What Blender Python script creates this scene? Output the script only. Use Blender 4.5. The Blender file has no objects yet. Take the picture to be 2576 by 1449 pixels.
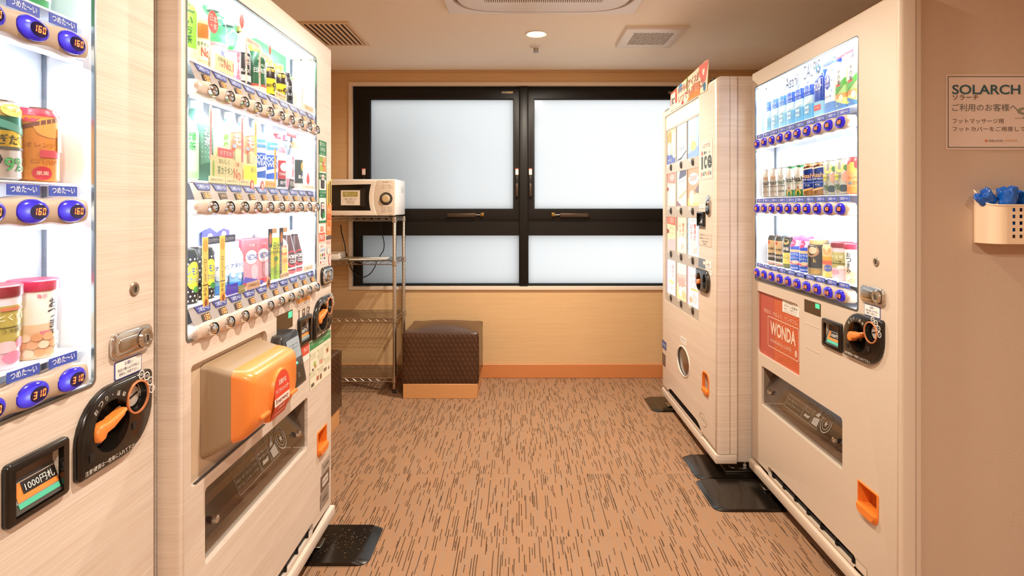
import bpy, bmesh, math, random
from mathutils import Vector, Matrix
from mathutils.geometry import tessellate_polygon
from math import pi, sin, cos, radians
random.seed(7)
SC = bpy.context.scene
COL = SC.collection

# ------------------------------------------------------------------ camera, world, lights, exposure
CAM_H = 1.23
cam = bpy.data.cameras.new('camera')
cam.sensor_width = 36.0
cam.lens = 36.0 * 1440.0 / 2576.0
cam.shift_x = (1288.0 - 1305.0) / 2576.0
cam.shift_y = (520.0 - 724.5) / 2576.0
cam.clip_start = 0.02
camo = bpy.data.objects.new('camera', cam)
camo.location = (0, 0, CAM_H)
camo.rotation_euler = (pi / 2, 0, 0)
COL.objects.link(camo)
SC.camera = camo

world = bpy.data.worlds.new('overcast_sky')
SC.world = world
world.use_nodes = True
_bg = world.node_tree.nodes['Background']
_bg.inputs[0].default_value = (0.97, 0.99, 1.0, 1)
_bg.inputs[1].default_value = 1.26

SC.view_settings.view_transform = 'Standard'
SC.view_settings.look = 'None'
SC.view_settings.gamma = 1.0
SC.view_settings.use_curve_mapping = False
SC.view_settings.exposure = 0.17
SC.cycles.max_bounces = 10
SC.cycles.diffuse_bounces = 5
SC.cycles.glossy_bounces = 4
SC.cycles.transparent_max_bounces = 12
SC.cycles.caustics_reflective = False
SC.cycles.caustics_refractive = False
SC.cycles.sample_clamp_indirect = 6.0

LAMP_WARM = (1.0, 0.90, 0.76)
DOWNLIGHTS = [(0.10, 3.24, 36), (0.10, 1.45, 26), (0.10, -0.35, 27), (1.55, -0.75, 27), (-1.0, -1.2, 9)]  # first is seen; the rest are unseen, added to light the room
LED_POWER = 1.3      # one strip inside a drinks display
LED_COLOR = (0.86, 0.93, 1.0)

def area_light(name, loc, rot, sx, sy, power, color, disk=False, spread=180):
    l = bpy.data.lights.new(name, 'AREA')
    l.shape = 'DISK' if disk else 'RECTANGLE'
    l.size = sx
    if not disk: l.size_y = sy
    l.energy = power
    l.color = color
    l.spread = radians(spread)
    o = bpy.data.objects.new(name, l)
    o.location = loc
    o.rotation_euler = rot
    COL.objects.link(o)
    return o

CEIL = 2.21
for (x, y, p) in DOWNLIGHTS:
    area_light('downlight_lamp', (x, y, CEIL - 0.012), (0, 0, 0), 0.085, 0, p, LAMP_WARM, True, 165)

# ------------------------------------------------------------------ materials
def lin(h):
    h = h.lstrip('#')
    out = []
    for i in (0, 2, 4):
        c = int(h[i:i + 2], 16) / 255.0
        out.append(c / 12.92 if c <= 0.04045 else ((c + 0.055) / 1.055) ** 2.4)
    return (out[0], out[1], out[2], 1.0)

MATS = {}
def N(nt, t, **kw):
    n = nt.nodes.new(t)
    for k, v in kw.items():
        setattr(n, k, v)
    return n

def base_mat(name):
    m = bpy.data.materials.new(name)
    m.use_nodes = True
    nt = m.node_tree
    return m, nt, nt.nodes['Principled BSDF']

def M(name, color='808080', rough=0.5, metal=0.0, emit=0.0, coat=0.0, bump=0.0, bscale=200.0, var=0.0, emit_color=None, alpha=1.0, spec=0.5):
    if name in MATS: return MATS[name]
    m, nt, b = base_mat(name)
    c = lin(color)
    b.inputs['Base Color'].default_value = c
    b.inputs['Roughness'].default_value = rough
    b.inputs['Metallic'].default_value = metal
    b.inputs['Specular IOR Level'].default_value = spec
    if coat:
        b.inputs['Coat Weight'].default_value = coat
        b.inputs['Coat Roughness'].default_value = 0.08
    if emit:
        b.inputs['Emission Color'].default_value = lin(emit_color or color)
        b.inputs['Emission Strength'].default_value = emit
    if alpha < 1: b.inputs['Alpha'].default_value = alpha
    tc = N(nt, 'ShaderNodeTexCoord')
    if bump or var:
        no = N(nt, 'ShaderNodeTexNoise')
        no.inputs['Scale'].default_value = bscale
        no.inputs['Detail'].default_value = 3
        nt.links.new(tc.outputs['Object'], no.inputs['Vector'])
        if bump:
            bp = N(nt, 'ShaderNodeBump')
            bp.inputs['Strength'].default_value = bump
            bp.inputs['Distance'].default_value = 0.002
            nt.links.new(no.outputs['Fac'], bp.inputs['Height'])
            nt.links.new(bp.outputs['Normal'], b.inputs['Normal'])
        if var:
            mx = N(nt, 'ShaderNodeMix', data_type='RGBA')
            mx.inputs[6].default_value = tuple(x * (1 - var) for x in c[:3]) + (1,)
            mx.inputs[7].default_value = tuple(min(1, x * (1 + var)) for x in c[:3]) + (1,)
            nt.links.new(no.outputs['Fac'], mx.inputs[0])
            nt.links.new(mx.outputs[2], b.inputs['Base Color'])
    MATS[name] = m
    return m

def P(color, rough=0.45):                        # printed / plain plastic colour
    return M('print_%s_%d' % (color, int(rough * 100)), color, rough)

def E(color, s=1.0, base=None):    # something that gives off light
    return M('glow_%s_%d' % (color, int(s * 100)), base or color, 0.4, emit=s, emit_color=color)

def wood_laminate(name, c1, c2, rough=0.42):
    m, nt, b = base_mat(name)
    tc = N(nt, 'ShaderNodeTexCoord')
    mp = N(nt, 'ShaderNodeMapping')
    mp.inputs['Scale'].default_value = (2.2, 2.2, 260)
    nt.links.new(tc.outputs['Object'], mp.inputs[0])
    no = N(nt, 'ShaderNodeTexNoise')
    no.inputs['Scale'].default_value = 1.6
    no.inputs['Detail'].default_value = 5
    no.inputs['Roughness'].default_value = 0.62
    nt.links.new(mp.outputs[0], no.inputs['Vector'])
    mp2 = N(nt, 'ShaderNodeMapping')
    mp2.inputs['Scale'].default_value = (0.8, 0.8, 22)
    nt.links.new(tc.outputs['Object'], mp2.inputs[0])
    n2 = N(nt, 'ShaderNodeTexNoise')
    n2.inputs['Scale'].default_value = 1.5
    nt.links.new(mp2.outputs[0], n2.inputs['Vector'])
    ad = N(nt, 'ShaderNodeMath', operation='MULTIPLY_ADD')
    nt.links.new(n2.outputs['Fac'], ad.inputs[0]); ad.inputs[1].default_value = 0.45
    nt.links.new(no.outputs['Fac'], ad.inputs[2])
    rp = N(nt, 'ShaderNodeValToRGB')
    rp.color_ramp.elements[0].position = 0.50; rp.color_ramp.elements[0].color = lin(c1)
    rp.color_ramp.elements[1].position = 0.92; rp.color_ramp.elements[1].color = lin(c2)
    nt.links.new(ad.outputs[0], rp.inputs[0])
    nt.links.new(rp.outputs[0], b.inputs['Base Color'])
    b.inputs['Roughness'].default_value = rough
    MATS[name] = m
    return m

WOOD_L = wood_laminate('pale_wood_laminate', 'cdbaa8', 'e9dccf')
WOOD_I = wood_laminate('ice_wood_laminate', 'd3bfab', 'ead9c8', 0.36)
BEIGE = M('beige_paint', 'd2c0ac', 0.45, bump=0.15, bscale=400, var=0.03)
GAP = M('dark_gap', '17120e', 0.8)
INNER = M('display_white', 'eef3fa', 0.35)
INNERG = M('display_back', 'b4bcc8', 0.25)
CHROME = M('chrome', 'd8d6d2', 0.13, 1.0)
STEEL = M('zinc_steel', 'b9b4aa', 0.3, 1.0, var=0.15, bscale=60)
BLACKP = M('black_gloss_plastic', '14100d', 0.22, coat=0.3)
BLACKM = M('black_matt_plastic', '1b1714', 0.5)
ORANGE = M('orange_plastic', 'f08a3c', 0.33, coat=0.3)
ORANGED = M('orange_cup_plastic', 'e8802e', 0.35)

def glass_sheet(name, tint=(1, 1, 1, 1), fmin=0.04, rough=0.0, dens=1.0):
    """thin clear sheet: transparent with a fresnel mirror on top"""
    m = bpy.data.materials.new(name); m.use_nodes = True
    nt = m.node_tree; nt.nodes.clear()
    out = N(nt, 'ShaderNodeOutputMaterial')
    tr = N(nt, 'ShaderNodeBsdfTransparent'); tr.inputs[0].default_value = tint
    gl = N(nt, 'ShaderNodeBsdfGlossy'); gl.inputs['Roughness'].default_value = rough
    # schlick mirror on both faces
    ge = N(nt, 'ShaderNodeNewGeometry')
    dt = N(nt, 'ShaderNodeVectorMath', operation='DOT_PRODUCT')
    nt.links.new(ge.outputs['Incoming'], dt.inputs[0]); nt.links.new(ge.outputs['Normal'], dt.inputs[1])
    ab = N(nt, 'ShaderNodeMath', operation='ABSOLUTE'); nt.links.new(dt.outputs['Value'], ab.inputs[0])
    om = N(nt, 'ShaderNodeMath', operation='SUBTRACT'); om.inputs[0].default_value = 1.0; nt.links.new(ab.outputs[0], om.inputs[1])
    pw = N(nt, 'ShaderNodeMath', operation='POWER'); nt.links.new(om.outputs[0], pw.inputs[0]); pw.inputs[1].default_value = 5.0
    fr = N(nt, 'ShaderNodeMath', operation='MULTIPLY_ADD'); nt.links.new(pw.outputs[0], fr.inputs[0]); fr.inputs[1].default_value = 0.9; fr.inputs[2].default_value = fmin
    mx = N(nt, 'ShaderNodeMixShader')
    nt.links.new(fr.outputs[0], mx.inputs[0]); nt.links.new(tr.outputs[0], mx.inputs[1]); nt.links.new(gl.outputs[0], mx.inputs[2])
    nt.links.new(mx.outputs[0], out.inputs[0])
    MATS[name] = m
    return m
GLASS = glass_sheet('display_glass')
SMOKE = glass_sheet('smoked_flap', (0.70, 0.68, 0.66, 1), fmin=0.20, rough=0.12)
CLEARPLASTIC = glass_sheet('clear_plastic_sheet', (0.86, 0.87, 0.88, 1), rough=0.08)
PETCLEAR = glass_sheet('clear_bottle', (0.88, 0.93, 0.98, 1), rough=0.05)

def mat_frosted():
    m = bpy.data.materials.new('wired_frosted_glass'); m.use_nodes = True
    nt = m.node_tree; nt.nodes.clear()
    out = N(nt, 'ShaderNodeOutputMaterial')
    tc = N(nt, 'ShaderNodeTexCoord')
    sp = N(nt, 'ShaderNodeSeparateXYZ'); nt.links.new(tc.outputs['Object'], sp.inputs[0])
    def lines(sgn):
        a = N(nt, 'ShaderNodeMath', operation='MULTIPLY_ADD')
        nt.links.new(sp.outputs[0], a.inputs[0]); a.inputs[1].default_value = sgn
        nt.links.new(sp.outputs[2], a.inputs[2])
        s = N(nt, 'ShaderNodeMath', operation='MULTIPLY'); nt.links.new(a.outputs[0], s.inputs[0]); s.inputs[1].default_value = 1 / 0.0245
        f = N(nt, 'ShaderNodeMath', operation='PINGPONG'); nt.links.new(s.outputs[0], f.inputs[0]); f.inputs[1].default_value = 0.5
        l = N(nt, 'ShaderNodeMath', operation='LESS_THAN'); nt.links.new(f.outputs[0], l.inputs[0]); l.inputs[1].default_value = 0.085
        return l
    l1, l2 = lines(1.0), lines(-1.0)
    mxm = N(nt, 'ShaderNodeMath', operation='MAXIMUM'); nt.links.new(l1.outputs[0], mxm.inputs[0]); nt.links.new(l2.outputs[0], mxm.inputs[1])
    no = N(nt, 'ShaderNodeTexNoise'); no.inputs['Scale'].default_value = 160; nt.links.new(tc.outputs['Object'], no.inputs['Vector'])
    c = N(nt, 'ShaderNodeMix', data_type='RGBA')
    c.inputs[6].default_value = (0.785, 0.80, 0.80, 1); c.inputs[7].default_value = (0.865, 0.885, 0.885, 1)
    nt.links.new(mxm.outputs[0], c.inputs[0])
    tl = N(nt, 'ShaderNodeBsdfTranslucent'); nt.links.new(c.outputs[2], tl.inputs[0])
    gl = N(nt, 'ShaderNodeBsdfGlossy'); gl.inputs['Roughness'].default_value = 0.12
    bp = N(nt, 'ShaderNodeBump'); bp.inputs['Strength'].default_value = 0.25; bp.inputs['Distance'].default_value = 0.001
    nt.links.new(no.outputs['Fac'], bp.inputs['Height']); nt.links.new(bp.outputs[0], gl.inputs['Normal'])
    mx = N(nt, 'ShaderNodeMixShader'); mx.inputs[0].default_value = 0.06
    nt.links.new(tl.outputs[0], mx.inputs[1]); nt.links.new(gl.outputs[0], mx.inputs[2])
    nt.links.new(mx.outputs[0], out.inputs[0])
    return m
FROSTED = mat_frosted()

def mat_carpet():
    m, nt, b = base_mat('striped_carpet')
    L = nt.links.new
    geo = N(nt, 'ShaderNodeNewGeometry'); oi = N(nt, 'ShaderNodeObjectInfo')
    sp = N(nt, 'ShaderNodeSeparateXYZ'); L(geo.outputs['Position'], sp.inputs[0])
    def math(op, a, bb=None, c=None):
        n = N(nt, 'ShaderNodeMath', operation=op)
        for i, v in enumerate((a, bb, c)):
            if v is None: continue
            if isinstance(v, (int, float)): n.inputs[i].default_value = v
            else: L(v, n.inputs[i])
        return n.outputs[0]
    mpw = N(nt, 'ShaderNodeMapping'); mpw.inputs['Scale'].default_value = (30, 9, 1); L(geo.outputs['Position'], mpw.inputs[0])
    nw = N(nt, 'ShaderNodeTexNoise'); nw.inputs['Scale'].default_value = 1; nw.inputs['Detail'].default_value = 3
    L(mpw.outputs[0], nw.inputs['Vector'])
    wob = math('MULTIPLY_ADD', nw.outputs['Fac'], 0.0035, -0.00175)
    x = math('ADD', sp.outputs[0], wob)
    y = sp.outputs[1]
    def streak(wcol, lseg, seed, thr, duty):
        xs = math('DIVIDE', x, wcol)
        col = math('FLOOR', xs)
        fx = math('FRACT', xs)
        w1 = N(nt, 'ShaderNodeTexWhiteNoise', noise_dimensions='2D')
        cb = N(nt, 'ShaderNodeCombineXYZ'); L(math('ADD', col, seed), cb.inputs[0]); L(math('MULTIPLY', oi.outputs['Random'], 91.7), cb.inputs[1])
        L(cb.outputs[0], w1.inputs['Vector'])
        # rows of different length per column, many of them starting on a shared line
        stp = math('SNAP', w1.outputs['Value'], 0.25)
        ys = math('ADD', math('DIVIDE', y, lseg), math('MULTIPLY', stp, 7.0))
        seg = math('FLOOR', ys)
        w2 = N(nt, 'ShaderNodeTexWhiteNoise', noise_dimensions='3D')
        cb2 = N(nt, 'ShaderNodeCombineXYZ'); L(col, cb2.inputs[0]); L(seg, cb2.inputs[1]); L(math('ADD', oi.outputs['Random'], seed), cb2.inputs[2])
        L(cb2.outputs[0], w2.inputs['Vector'])
        on = math('GREATER_THAN', w2.outputs['Value'], thr)
        return math('MULTIPLY', on, math('LESS_THAN', fx, duty))
    dark = math('MAXIMUM', streak(0.0092, 0.092, 3.0, 0.76, 0.34), streak(0.0117, 0.043, 11.0, 0.84, 0.24))
    grey = streak(0.0062, 0.12, 23.0, 0.58, 0.62)
    nf = N(nt, 'ShaderNodeTexNoise'); nf.inputs['Scale'].default_value = 700; nf.inputs['Detail'].default_value = 2
    L(geo.outputs['Position'], nf.inputs['Vector'])
    brk = math('GREATER_THAN', nf.outputs['Fac'], 0.46)
    dark = math('MULTIPLY', dark, math('MULTIPLY_ADD', brk, 0.45, 0.55))
    nb = N(nt, 'ShaderNodeTexNoise'); nb.inputs['Scale'].default_value = 3.0; L(geo.outputs['Position'], nb.inputs['Vector'])
    c0 = N(nt, 'ShaderNodeMix', data_type='RGBA'); c0.inputs[6].default_value = lin('8f6b4f'); c0.inputs[7].default_value = lin('ab8363')
    L(math('MULTIPLY_ADD', nf.outputs['Fac'], 1.0, math('MULTIPLY_ADD', nb.outputs['Fac'], 0.4, -0.2)), c0.inputs[0])
    c1 = N(nt, 'ShaderNodeMix', data_type='RGBA'); L(math('MULTIPLY', grey, 0.42), c1.inputs[0]); L(c0.outputs[2], c1.inputs[6]); c1.inputs[7].default_value = lin('8f7d6c')
    c2 = N(nt, 'ShaderNodeMix', data_type='RGBA'); L(dark, c2.inputs[0]); L(c1.outputs[2], c2.inputs[6]); c2.inputs[7].default_value = lin('3b2a1e')
    L(c2.outputs[2], b.inputs['Base Color'])
    b.inputs['Roughness'].default_value = 0.95
    b.inputs['Specular IOR Level'].default_value = 0.1
    bp = N(nt, 'ShaderNodeBump'); bp.inputs['Strength'].default_value = 0.5; bp.inputs['Distance'].default_value = 0.002
    L(nf.outputs['Fac'], bp.inputs['Height']); L(bp.outputs[0], b.inputs['Normal'])
    return m
CARPET = mat_carpet()

def mat_wallpaper():
    m, nt, b = base_mat('ribbed_wallpaper')
    L = nt.links.new
    tc = N(nt, 'ShaderNodeTexCoord')
    mp = N(nt, 'ShaderNodeMapping'); mp.inputs['Scale'].default_value = (4, 4, 75); L(tc.outputs['Object'], mp.inputs[0])
    no = N(nt, 'ShaderNodeTexNoise'); no.inputs['Scale'].default_value = 1.0; no.inputs['Detail'].default_value = 2; L(mp.outputs[0], no.inputs['Vector'])
    wv = N(nt, 'ShaderNodeTexWave', wave_type='BANDS', bands_direction='Z'); wv.inputs['Scale'].default_value = 34; wv.inputs['Distortion'].default_value = 0.6
    wv.inputs['Detail'].default_value = 1; L(tc.outputs['Object'], wv.inputs['Vector'])
    ad = N(nt, 'ShaderNodeMath', operation='MULTIPLY_ADD'); L(no.outputs['Fac'], ad.inputs[0]); ad.inputs[1].default_value = 0.9; 
    L(wv.outputs['Fac'], ad.inputs[2])
    rp = N(nt, 'ShaderNodeValToRGB'); rp.color_ramp.elements[0].position = 0.35; rp.color_ramp.elements[0].color = lin('cfa374')
    rp.color_ramp.elements[1].position = 0.95; rp.color_ramp.elements[1].color = lin('dcb786')
    L(ad.outputs[0], rp.inputs[0]); L(rp.outputs[0], b.inputs['Base Color'])
    bp = N(nt, 'ShaderNodeBump'); bp.inputs['Strength'].default_value = 0.14; bp.inputs['Distance'].default_value = 0.002
    L(ad.outputs[0], bp.inputs['Height']); L(bp.outputs[0], b.inputs['Normal'])
    b.inputs['Roughness'].default_value = 0.8
    return m
WALLPAPER = mat_wallpaper()

def mat_leather():
    m, nt, b = base_mat('woven_brown_leatherette')
    L = nt.links.new
    tc = N(nt, 'ShaderNodeTexCoord'); sp = N(nt, 'ShaderNodeSeparateXYZ'); L(tc.outputs['Object'], sp.inputs[0])
    def math(op, a, bb=None, c=None):
        n = N(nt, 'ShaderNodeMath', operation=op)
        for i, v in enumerate((a, bb, c)):
            if v is None: continue
            if isinstance(v, (int, float)): n.inputs[i].default_value = v
            else: L(v, n.inputs[i])
        return n.outputs[0]
    a = math('DIVIDE', math('ADD', sp.outputs[0], sp.outputs[1]), 0.030)
    ztot = math('DIVIDE', math('ADD', sp.outputs[2], math('MULTIPLY', sp.outputs[1], 0.6)), 0.030)
    fa = math('FRACT', a); row = math('FLOOR', ztot); fz = math('FRACT', ztot)
    alt = math('PINGPONG', row, 1.0)
    # short diagonal dashes, alternate rows offset by half
    fx = math('FRACT', math('ADD', math('ADD', a, math('MULTIPLY', alt, 0.5)), math('MULTIPLY', fz, 0.8)))
    d = math('MULTIPLY', math('LESS_THAN', math('ABSOLUTE', math('SUBTRACT', fx, 0.5)), 0.06), math('LESS_THAN', math('ABSOLUTE', math('SUBTRACT', fz, 0.5)), 0.27))
    no = N(nt, 'ShaderNodeTexNoise'); no.inputs['Scale'].default_value = 9; L(tc.outputs['Object'], no.inputs['Vector'])
    c0 = N(nt, 'ShaderNodeMix', data_type='RGBA'); L(no.outputs['Fac'], c0.inputs[0]); c0.inputs[6].default_value = lin('3a2415'); c0.inputs[7].default_value = lin('4f3220')
    c1 = N(nt, 'ShaderNodeMix', data_type='RGBA'); L(math('MULTIPLY', d, 0.6), c1.inputs[0]); L(c0.outputs[2], c1.inputs[6]); c1.inputs[7].default_value = lin('8d6a4a')
    L(c1.outputs[2], b.inputs['Base Color'])
    hz = math('MULTIPLY', d, -1.0)
    bp = N(nt, 'ShaderNodeBump'); bp.inputs['Strength'].default_value = 0.45; bp.inputs['Distance'].default_value = 0.003
    L(hz, bp.inputs['Height']); L(bp.outputs[0], b.inputs['Normal'])
    b.inputs['Roughness'].default_value = 0.27
    return m
LEATHER = mat_leather()
CEILMAT = M('ceiling_paper', 'f7eddb', 0.9, bump=0.25, bscale=260, var=0.03)
WALLPINK = M('plain_wallpaper', 'c6ad97', 0.85, bump=0.3, bscale=180, var=0.03)
BASEB = M('orange_vinyl_skirting', 'cb824c', 0.5)
BRONZE = M('dark_bronze_aluminium', '15110d', 0.42, 0.1, spec=.3)
CASING = M('cream_casing', 'ecd9c4', 0.5)
OFFWHITE = M('offwhite_plastic', 'e9dfd2', 0.4)
PLYBASE = M('oak_veneer', 'd39a62', 0.5, var=0.06, bscale=30)

# ------------------------------------------------------------------ mesh helpers
_TXT = {}
def text_geo(s, bold=0.0):
    k = (s, bold)
    if k not in _TXT:
        cu = bpy.data.curves.new('lettering', 'FONT')
        cu.body = s; cu.resolution_u = 5 if s.isascii() and len(s) < 10 else (3 if len(s) < 6 else 2); cu.offset = bold; cu.align_x = 'CENTER'
        o = bpy.data.objects.new('lettering', cu)
        me = bpy.data.meshes.new_from_object(o)
        vs = [(v.co.x, v.co.y) for v in me.vertices]
        fs = [tuple(p.vertices) for p in me.polygons]
        bpy.data.objects.remove(o); bpy.data.curves.remove(cu); bpy.data.meshes.remove(me)
        if vs:
            x0 = min(v[0] for v in vs); x1 = max(v[0] for v in vs); y0 = min(v[1] for v in vs); y1 = max(v[1] for v in vs)
        else: x0, x1, y0, y1 = 0, 1, 0, 1
        _TXT[k] = (vs, fs, (x0, y0, max(x1 - x0, 1e-4), max(y1 - y0, 1e-4)))
    return _TXT[k]

def rr(x0, z0, x1, z1, r, n=5):
    """rounded rectangle, counter-clockwise; r one radius or [bl, br, tr, tl]"""
    R4 = list(r) if isinstance(r, (list, tuple)) else [r] * 4
    pts = []
    for (cx, cz, a0, q) in ((x0, z0, pi, 0), (x1, z0, 1.5 * pi, 1), (x1, z1, 0, 2), (x0, z1, .5 * pi, 3)):
        q_ = R4[q]
        if q_ <= 0:
            pts.append((cx, cz)); continue
        ox = cx + (q_ if cx == x0 else -q_); oz = cz + (q_ if cz == z0 else -q_)
        for i in range(n + 1):
            a = a0 + i / n * pi / 2
            pts.append((ox + q_ * cos(a), oz + q_ * sin(a)))
    return pts

def ell(cx, cz, rx, rz, n=24):
    return [(cx + rx * cos(2 * pi * i / n), cz + rz * sin(2 * pi * i / n)) for i in range(n)]

def offset_poly(p, d):
    """inset a counter-clockwise polygon by d"""
    out = []
    n = len(p)
    for i in range(n):
        a, b, c = Vector(p[i - 1]), Vector(p[i]), Vector(p[(i + 1) % n])
        e1, e2 = b - a, c - b
        if e1.length < 1e-7: e1 = e2
        if e2.length < 1e-7: e2 = e1
        e1 = e1.normalized(); e2 = e2.normalized()
        n1, n2 = Vector((-e1.y, e1.x)), Vector((-e2.y, e2.x))
        k = n1 + n2
        k = k / max(k.length_squared, 1e-6) * 2 if k.length > 1e-6 else n1
        out.append((b.x + k.x * d, b.y + k.y * d))
    return out

class MB:
    def __init__(self):
        self.v, self.f, self.m, self.mats = [], [], [], []
    def mi(self, mat):
        if mat not in self.mats: self.mats.append(mat)
        return self.mats.index(mat)
    def add(self, verts, faces, mat, X=None):
        o = len(self.v)
        if X is not None: verts = [tuple(X @ Vector(q)) for q in verts]
        self.v.extend(tuple(q) for q in verts)
        i = self.mi(mat)
        for f in faces:
            self.f.append(tuple(o + k for k in f)); self.m.append(i)
        return self
    def box(self, x0, y0, z0, x1, y1, z1, mat, bev=0.0, seg=2, X=None):
        bm = bmesh.new()
        bmesh.ops.create_cube(bm, size=1)
        for q in bm.verts:
            q.co = Vector((x0 + (q.co.x + .5) * (x1 - x0), y0 + (q.co.y + .5) * (y1 - y0), z0 + (q.co.z + .5) * (z1 - z0)))
        if bev: bmesh.ops.bevel(bm, geom=bm.edges[:], offset=bev, segments=seg, profile=0.5, affect='EDGES')
        bm.verts.index_update()
        self.add([q.co.copy() for q in bm.verts], [[q.index for q in f.verts] for f in bm.faces], mat, X)
        bm.free()
        return self
    def panel(self, outer, holes, y0, y1, mat, bev=0.0, hole_mat=None, back=True, X=None, seg=3):
        """plate in the x/z plane; front at y0, back at y1"""
        if bev:
            levels = [(bev * (1 - sin(pi / 2 * k / seg)), y0 + bev * (1 - cos(pi / 2 * k / seg))) for k in range(seg + 1)]
        else: levels = [(0, y0)]
        loops = [([(x, yy, z) for (x, z) in (offset_poly(outer, d) if d else outer)]) for d, yy in levels]
        loops.append([(x, y1, z) for (x, z) in outer])
        n = len(outer)
        for a, b in zip(loops, loops[1:]):
            self.add(a + b, [(i, i + n, (i + 1) % n + n, (i + 1) % n) for i in range(n)], mat, X)
        for (lp, yy, fl) in ((loops[0], y0, False), (loops[-1], y1, True)):
            if fl and not back: continue
            polys = [[Vector((p[0], p[2], 0)) for p in lp]] + [[Vector((x, z, 0)) for x, z in h] for h in holes]
            flat = [q for pl in polys for q in pl]
            fs = []
            for t in tessellate_polygon(polys):
                a, b, c = (flat[k] for k in t)
                ar = (b.x - a.x) * (c.y - a.y) - (c.x - a.x) * (b.y - a.y)
                if abs(ar) < 1e-12: continue
                fs.append(tuple(t) if (ar > 0) != fl else tuple(reversed(t)))
            self.add([(q.x, yy, q.y) for q in flat], fs, mat, X)
        for h in holes:
            k = len(h)
            self.add([(x, y0, z) for x, z in h] + [(x, y1, z) for x, z in h], [(i, (i + 1) % k, (i + 1) % k + k, i + k) for i in range(k)], hole_mat or mat, X)
        return self
    def plate(self, poly, y, mat, X=None):
        return self._flat(poly, y, mat, X)
    def _flat(self, poly, y, mat, X=None):
        pl = [Vector((x, z, 0)) for x, z in poly]
        fs = []
        for t in tessellate_polygon([pl]):
            a, b, c = (pl[k] for k in t)
            ar = (b.x - a.x) * (c.y - a.y) - (c.x - a.x) * (b.y - a.y)
            if abs(ar) > 1e-13: fs.append(tuple(t) if ar > 0 else tuple(reversed(t)))
        return self.add([(x, y, z) for x, z in poly], fs, mat, X)
    def rect(self, x0, z0, x1, z1, y, mat, X=None):
        return self.add([(x0, y, z0), (x1, y, z0), (x1, y, z1), (x0, y, z1)], [(0, 1, 2, 3)], mat, X)
    def text(self, s, cx, cz, h, mat, y, w=None, bold=0.0, align='C', X=None, mapf=None, rot=0.0):
        vs, fs, (x0, y0, bw, bh) = text_geo(s, bold)
        sz = h / bh
        sx = sz
        if w is not None: sx = min(sz * 1.6, w / bw)
        ox = {'C': -bw / 2, 'L': 0, 'R': -bw}[align]
        pts = []
        for (a, b) in vs:
            px = (a - x0 + ox) * sx; pz = (b - y0 - bh / 2) * sz
            if rot: px, pz = px * cos(rot) - pz * sin(rot), px * sin(rot) + pz * cos(rot)
            px += cx; pz += cz
            pts.append(mapf(px, pz) if mapf else (px, y, pz))
        return self.add(pts, fs, mat, X)
    def loft(self, secs, mat, X=None, caps=True):
        """secs: list of equal-length rings of 3D points"""
        n = len(secs[0])
        vs = [p for s in secs for p in s]
        fs = []
        for k in range(len(secs) - 1):
            for i in range(n):
                j = (i + 1) % n
                fs.append((k * n + i, k * n + j, (k + 1) * n + j, (k + 1) * n + i))
        if caps:
            fs.append(tuple(reversed(range(n)))); fs.append(tuple(range((len(secs) - 1) * n, len(secs) * n)))
        return self.add(vs, fs, mat, X)
    def lathe(self, prof, mat, c=(0, 0, 0), seg=20, X=None, caps=True):
        return self.loft([[(c[0] + r * cos(2 * pi * i / seg), c[1] + r * sin(2 * pi * i / seg), c[2] + z) for i in range(seg)] for r, z in prof], mat, X, caps)
    def disc(self, cx, cz, prof, mat, seg=24, sx=1.0, sz=1.0, X=None, caps=True):
        """turned shape whose axis is y: prof = [(radius, y)...] front first"""
        return self.loft([[(cx + r * sx * cos(2 * pi * i / seg), y, cz + r * sz * sin(2 * pi * i / seg)) for i in range(seg)] for r, y in prof], mat, X, caps)
    def tube(self, path, r, mat, seg=8, X=None, closed=False):
        path = [Vector(p) for p in path]
        rings = []
        n = len(path)
        up = Vector((0.13, 0.21, 0.97)).normalized()
        for i, p in enumerate(path):
            a = path[i - 1] if (i or closed) else p
            b = path[(i + 1) % n] if (i < n - 1 or closed) else p
            t = (b - a).normalized()
            s = t.cross(up)
            if s.length < 1e-3: s = t.cross(Vector((1, 0, 0)))
            s.normalize(); q = s.cross(t)
            rings.append([tuple(p + r * (cos(2 * pi * k / seg) * s + sin(2 * pi * k / seg) * q)) for k in range(seg)])
        if closed: rings.append(rings[0])
        return self.loft(rings, mat, X, not closed)
    def build(self, name, parent=None, loc=None, smooth=40, mat=None):
        me = bpy.data.meshes.new(name)
        me.from_pydata(self.v, [], self.f)
        for mt in self.mats: me.materials.append(mt)
        me.polygons.foreach_set('material_index', self.m)
        me.update()
        bm = bmesh.new(); bm.from_mesh(me)
        bmesh.ops.remove_doubles(bm, verts=bm.verts, dist=1e-6)
        bmesh.ops.recalc_face_normals(bm, faces=bm.faces)
        bm.to_mesh(me); bm.free()
        if smooth:
            me.polygons.foreach_set('use_smooth', [True] * len(me.polygons))
            me.set_sharp_from_angle(angle=radians(smooth))
        return link(name, me, parent, loc)

def link(name, me, parent=None, loc=None):
    o = bpy.data.objects.new(name, me)
    COL.objects.link(o)
    if parent is not None: o.parent = parent
    if loc is not None: o.location = loc
    return o

def thing(name, label, cat, loc=(0, 0, 0), rz=0.0, group=None):
    o = bpy.data.objects.new(name, None)
    o.empty_display_size = 0.05
    COL.objects.link(o)
    o.location = loc; o.rotation_euler = (0, 0, rz)
    o['label'] = label; o['category'] = cat
    if group: o['group'] = group
    return o
def tag(o, label, cat, group=None):
    o['label'] = label; o['category'] = cat
    if group: o['group'] = group
    return o
def struct(name, mb, parent=None, loc=None, smooth=30):
    o = mb.build(name, parent, loc, smooth)
    if parent is None: o['kind'] = 'structure'
    return o

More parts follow.
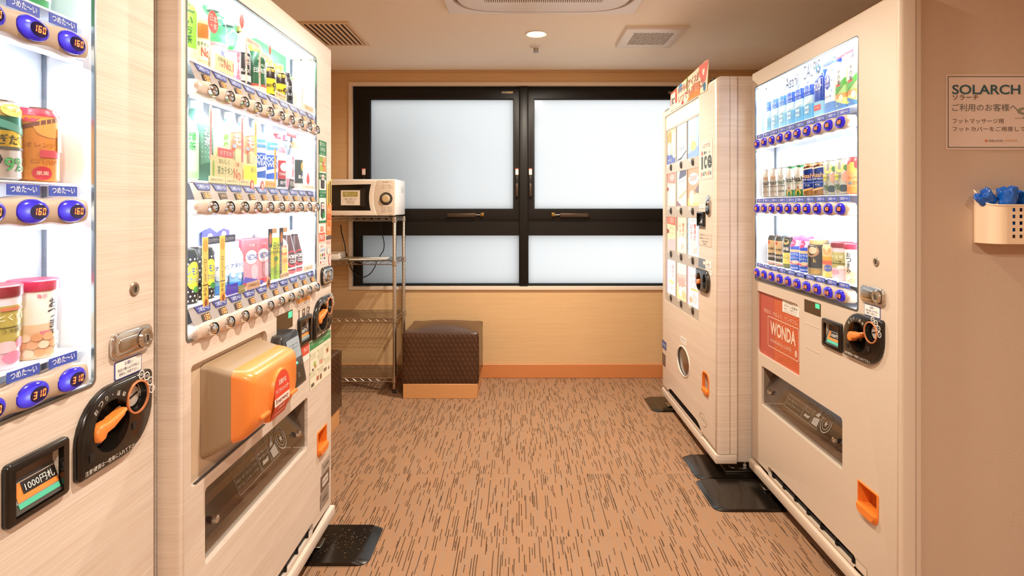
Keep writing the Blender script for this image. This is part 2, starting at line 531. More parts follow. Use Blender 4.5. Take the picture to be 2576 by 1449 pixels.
# ------------------------------------------------------------------ room
YB, XL, XR, YF = 4.114, -1.55, 1.72, -2.0
XRF, YW = 2.75, 1.60                      # front part of the room: right wall with the notice
fl = struct('floor', MB().box(XL - .1, YF - .1, -0.06, XRF + .1, YB + .1, -0.006, M('screed', '7a6a5a', 0.9)))
tile = MB().box(0.00012, 0.00012, -0.006, 0.49988, 0.49988, 0.0, CARPET)
tm = None
yy = 2.135 - 0.5 * 9
while yy < YB:
    xx = XL
    while xx < XRF:
        if not (xx > XR and yy > YW + .1):
            w = min(0.5, (XRF if yy < YW - .4 else (XR if yy > 1.6 else XRF)) - xx); d = min(0.5, YB - yy)
            if d > 0.02 and w > 0.02 and yy > YF - .4:
                if w > .499 and d > .499:
                    if tm is None:
                        t = tile.build('carpet_tile', fl, (xx, yy, 0), 0); tm = t.data
                    else: t = link('carpet_tile', tm, fl, (xx, yy, 0))
                else:
                    t = MB().box(.00012, .00012, -.006, w - .00012, d - .00012, 0, CARPET).build('carpet_tile', fl, (xx, yy, 0), 0)
        xx += 0.5
    yy += 0.5
struct('ceiling', MB().box(XL - .1, YF - .1, CEIL, XRF + .1, YB + .1, CEIL + .06, CEILMAT))
WX0, WX1, WZ0, WZ1 = -1.205, 1.275, 0.648, 2.108
struct('wall_back', MB().panel([(XL - .1, -.01), (XR + .1, -.01), (XR + .1, CEIL), (XL - .1, CEIL)], [[(WX0, WZ0), (WX1, WZ0), (WX1, WZ1), (WX0, WZ1)]], YB, YB + .12, WALLPAPER, hole_mat=CASING))
struct('wall_left', MB().box(XL - .1, YF, 0, XL, YB, CEIL, WALLPAPER))
struct('wall_right', MB().box(XR, YW + .1, 0, XR + .1, YB, CEIL, WALLPAPER))
struct('wall_front', MB().box(XL - .1, YF - .1, 0, XRF + .1, YF, CEIL, WALLPINK))
struct('wall_corridor', MB().box(XRF, YF, 0, XRF + .1, YW + .1, CEIL, WALLPINK))
struct('wall_notice', MB().box(1.119, YW, 0, XRF, YW + .1, CEIL, WALLPINK))
bb = MB().box(XL, YB - .009, 0, XR, YB, 0.1, BASEB, 0.003, 1)
struct('baseboard_back', bb)
struct('baseboard_left', MB().box(XL, 2.25, 0, XL + .009, YB - .009, 0.1, BASEB, 0.003, 1))
struct('trim_ceiling', MB().box(XL, YB - .012, CEIL - .012, XR, YB, CEIL, M('ceiling_edge', 'cfae86', .7), 0.003, 1))

# window casing + two windows
cas = MB().panel([(-1.222, .632), (1.292, .632), (1.292, 2.124), (-1.222, 2.124)], [[(-1.196, .657), (1.266, .657), (1.266, 2.098), (-1.196, 2.098)]], YB - .012, YB + .03, CASING, 0.003)
struct('trim_window', cas)
def make_window(n, x0, x1, hinge_left):
    """upper casement with latch and stay, fixed pane below"""
    r = bpy.data.objects.new('window_%d' % n, None); COL.objects.link(r); r['kind'] = 'structure'
    Y = YB + .018
    ux0, ux1 = (x0 + .036, x1 - .012) if hinge_left else (x0 + .012, x1 - .036)
    lx0, lx1 = (x0 + .048, x1 - .026) if hinge_left else (x0 + .024, x1 - .048)
    mx0, mx1 = (-1.194, 0.035) if hinge_left else (0.0355, 1.264)
    fr = MB().panel([(mx0, .659), (mx1, .659), (mx1, 2.096), (mx0, 2.096)],
                    [[(lx0, .668), (lx1, .668), (lx1, 1.024), (lx0, 1.024)], [(ux0, 1.135), (ux1, 1.135), (ux1, 2.078), (ux0, 2.078)]], Y, Y + .07, BRONZE, 0.002)
    fr.build('window_frame', r, None, 30)
    gx0, gx1 = (ux0 + .074, ux1 - .056) if hinge_left else (ux0 + .056, ux1 - .074)
    sa = MB().panel([(ux0 + .004, 1.139), (ux1 - .004, 1.139), (ux1 - .004, 2.074), (ux0 + .004, 2.074)], [[(gx0, 1.212), (gx1, 1.212), (gx1, 2.008), (gx0, 2.008)]], Y - .010, Y + .05, BRONZE, 0.003)
    sa.panel([(ux0 - .006, 1.129), (ux1 + .006, 1.129), (ux1 + .006, 2.084), (ux0 - .006, 2.084)], [[(ux0 + .02, 1.16), (ux1 - .02, 1.16), (ux1 - .02, 2.05), (ux0 + .02, 2.05)]], Y - .006, Y - .0005, BRONZE, .001)
    sash = sa.build('sash', r, None, 30)
    gasket = M('blue_black_gasket', '1f2a33', .5)
    MB().panel([(gx0, 1.212), (gx1, 1.212), (gx1, 2.008), (gx0, 2.008)], [[(gx0 + .006, 1.216), (gx1 - .003, 1.216), (gx1 - .003, 2.003), (gx0 + .006, 2.003)]], Y + .008, Y + .022, gasket).build('gasket', sash)
    MB().rect(gx0, 1.212, gx1, 2.008, Y + .02, FROSTED).build('glass_pane', r)
    MB().rect(lx0, .668, lx1, 1.024, Y + .03, FROSTED).build('glass_pane', r)
    MB().panel([(lx0, .668), (lx1, .668), (lx1, 1.024), (lx0, 1.024)], [[(lx0 + .006, .675), (lx1 - .003, .675), (lx1 - .003, 1.021), (lx0 + .006, 1.021)]], Y + .018, Y + .032, gasket).build('gasket', r)
    hb = M('bronze_handle', '4a3a2c', .35, .6)
    def latch(px):
        h = MB()
        h.box(px - .010, Y - .026, 1.300, px + .010, Y - .010, 1.455, BRONZE, 0.003)
        h.box(px - .0085, Y - .034, 1.302, px + .0085, Y - .020, 1.395, hb, 0.003)
        h.disc(px, 1.428, [(.005, Y - .031), (.005, Y - .024)], hb, 10)
        h.box(px - .011, Y - .0275, 1.458, px + .011, Y - .010, 1.505, P('e9c9b4'), 0.002)
        h.box(px - .008, Y - .0285, 1.462, px + .008, Y - .0270, 1.492, P('efd8cc'))
        h.rect(px - .011, 1.499, px + .011, 1.505, Y - .0281, P('c75040'))
        h.build('latch_handle', sash, None, 30)
    inner = ux1 - .031 if hinge_left else ux0 + .031
    outer = ux0 + .036 if hinge_left else ux1 - .036
    latch(inner); latch(outer)
    sx = -0.514 if hinge_left else 0.295
    d = 1 if hinge_left else -1
    st = MB()
    st.box(sx, Y - .032, 1.155, sx + .205, Y - .011, 1.183, hb, 0.003)
    ex = sx + .205 if d > 0 else sx
    st.tube([(ex, Y - .022, 1.172), (ex + d * .045, Y - .022, 1.170)], .004, STEEL)
    st.box(min(ex + d * .033, ex + d * .06), Y - .03, 1.160, max(ex + d * .033, ex + d * .06), Y - .011, 1.186, M('brass', '8a6a35', .35, .8), 0.003)
    st.build('window_stay', r, None, 30)
    ring = MB()
    rx = sx + .012 if d > 0 else sx + .195
    ring.tube([(rx + .018 * cos(a * pi / 12), Y - .014, 1.136 + .018 * sin(a * pi / 12)) for a in range(13)], .003, BRONZE)
    ring.build('pull_ring', r)
    tx = gx1 - .045 if hinge_left else gx1 - .03
    tg2 = MB(); tg2.box(tx - .04, Y - .0125, 2.045, tx + .042, Y - .0098, 2.060, P('8e8a80')); tg2.rect(tx, 2.047, tx + .040, 2.058, Y - .0128, P('c8b070'))
    tg2.build('maker_plate', sash)
    return r
make_window(1, -1.186, 0.030, True)
make_window(2, 0.041, 1.257, False)
struct('trim_mullion', MB().box(0.002, YB - .004, .66, 0.069, YB + .0178, 2.095, BRONZE, 0.008, 3))
struct('wall_outside_unseen', MB().box(-2.4, YB + .55, -.5, -.62, YB + .8, 1.95, M('outside_wall_unseen', '6d757a', .8)))  # unseen stand-in for a dim building, placed to darken the left pane

# ------------------------------------------------------------------ ceiling fixtures
def ceil_thing(name, label, cat, x, y):
    o = thing(name, label, cat, (x, y, CEIL)); o.rotation_euler = (pi / 2, 0, 0); return o   # local -y looks down
for i, (x, y, p) in enumerate(DOWNLIGHTS):
    lab = ['small round recessed ceiling downlight glowing warm white before the window', 'unseen round downlight assumed overhead between the two rows of machines', 'unseen round downlight added above the camera to light what faces it', 'unseen round downlight added to light the wall notice side of corridor', 'unseen round downlight added in the corridor left corner for fill light'][i]
    t = ceil_thing('downlight', lab, 'light', x, y)
    t['group'] = 'recessed ceiling downlights'
    MB().disc(0, 0, [(.047, -.001), (.058, -.007), (.062, 0.0)], OFFWHITE, 28, caps=False).build('trim_ring', t)
    MB().add([(.046 * cos(a * pi / 14), -.006, .046 * sin(a * pi / 14)) for a in range(28)], [tuple(range(28))], E('fff0d8', 14 if i == 0 else 9)).build('lamp_lens', t)
sk = ceil_thing('fire_sprinkler', 'small metal fire sprinkler head in the ceiling beyond the downlight', 'sprinkler', 0.105, 3.50)
MB().disc(0, 0, [(.012, -.012), (.037, -.004), (.040, 0)], OFFWHITE, 24).build('escutcheon', sk)
h = MB().disc(0, 0, [(.006, -.034), (.009, -.030), (.010, -.010)], STEEL, 14)
h.disc(0, 0, [(.017, -.036), (.017, -.033)], STEEL, 16)
h.tube([(-.010, -.010, 0), (-.014, -.022, 0), (-.006, -.034, 0)], .0025, STEEL); h.tube([(.010, -.010, 0), (.014, -.022, 0), (.006, -.034, 0)], .0025, STEEL)
h.build('sprinkler_head', sk)

ac = ceil_thing('ceiling_air_conditioner', 'white square ceiling cassette air conditioner cut by the top edge', 'air conditioner', 0.114, 2.39)
AW = .465
circ = lambda s: [(s * AW * math.copysign(abs(cos(a)) ** .42, cos(a)), s * AW * math.copysign(abs(sin(a)) ** .42, sin(a))) for a in [2 * pi * k / 64 for k in range(64)]]
MB().panel(rr(-AW, -AW, AW, AW, .012), [circ(.93)], -.022, 0, OFFWHITE, .008).build('fascia_panel', ac)
MB().panel(circ(.93), [circ(.885)], -.010, 0, M('louvre_gap', '8b7b68', .6)).build('air_slot', ac)
gx = .272
MB().panel(circ(.885), [[(-gx, -gx), (gx, -gx), (gx, gx), (-gx, gx)]], -.030, 0, OFFWHITE, .012).build('centre_panel', ac)
gr = MB()
gr.rect(-gx, -gx, gx, gx, -.012, M('grille_dark', '7a6450', .8))
for k in range(54):
    x = -gx + (k + .5) * 2 * gx / 54
    gr.box(x - .0028, -.030, -gx, x + .0028, -.013, gx, OFFWHITE)
g = gr.build('intake_grille', ac, None, 0); g['kind'] = 'stuff'

vr = ceil_thing('ceiling_exhaust_vent', 'white rectangular ceiling exhaust vent with dark slotted middle', 'vent', .751, 3.28)
hx, hz = .166, .185
MB().panel([(-hx, -hz), (hx, -hz), (hx, hz), (-hx, hz)], [[(-.112, -.118), (.112, -.118), (.112, .118), (-.112, .118)]], -.020, 0, OFFWHITE, .006).build('vent_frame', vr)
b_ = MB(); b_.rect(-.112, -.118, .112, .118, -.0015, GAP)
b_.build('duct_backing', vr)
s = MB()
for k in range(25):
    x = -.112 + k * .224 / 24
    s.box(x - .0019, -.0195, -.118, x + .0019, -.012, .118, OFFWHITE)
s = s.build('vent_slats', vr, None, 0); s['kind'] = 'stuff'; s.name = 'slat_bank'

vl = ceil_thing('ceiling_return_vent', 'beige slatted square ceiling vent above the left machine', 'vent', -1.115, 3.24)
TANV = M('tan_vent_paint', 'e8cca8', .55)
hx = .215
MB().panel([(-hx, -hx), (hx, -hx), (hx, hx), (-hx, hx)], [[(-hx + .018, -hx + .018), (hx - .018, -hx + .018), (hx - .018, hx - .018), (-hx + .018, hx - .018)]], -.010, 0, TANV, .003).build('vent_frame', vl)
MB().rect(-hx + .018, -hx + .018, hx - .018, hx - .018, -.0005, M('duct_brown', '5d4229', .9)).build('duct_backing', vl)
slm = None
for k in range(14):
    x = -hx + .018 + (k + .5) * (2 * hx - .036) / 14
    if slm is None:
        sl = MB().box(-.0075, -.009, -hx + .018, .0075, -.0055, hx - .018, TANV, 0.001, 1).build('slat', vl, (x, 0, 0), 0); slm = sl.data
    else: link('slat', slm, vl, (x, 0, 0))

# ------------------------------------------------------------------ vending machines
class Machine:
    """local frame: x along the front (left to right for the customer), y into the machine, z up; front face at y = 0"""
    def __init__(self, name, label, X, Y0, left, W):
        self.left = left
        self.rz = pi / 2 if left else -pi / 2
        self.loc = Vector((X, Y0, 0))
        self.root = thing(name, label, 'vending machine', self.loc, self.rz)
        self.W = W
        self.R = Matrix.Rotation(self.rz, 4, 'Z')
    def world(self, u, w, z):
        return self.loc + self.R @ Vector((u, w, z))

def shell(mc, skin, win, take, extra_holes, dt=.045, ft=.02, cab0=0.012, cab1=0.012, zt=1.83, depth=.70, slot=(.17, .80), display_depth=.089, ridge=True, top_mat=None):
    W, R = mc.W, mc.root
    zb = .098
    wr = rr(*win, .012)
    tr = rr(*take, [.012, .012, .012, .012]) if take else None
    holes = [wr] + ([tr] if tr else []) + extra_holes
    if slot: holes.append([(slot[0] + .012, zb + .004), (slot[1] - .012, zb + .004), (slot[1], zb + .016), (slot[1], zb + .034), (slot[1] - .012, zb + .042), (slot[0] + .012, zb + .042), (slot[0], zb + .034), (slot[0], zb + .016)])
    d = MB().panel([(0, zb), (W, zb), (W, zt), (0, zt)], holes, 0, dt, skin, .014, seg=4)
    d.build('door', R)
    inner = [wr] + ([tr] if tr else [])
    f = MB().panel([(.004, zb), (W - .004, zb), (W - .004, zt - .003), (.004, zt - .003)], inner, dt + .004, dt + ft, skin, .004)
    f.panel([(.008, zb + .004), (W - .008, zb + .004), (W - .008, zt - .006), (.008, zt - .006)], inner, dt, dt + .005, GAP)
    f.build('door_frame', R)
    cb = MB().panel([(cab0, .06), (W - cab1, .06), (W - cab1, zt - .004), (cab0, zt - .004)], inner, dt + ft + .001, .16, skin)
    cb.box(cab0, .16, .06, W - cab1, depth, zt - .004, skin)
    cb.build('cabinet', R)
    # plinth
    MB().box(0.0, -.012, .058, W, .06, zb - .002, skin, .004).build('plinth', R)
    if slot:
        g = MB()
        g.box(slot[0], .022, zb, slot[1], .03, zb + .05, GAP)
        for k in range(7):
            u = slot[0] + .03 + k * (slot[1] - slot[0] - .06) / 6
            g.box(u - .003, .006, zb + .004, u + .003, .02, zb + .042, BLACKM)
        g.tube([(slot[0] + .01, .012, zb + .02), (slot[1] - .01, .012, zb + .02)], .003, BLACKM, 6)
        g.build('intake_grille', R)
    # inside of the display
    x0, z0, x1, z1 = win
    D = display_depth
    c = MB()
    e = -.0008
    c.rect(x0, z0, x1, z1, D, INNERG)
    c.add([(x0 - e, .001, z0), (x0 - e, D, z0), (x0 - e, D, z1), (x0 - e, .001, z1)], [(0, 1, 2, 3)], INNER)
    c.add([(x1 + e, .001, z0), (x1 + e, D, z0), (x1 + e, D, z1), (x1 + e, .001, z1)], [(0, 1, 2, 3)], INNER)
    c.add([(x0, .001, z0 - e), (x1, .001, z0 - e), (x1, D, z0 - e), (x0, D, z0 - e)], [(0, 1, 2, 3)], INNER)
    c.add([(x0, .001, z1 + e), (x1, .001, z1 + e), (x1, D, z1 + e), (x0, D, z1 + e)], [(0, 1, 2, 3)], INNER)
    seam = M('seam_grey', '66707c', .6)
    # slanted light diffuser under the top edge
    c.add([(x0 + .004, .010, z1 - .003), (x1 - .004, .010, z1 - .003), (x1 - .004, D - .002, z1 - .0045), (x0 + .004, D - .002, z1 - .0045)], [(0, 1, 2, 3)], E('f2f6ff', .75))
    for xs in (x0 + .002, x1 - .006):
        c.box(xs, D - .006, z0, xs + .004, D - .001, z1, seam)
    c.build('display_case', R, None, 0)
    rim = MB().panel(rr(x0 - .004, z0 - .004, x1 + .004, z1 + .004, .014), [rr(x0 + .002, z0 + .002, x1 - .002, z1 - .002, .011)], -.0012, .004, M('window_rim', '8f989c', .25, .8), .001)
    rim.build('window_rim', R)
    MB().rect(x0, z0, x1, z1, .002, GLASS).build('glass_pane', R)
    if take:
        a0, b0, a1, b1 = take
        t = MB()
        TB = M('chute_brown', '85705c', .5)
        t.rect(a0, b0, a1, b1, .158, TB)
        t.box(a0, .02, b0 - .0, a1, .158, b0 + .004, M('chute_floor', '7d6350', .45))
        for (xx) in (a0 + .001, a1 - .001):
            t.add([(xx, .01, b0), (xx, .158, b0), (xx, .158, b1), (xx, .01, b1)], [(0, 1, 2, 3)], TB)
        t.box(a0, .09, b0 + .05, a1, .11, b0 + .075, M('chute_brush', '9a6a3a', .9))
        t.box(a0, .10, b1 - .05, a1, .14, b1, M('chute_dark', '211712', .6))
        t.build('delivery_chute', R, None, 0)
    return mc

def led_strips(mc, win, zs, power):
    """slim LED bars along the front edge, above each row, shining down and back onto the goods"""
    x0, z0, x1, z1 = win
    for z in zs:
        p = mc.world((x0 + x1) / 2, .0085, z)
        o = area_light('led_strip', p, (0, 0, mc.rz), (x1 - x0) - .016, .008, power, LED_COLOR, spread=175)
        o.rotation_euler = (Matrix.Rotation(mc.rz, 4, 'Z') @ Matrix.Rotation(radians(30), 4, 'X')).to_euler()
        MB().box(x0 + .02, .0040, z + .0005, x1 - .02, .0060, z + .009, E('eef4ff', 1.4), .001, 1).build('led_bar', mc.root)

def led_sides(mc, win, power):
    """upright LED bars inside both jambs of the display"""
    x0, z0, x1, z1 = win
    for x, sgn in ((x0 + .004, 1), (x1 - .004, -1)):
        o = area_light('led_strip', mc.world(x, .012, (z0 + z1) / 2), (0, 0, 0), z1 - z0 - .04, .008, power, LED_COLOR, spread=175)
        o.rotation_euler = (Matrix.Rotation(mc.rz, 4, 'Z') @ Matrix.Rotation(radians(-90 * sgn), 4, 'Y')).to_euler()

def flap(mc, take, coin_u=None):
    """smoked, tilted delivery flap with printed notes"""
    a0, b0, a1, b1 = take
    R = mc.root
    ym = lambda z: .050 - .046 * (b1 - z) / (b1 - b0) if z > b0 + .04 else .004
    f = MB()
    zs = [b1 - .002, b1 - .03, b0 + .055, b0 + .035, b0 + .006]
    ys = [.056, .048, .008, .005, .012]
    r1 = [(a0 + .006, y, z) for y, z in zip(ys, zs)]; r2 = [(a1 - .006, y, z) for y, z in zip(ys, zs)]
    n = len(zs)
    f.add(r1 + r2, [(i, i + n, i + n + 1, i + 1) for i in range(n - 1)], SMOKE)
    fl_ = f.build('delivery_flap', R)
    def yy(z):
        t = (z - (b0 + .055)) / ((b1 - .03) - (b0 + .055))
        return .008 + t * .040 - .001
    mp = lambda x, z: (x, yy(z), z)
    WH = P('958b80')
    t = MB()
    cz = (b0 + b1) / 2 + .012
    u0 = a0 + (a1 - a0) * .30
    def frame(p0, q0, p1, q1, th=.0012):
        for (A, B, C_, D_) in ((p0, q0, p1, q0 + th), (p0, q1 - th, p1, q1), (p0, q0, p0 + th, q1), (p1 - th, q0, p1, q1)):
            t.add([mp(A, B), mp(C_, B), mp(C_, D_), mp(A, D_)], [(0, 1, 2, 3)], WH)
    frame(u0, cz - .035, u0 + .13, cz + .035)
    t.text('ご注意', u0 + .065, cz + .024, .008, WH, 0, mapf=mp)
    for k, sx in enumerate(('取り出し口に手を入れないで下さい', '商品は一個ずつ取り出して下さい', '取り出し口を押して下さい')):
        t.text(sx, u0 + .065, cz + .010 - k * .014, .007, WH, 0, w=.118, mapf=mp)
    frame(u0 + .135, cz - .035, u0 + .195, cz + .035)
    for k in range(3): t.text('取り出し口', u0 + .165, cz + .022 - k * .012, .007, WH, 0, w=.05, mapf=mp)
    for pts in ([(.145, -.022), (.180, -.022), (.186, -.010), (.170, -.014), (.150, -.012)],):
        t.add([mp(u0 + a, cz + b) for a, b in pts], [tuple(range(len(pts)))], WH)
    frame(u0 + .20, cz - .035, u0 + .25, cz + .035)
    for pts in ([(.206, -.028), (.244, -.028), (.244, .0), (.206, -.006)], [(.210, .002), (.236, .028), (.244, .024), (.232, .002)]):
        t.add([mp(u0 + a, cz + b) for a, b in pts], [tuple(range(len(pts)))], WH)
    # round seal
    c0, rr_ = u0 + .285, .031
    for (ra, rb) in ((rr_, rr_ - .003), (rr_ - .010, rr_ - .012)):
        k = 28
        t.add([mp(c0 + ra * cos(2 * pi * i / k), cz + ra * sin(2 * pi * i / k)) for i in range(k)] + [mp(c0 + rb * cos(2 * pi * i / k), cz + rb * sin(2 * pi * i / k)) for i in range(k)],
              [(i, (i + 1) % k, (i + 1) % k + k, i + k) for i in range(k)], WH)
    t.text('★', c0, cz, .022, WH, 0, mapf=mp)
    t.build('printed_notes', fl_, None, 0)
    for u in (a0 + .06, a1 - .06):
        MB().disc(u, b0 + .075, [(.004, .000), (.009, .003), (.011, .012)], CHROME, 14).build('flap_stud', fl_)

def return_cup(mc, u0, z0, u1, z1):
    R = mc.root
    c = MB()
    o = rr(u0, z0, u1, z1, [.03, .03, .004, .004])
    c.panel(o, [rr(u0 + .006, z0 + .034, u1 - .006, z1 - .005, .004)], -.003, .006, ORANGED, .002)
    c.loft([[(x, -.003, z) for x, z in rr(u0 + .002, z0 + .003, u1 - .002, z0 + .034, [.026, .026, 0, 0])], [(x, -.012, z) for x, z in rr(u0 + .008, z0 + .010, u1 - .008, z0 + .032, [.02, .02, 0, 0])]], ORANGED)
    c.rect(u0 + .004, z0 + .03, u1 - .004, z1 - .004, .034, M('cup_inner', 'b85a1c', .4))
    for x in (u0 + .006, u1 - .006):
        c.box(x - .0015, .0062, z0 + .028, x + .0015, .036, z1 - .003, ORANGED)
    c.add([(u0, 0, z1 - .005), (u1, 0, z1 - .005), (u1, .034, z1 - .005), (u0, .034, z1 - .005)], [(0, 1, 2, 3)], ORANGED)
    c.add([(u0, 0, z0 + .034), (u1, 0, z0 + .034), (u1, .034, z0 + .03), (u0, .034, z0 + .03)], [(0, 1, 2, 3)], ORANGED)
    c.build('coin_return_cup', R)

def lock_plate(mc, u0, z0, u1, z1):
    l = MB()
    cz = (z0 + z1) / 2; hgt = z1 - z0
    l.panel(rr(u0, z0, u1, z1, .016), [], -.009, 0, CHROME, .006, seg=4)
    l.panel(rr(u0 + .012, z0 + .012, u0 + (u1 - u0) * .62, z1 - .012, .010), [], -.0105, -.008, M('chrome_dull', 'bdb4a6', .22, 1.0), .003)
    cx = u1 - hgt * .55
    l.disc(cx, cz, [(.0, -.013), (.011, -.013), (.012, -.015), (.017, -.015), (.020, -.010)], CHROME, 24)
    l.disc(cx, cz, [(.009, -.0155), (.0095, -.011)], STEEL, 18)
    l.box(cx - .0015, -.0162, cz - .006, cx + .0015, -.0154, cz + .006, GAP)
    l.build('lock_plate', mc.root)

def sticker(mc, u0, z0, u1, z1, border, lines, name='notice_sticker', bg='f3ece4'):
    s = MB()
    s.panel(rr(u0, z0, u1, z1, .004), [], -.0012, 0, P(border))
    s._flat(rr(u0 + .0016, z0 + .0016, u1 - .0016, z1 - .0016, .003), -.0014, P(bg))
    for (txt, fz, h, col, fw) in lines:
        s.text(txt, (u0 + u1) / 2, z0 + (z1 - z0) * fz, h, P(col), -.0017, w=(u1 - u0) * fw)
    return s.build(name, mc.root, None, 0)

def coin_holes(u0, z0, u1, z1):
    W, H = u1 - u0, z1 - z0
    return [ell(u0 + W * .40, z0 + H * .50, .0465, .0465, 28), ell(u0 + W * .735, z0 + H * .69, .0295, .0295, 26)]
def bill_hole(u0, z0, u1, z1):
    return [(u0 + .014, z0 + .009), (u1 - .013, z0 + .009), (u1 - .013, z1 - .011), (u0 + .014, z1 - .013)]
def coin_panel(mc, u0, z0, u1, z1, sc=1.0):
    R = mc.root
    W, H = u1 - u0, z1 - z0
    p = MB()
    body = rr(u0, z0, u1, z1, [.010, .085, .010, .085], 8)
    cx, cz, r = u0 + W * .40, z0 + H * .50, .046
    sx, sz, sr = u0 + W * .755, z0 + H * .70, .029
    hole = ell(cx, cz, r, r, 28); hole2 = ell(sx, sz, sr, sr, 26)
    p.panel(body, [hole, hole2], -.012, 0, BLACKP, .007, hole_mat=BLACKP, back=False)
    # dished recess behind the lever, and behind the slot
    p.disc(cx, cz, [(r, -.011), (r * .92, .006), (r * .85, .016), (.0005, .016)], BLACKP, 28, caps=False)
    p.disc(sx, sz, [(sr, -.011), (sr * .86, .004), (.0005, .004)], BLACKP, 26, caps=False)
    body_o = p.build('coin_mechanism', R)
    q = MB()
    WT = P('e8e2d8')
    for k, ch in enumerate('おつり・返却'):
        a = radians(138 - k * 16)
        q.text(ch, cx + (r + .010) * cos(a), cz + (r + .010) * sin(a), .009 if ch != '・' else .002, WT, -.0124, rot=a - pi / 2)
    q.text('注意!硬貨は一枚毎に入れて下さい', u0 + W * .40, z0 + .012, .0085, WT, -.0124, w=W * .68)
    for k in range(4):
        a = radians(76 - k * 24)
        ux, uz = sx + (sr + .0125) * cos(a), sz + (sr + .0125) * sin(a)
        MB().panel(ell(ux, uz, .0088, .0088, 14), [ell(ux, uz, .0066, .0066, 14)], -.0126, -.0124, WT).text(('500', '100', '50', '10')[k], ux, uz, .005, WT, -.0125).build('coin_symbol', body_o, None, 0)
    for (a, b) in ((u0 + W * .14, z0 + H * .24), (u0 + W * .70, z0 + H * .34)):
        MB().panel(rr(a - .006, b - .007, a + .006, b + .007, .002), [], -.0135, -.012, BLACKM).build('key_window', body_o)
    q.build('panel_lettering', body_o, None, 0)
    rg = MB()
    k = 30
    rg.panel(ell(sx, sz, sr + .0032, sr + .0032, 26), [ell(sx, sz, sr - .0004, sr - .0004, 26)], -.0145, -.011, M('slot_ring', 'd98a5a', .35, .3), .001)
    rg.build('slot_ring', body_o)
    dk = MB()
    dk.disc(sx + .003, sz, [(.0005, .0005), (.019, .0005), (.020, .004)], M('coin_slot_steel', 'd2ccc2', .32, .35), 24, caps=False)
    dk.box(sx - .013, -.0005, sz - .0018, sx + .017, .0015, sz + .0018, GAP, X=Matrix.Translation((sx, 0, sz)) @ Matrix.Rotation(radians(-14), 4, 'Y') @ Matrix.Translation((-sx, 0, -sz)))
    dk.build('coin_slot', body_o)
    lv = MB()
    L_ = [(-.052, -.004), (-.050, -.016), (-.038, -.022), (-.024, -.018), (-.018, -.009), (.004, -.006), (.038, .008), (.050, .020), (.046, .024), (.018, .018), (-.010, .014), (-.036, .014), (-.047, .008)]
    L_ = [(a * .80, b * .86) for a, b in L_]
    Xf = Matrix.Translation((cx - .004, 0, cz)) @ Matrix.Rotation(radians(-2), 4, 'Y')
    lv.panel(L_, [], -.018, .002, ORANGE, .005, X=Xf, seg=3)
    lv.disc(cx - .004, cz, [(.014, .0), (.016, .015)], BLACKP, 16)
    lv.build('return_lever', body_o)

def bill_slot(mc, u0, z0, u1, z1, lit=True):
    W, H = u1 - u0, z1 - z0
    p = MB()
    win = [(u0 + .015, z0 + .010), (u1 - .014, z0 + .010), (u1 - .014, z1 - .012), (u0 + .015, z1 - .014)]
    p.panel(rr(u0, z0, u1, z1, .008), [win], -.009, 0, BLACKP, .004, back=False)
    b = p.build('banknote_slot', mc.root)
    i = MB()
    za, zb = z0 + .012, z1 - .016
    i.add([(u0 + .012, -.006, za), (u1 - .011, -.006, za), (u1 - .011, .010, zb - .02), (u0 + .012, .010, zb - .02)], [(0, 1, 2, 3)], M('slot_grey', '4a463f', .35))
    i.rect(u0 + .012, zb - .025, u1 - .011, zb + .004, .0105, M('slot_brown', '5d4836', .4))
    f = lambda t, off=-.0008: -.006 + .016 * t + off
    def strip(xa, xb, t0, t1, mat, off):
        zz = lambda t: za + (zb - .02 - za) * t
        i.add([(xa, f(t0, off), zz(t0)), (xb, f(t0, off), zz(t0)), (xb, f(t1, off), zz(t1)), (xa, f(t1, off), zz(t1))], [(0, 1, 2, 3)], mat)
    xa, xb = u0 + .026, u1 - .016
    strip(xa - .006, xb, .30, .92, P('98a0a0'), -.0010)
    strip(xa, xb, .34, .90, P('e88a3a'), -.0018)
    strip(xa + .012, xb, .52, .90, P('1c1814'), -.0026)
    zz = lambda t: za + (zb - .02 - za) * t
    i.text('1000円札', (xa + .012 + xb) / 2, zz(.71), H * .13, P('f5f0e6'), 0, w=(xb - xa) * .72, mapf=lambda x, z: (x, f((z - za) / (zb - .02 - za), -.0034), z))
    strip(xa, xb, .14, .30, E('59d8a0', .55, '3a7d66') if lit else P('8a9a94'), -.0012)
    i.build('note_guide', b, None, 0)

def seven_seg(mb, s, cx, cz, h, mat, mapf, slant=.12):
    """LED digits as seven-segment bars"""
    SEG = {'0': 'abcdef', '1': 'bc', '2': 'abged', '3': 'abgcd', '5': 'afgcd', '6': 'afgedc', '8': 'abcdefg', '-': 'g', ':': ''}
    w = h * .52; gap = h * .24; t = h * .15
    tot = len(s) * w + (len(s) - 1) * gap
    x = cx - tot / 2
    for ch in s:
        B = {'a': (0, h - t, w, h), 'd': (0, 0, w, t), 'g': (0, h / 2 - t / 2, w, h / 2 + t / 2), 'b': (w - t, h / 2, w, h), 'c': (w - t, 0, w, h / 2), 'f': (0, h / 2, t, h), 'e': (0, 0, t, h / 2)}
        for q in SEG.get(ch, ''):
            a, b, c, d = B[q]
            if q in 'bcef': b += t * .35; d -= t * .35
            pts = [(a, b), (c, b), (c, d), (a, d)]
            mb.add([mapf(x + px + (pz - h / 2) * slant, cz - h / 2 + pz) for px, pz in pts], [(0, 1, 2, 3)], mat)
        x += w + gap

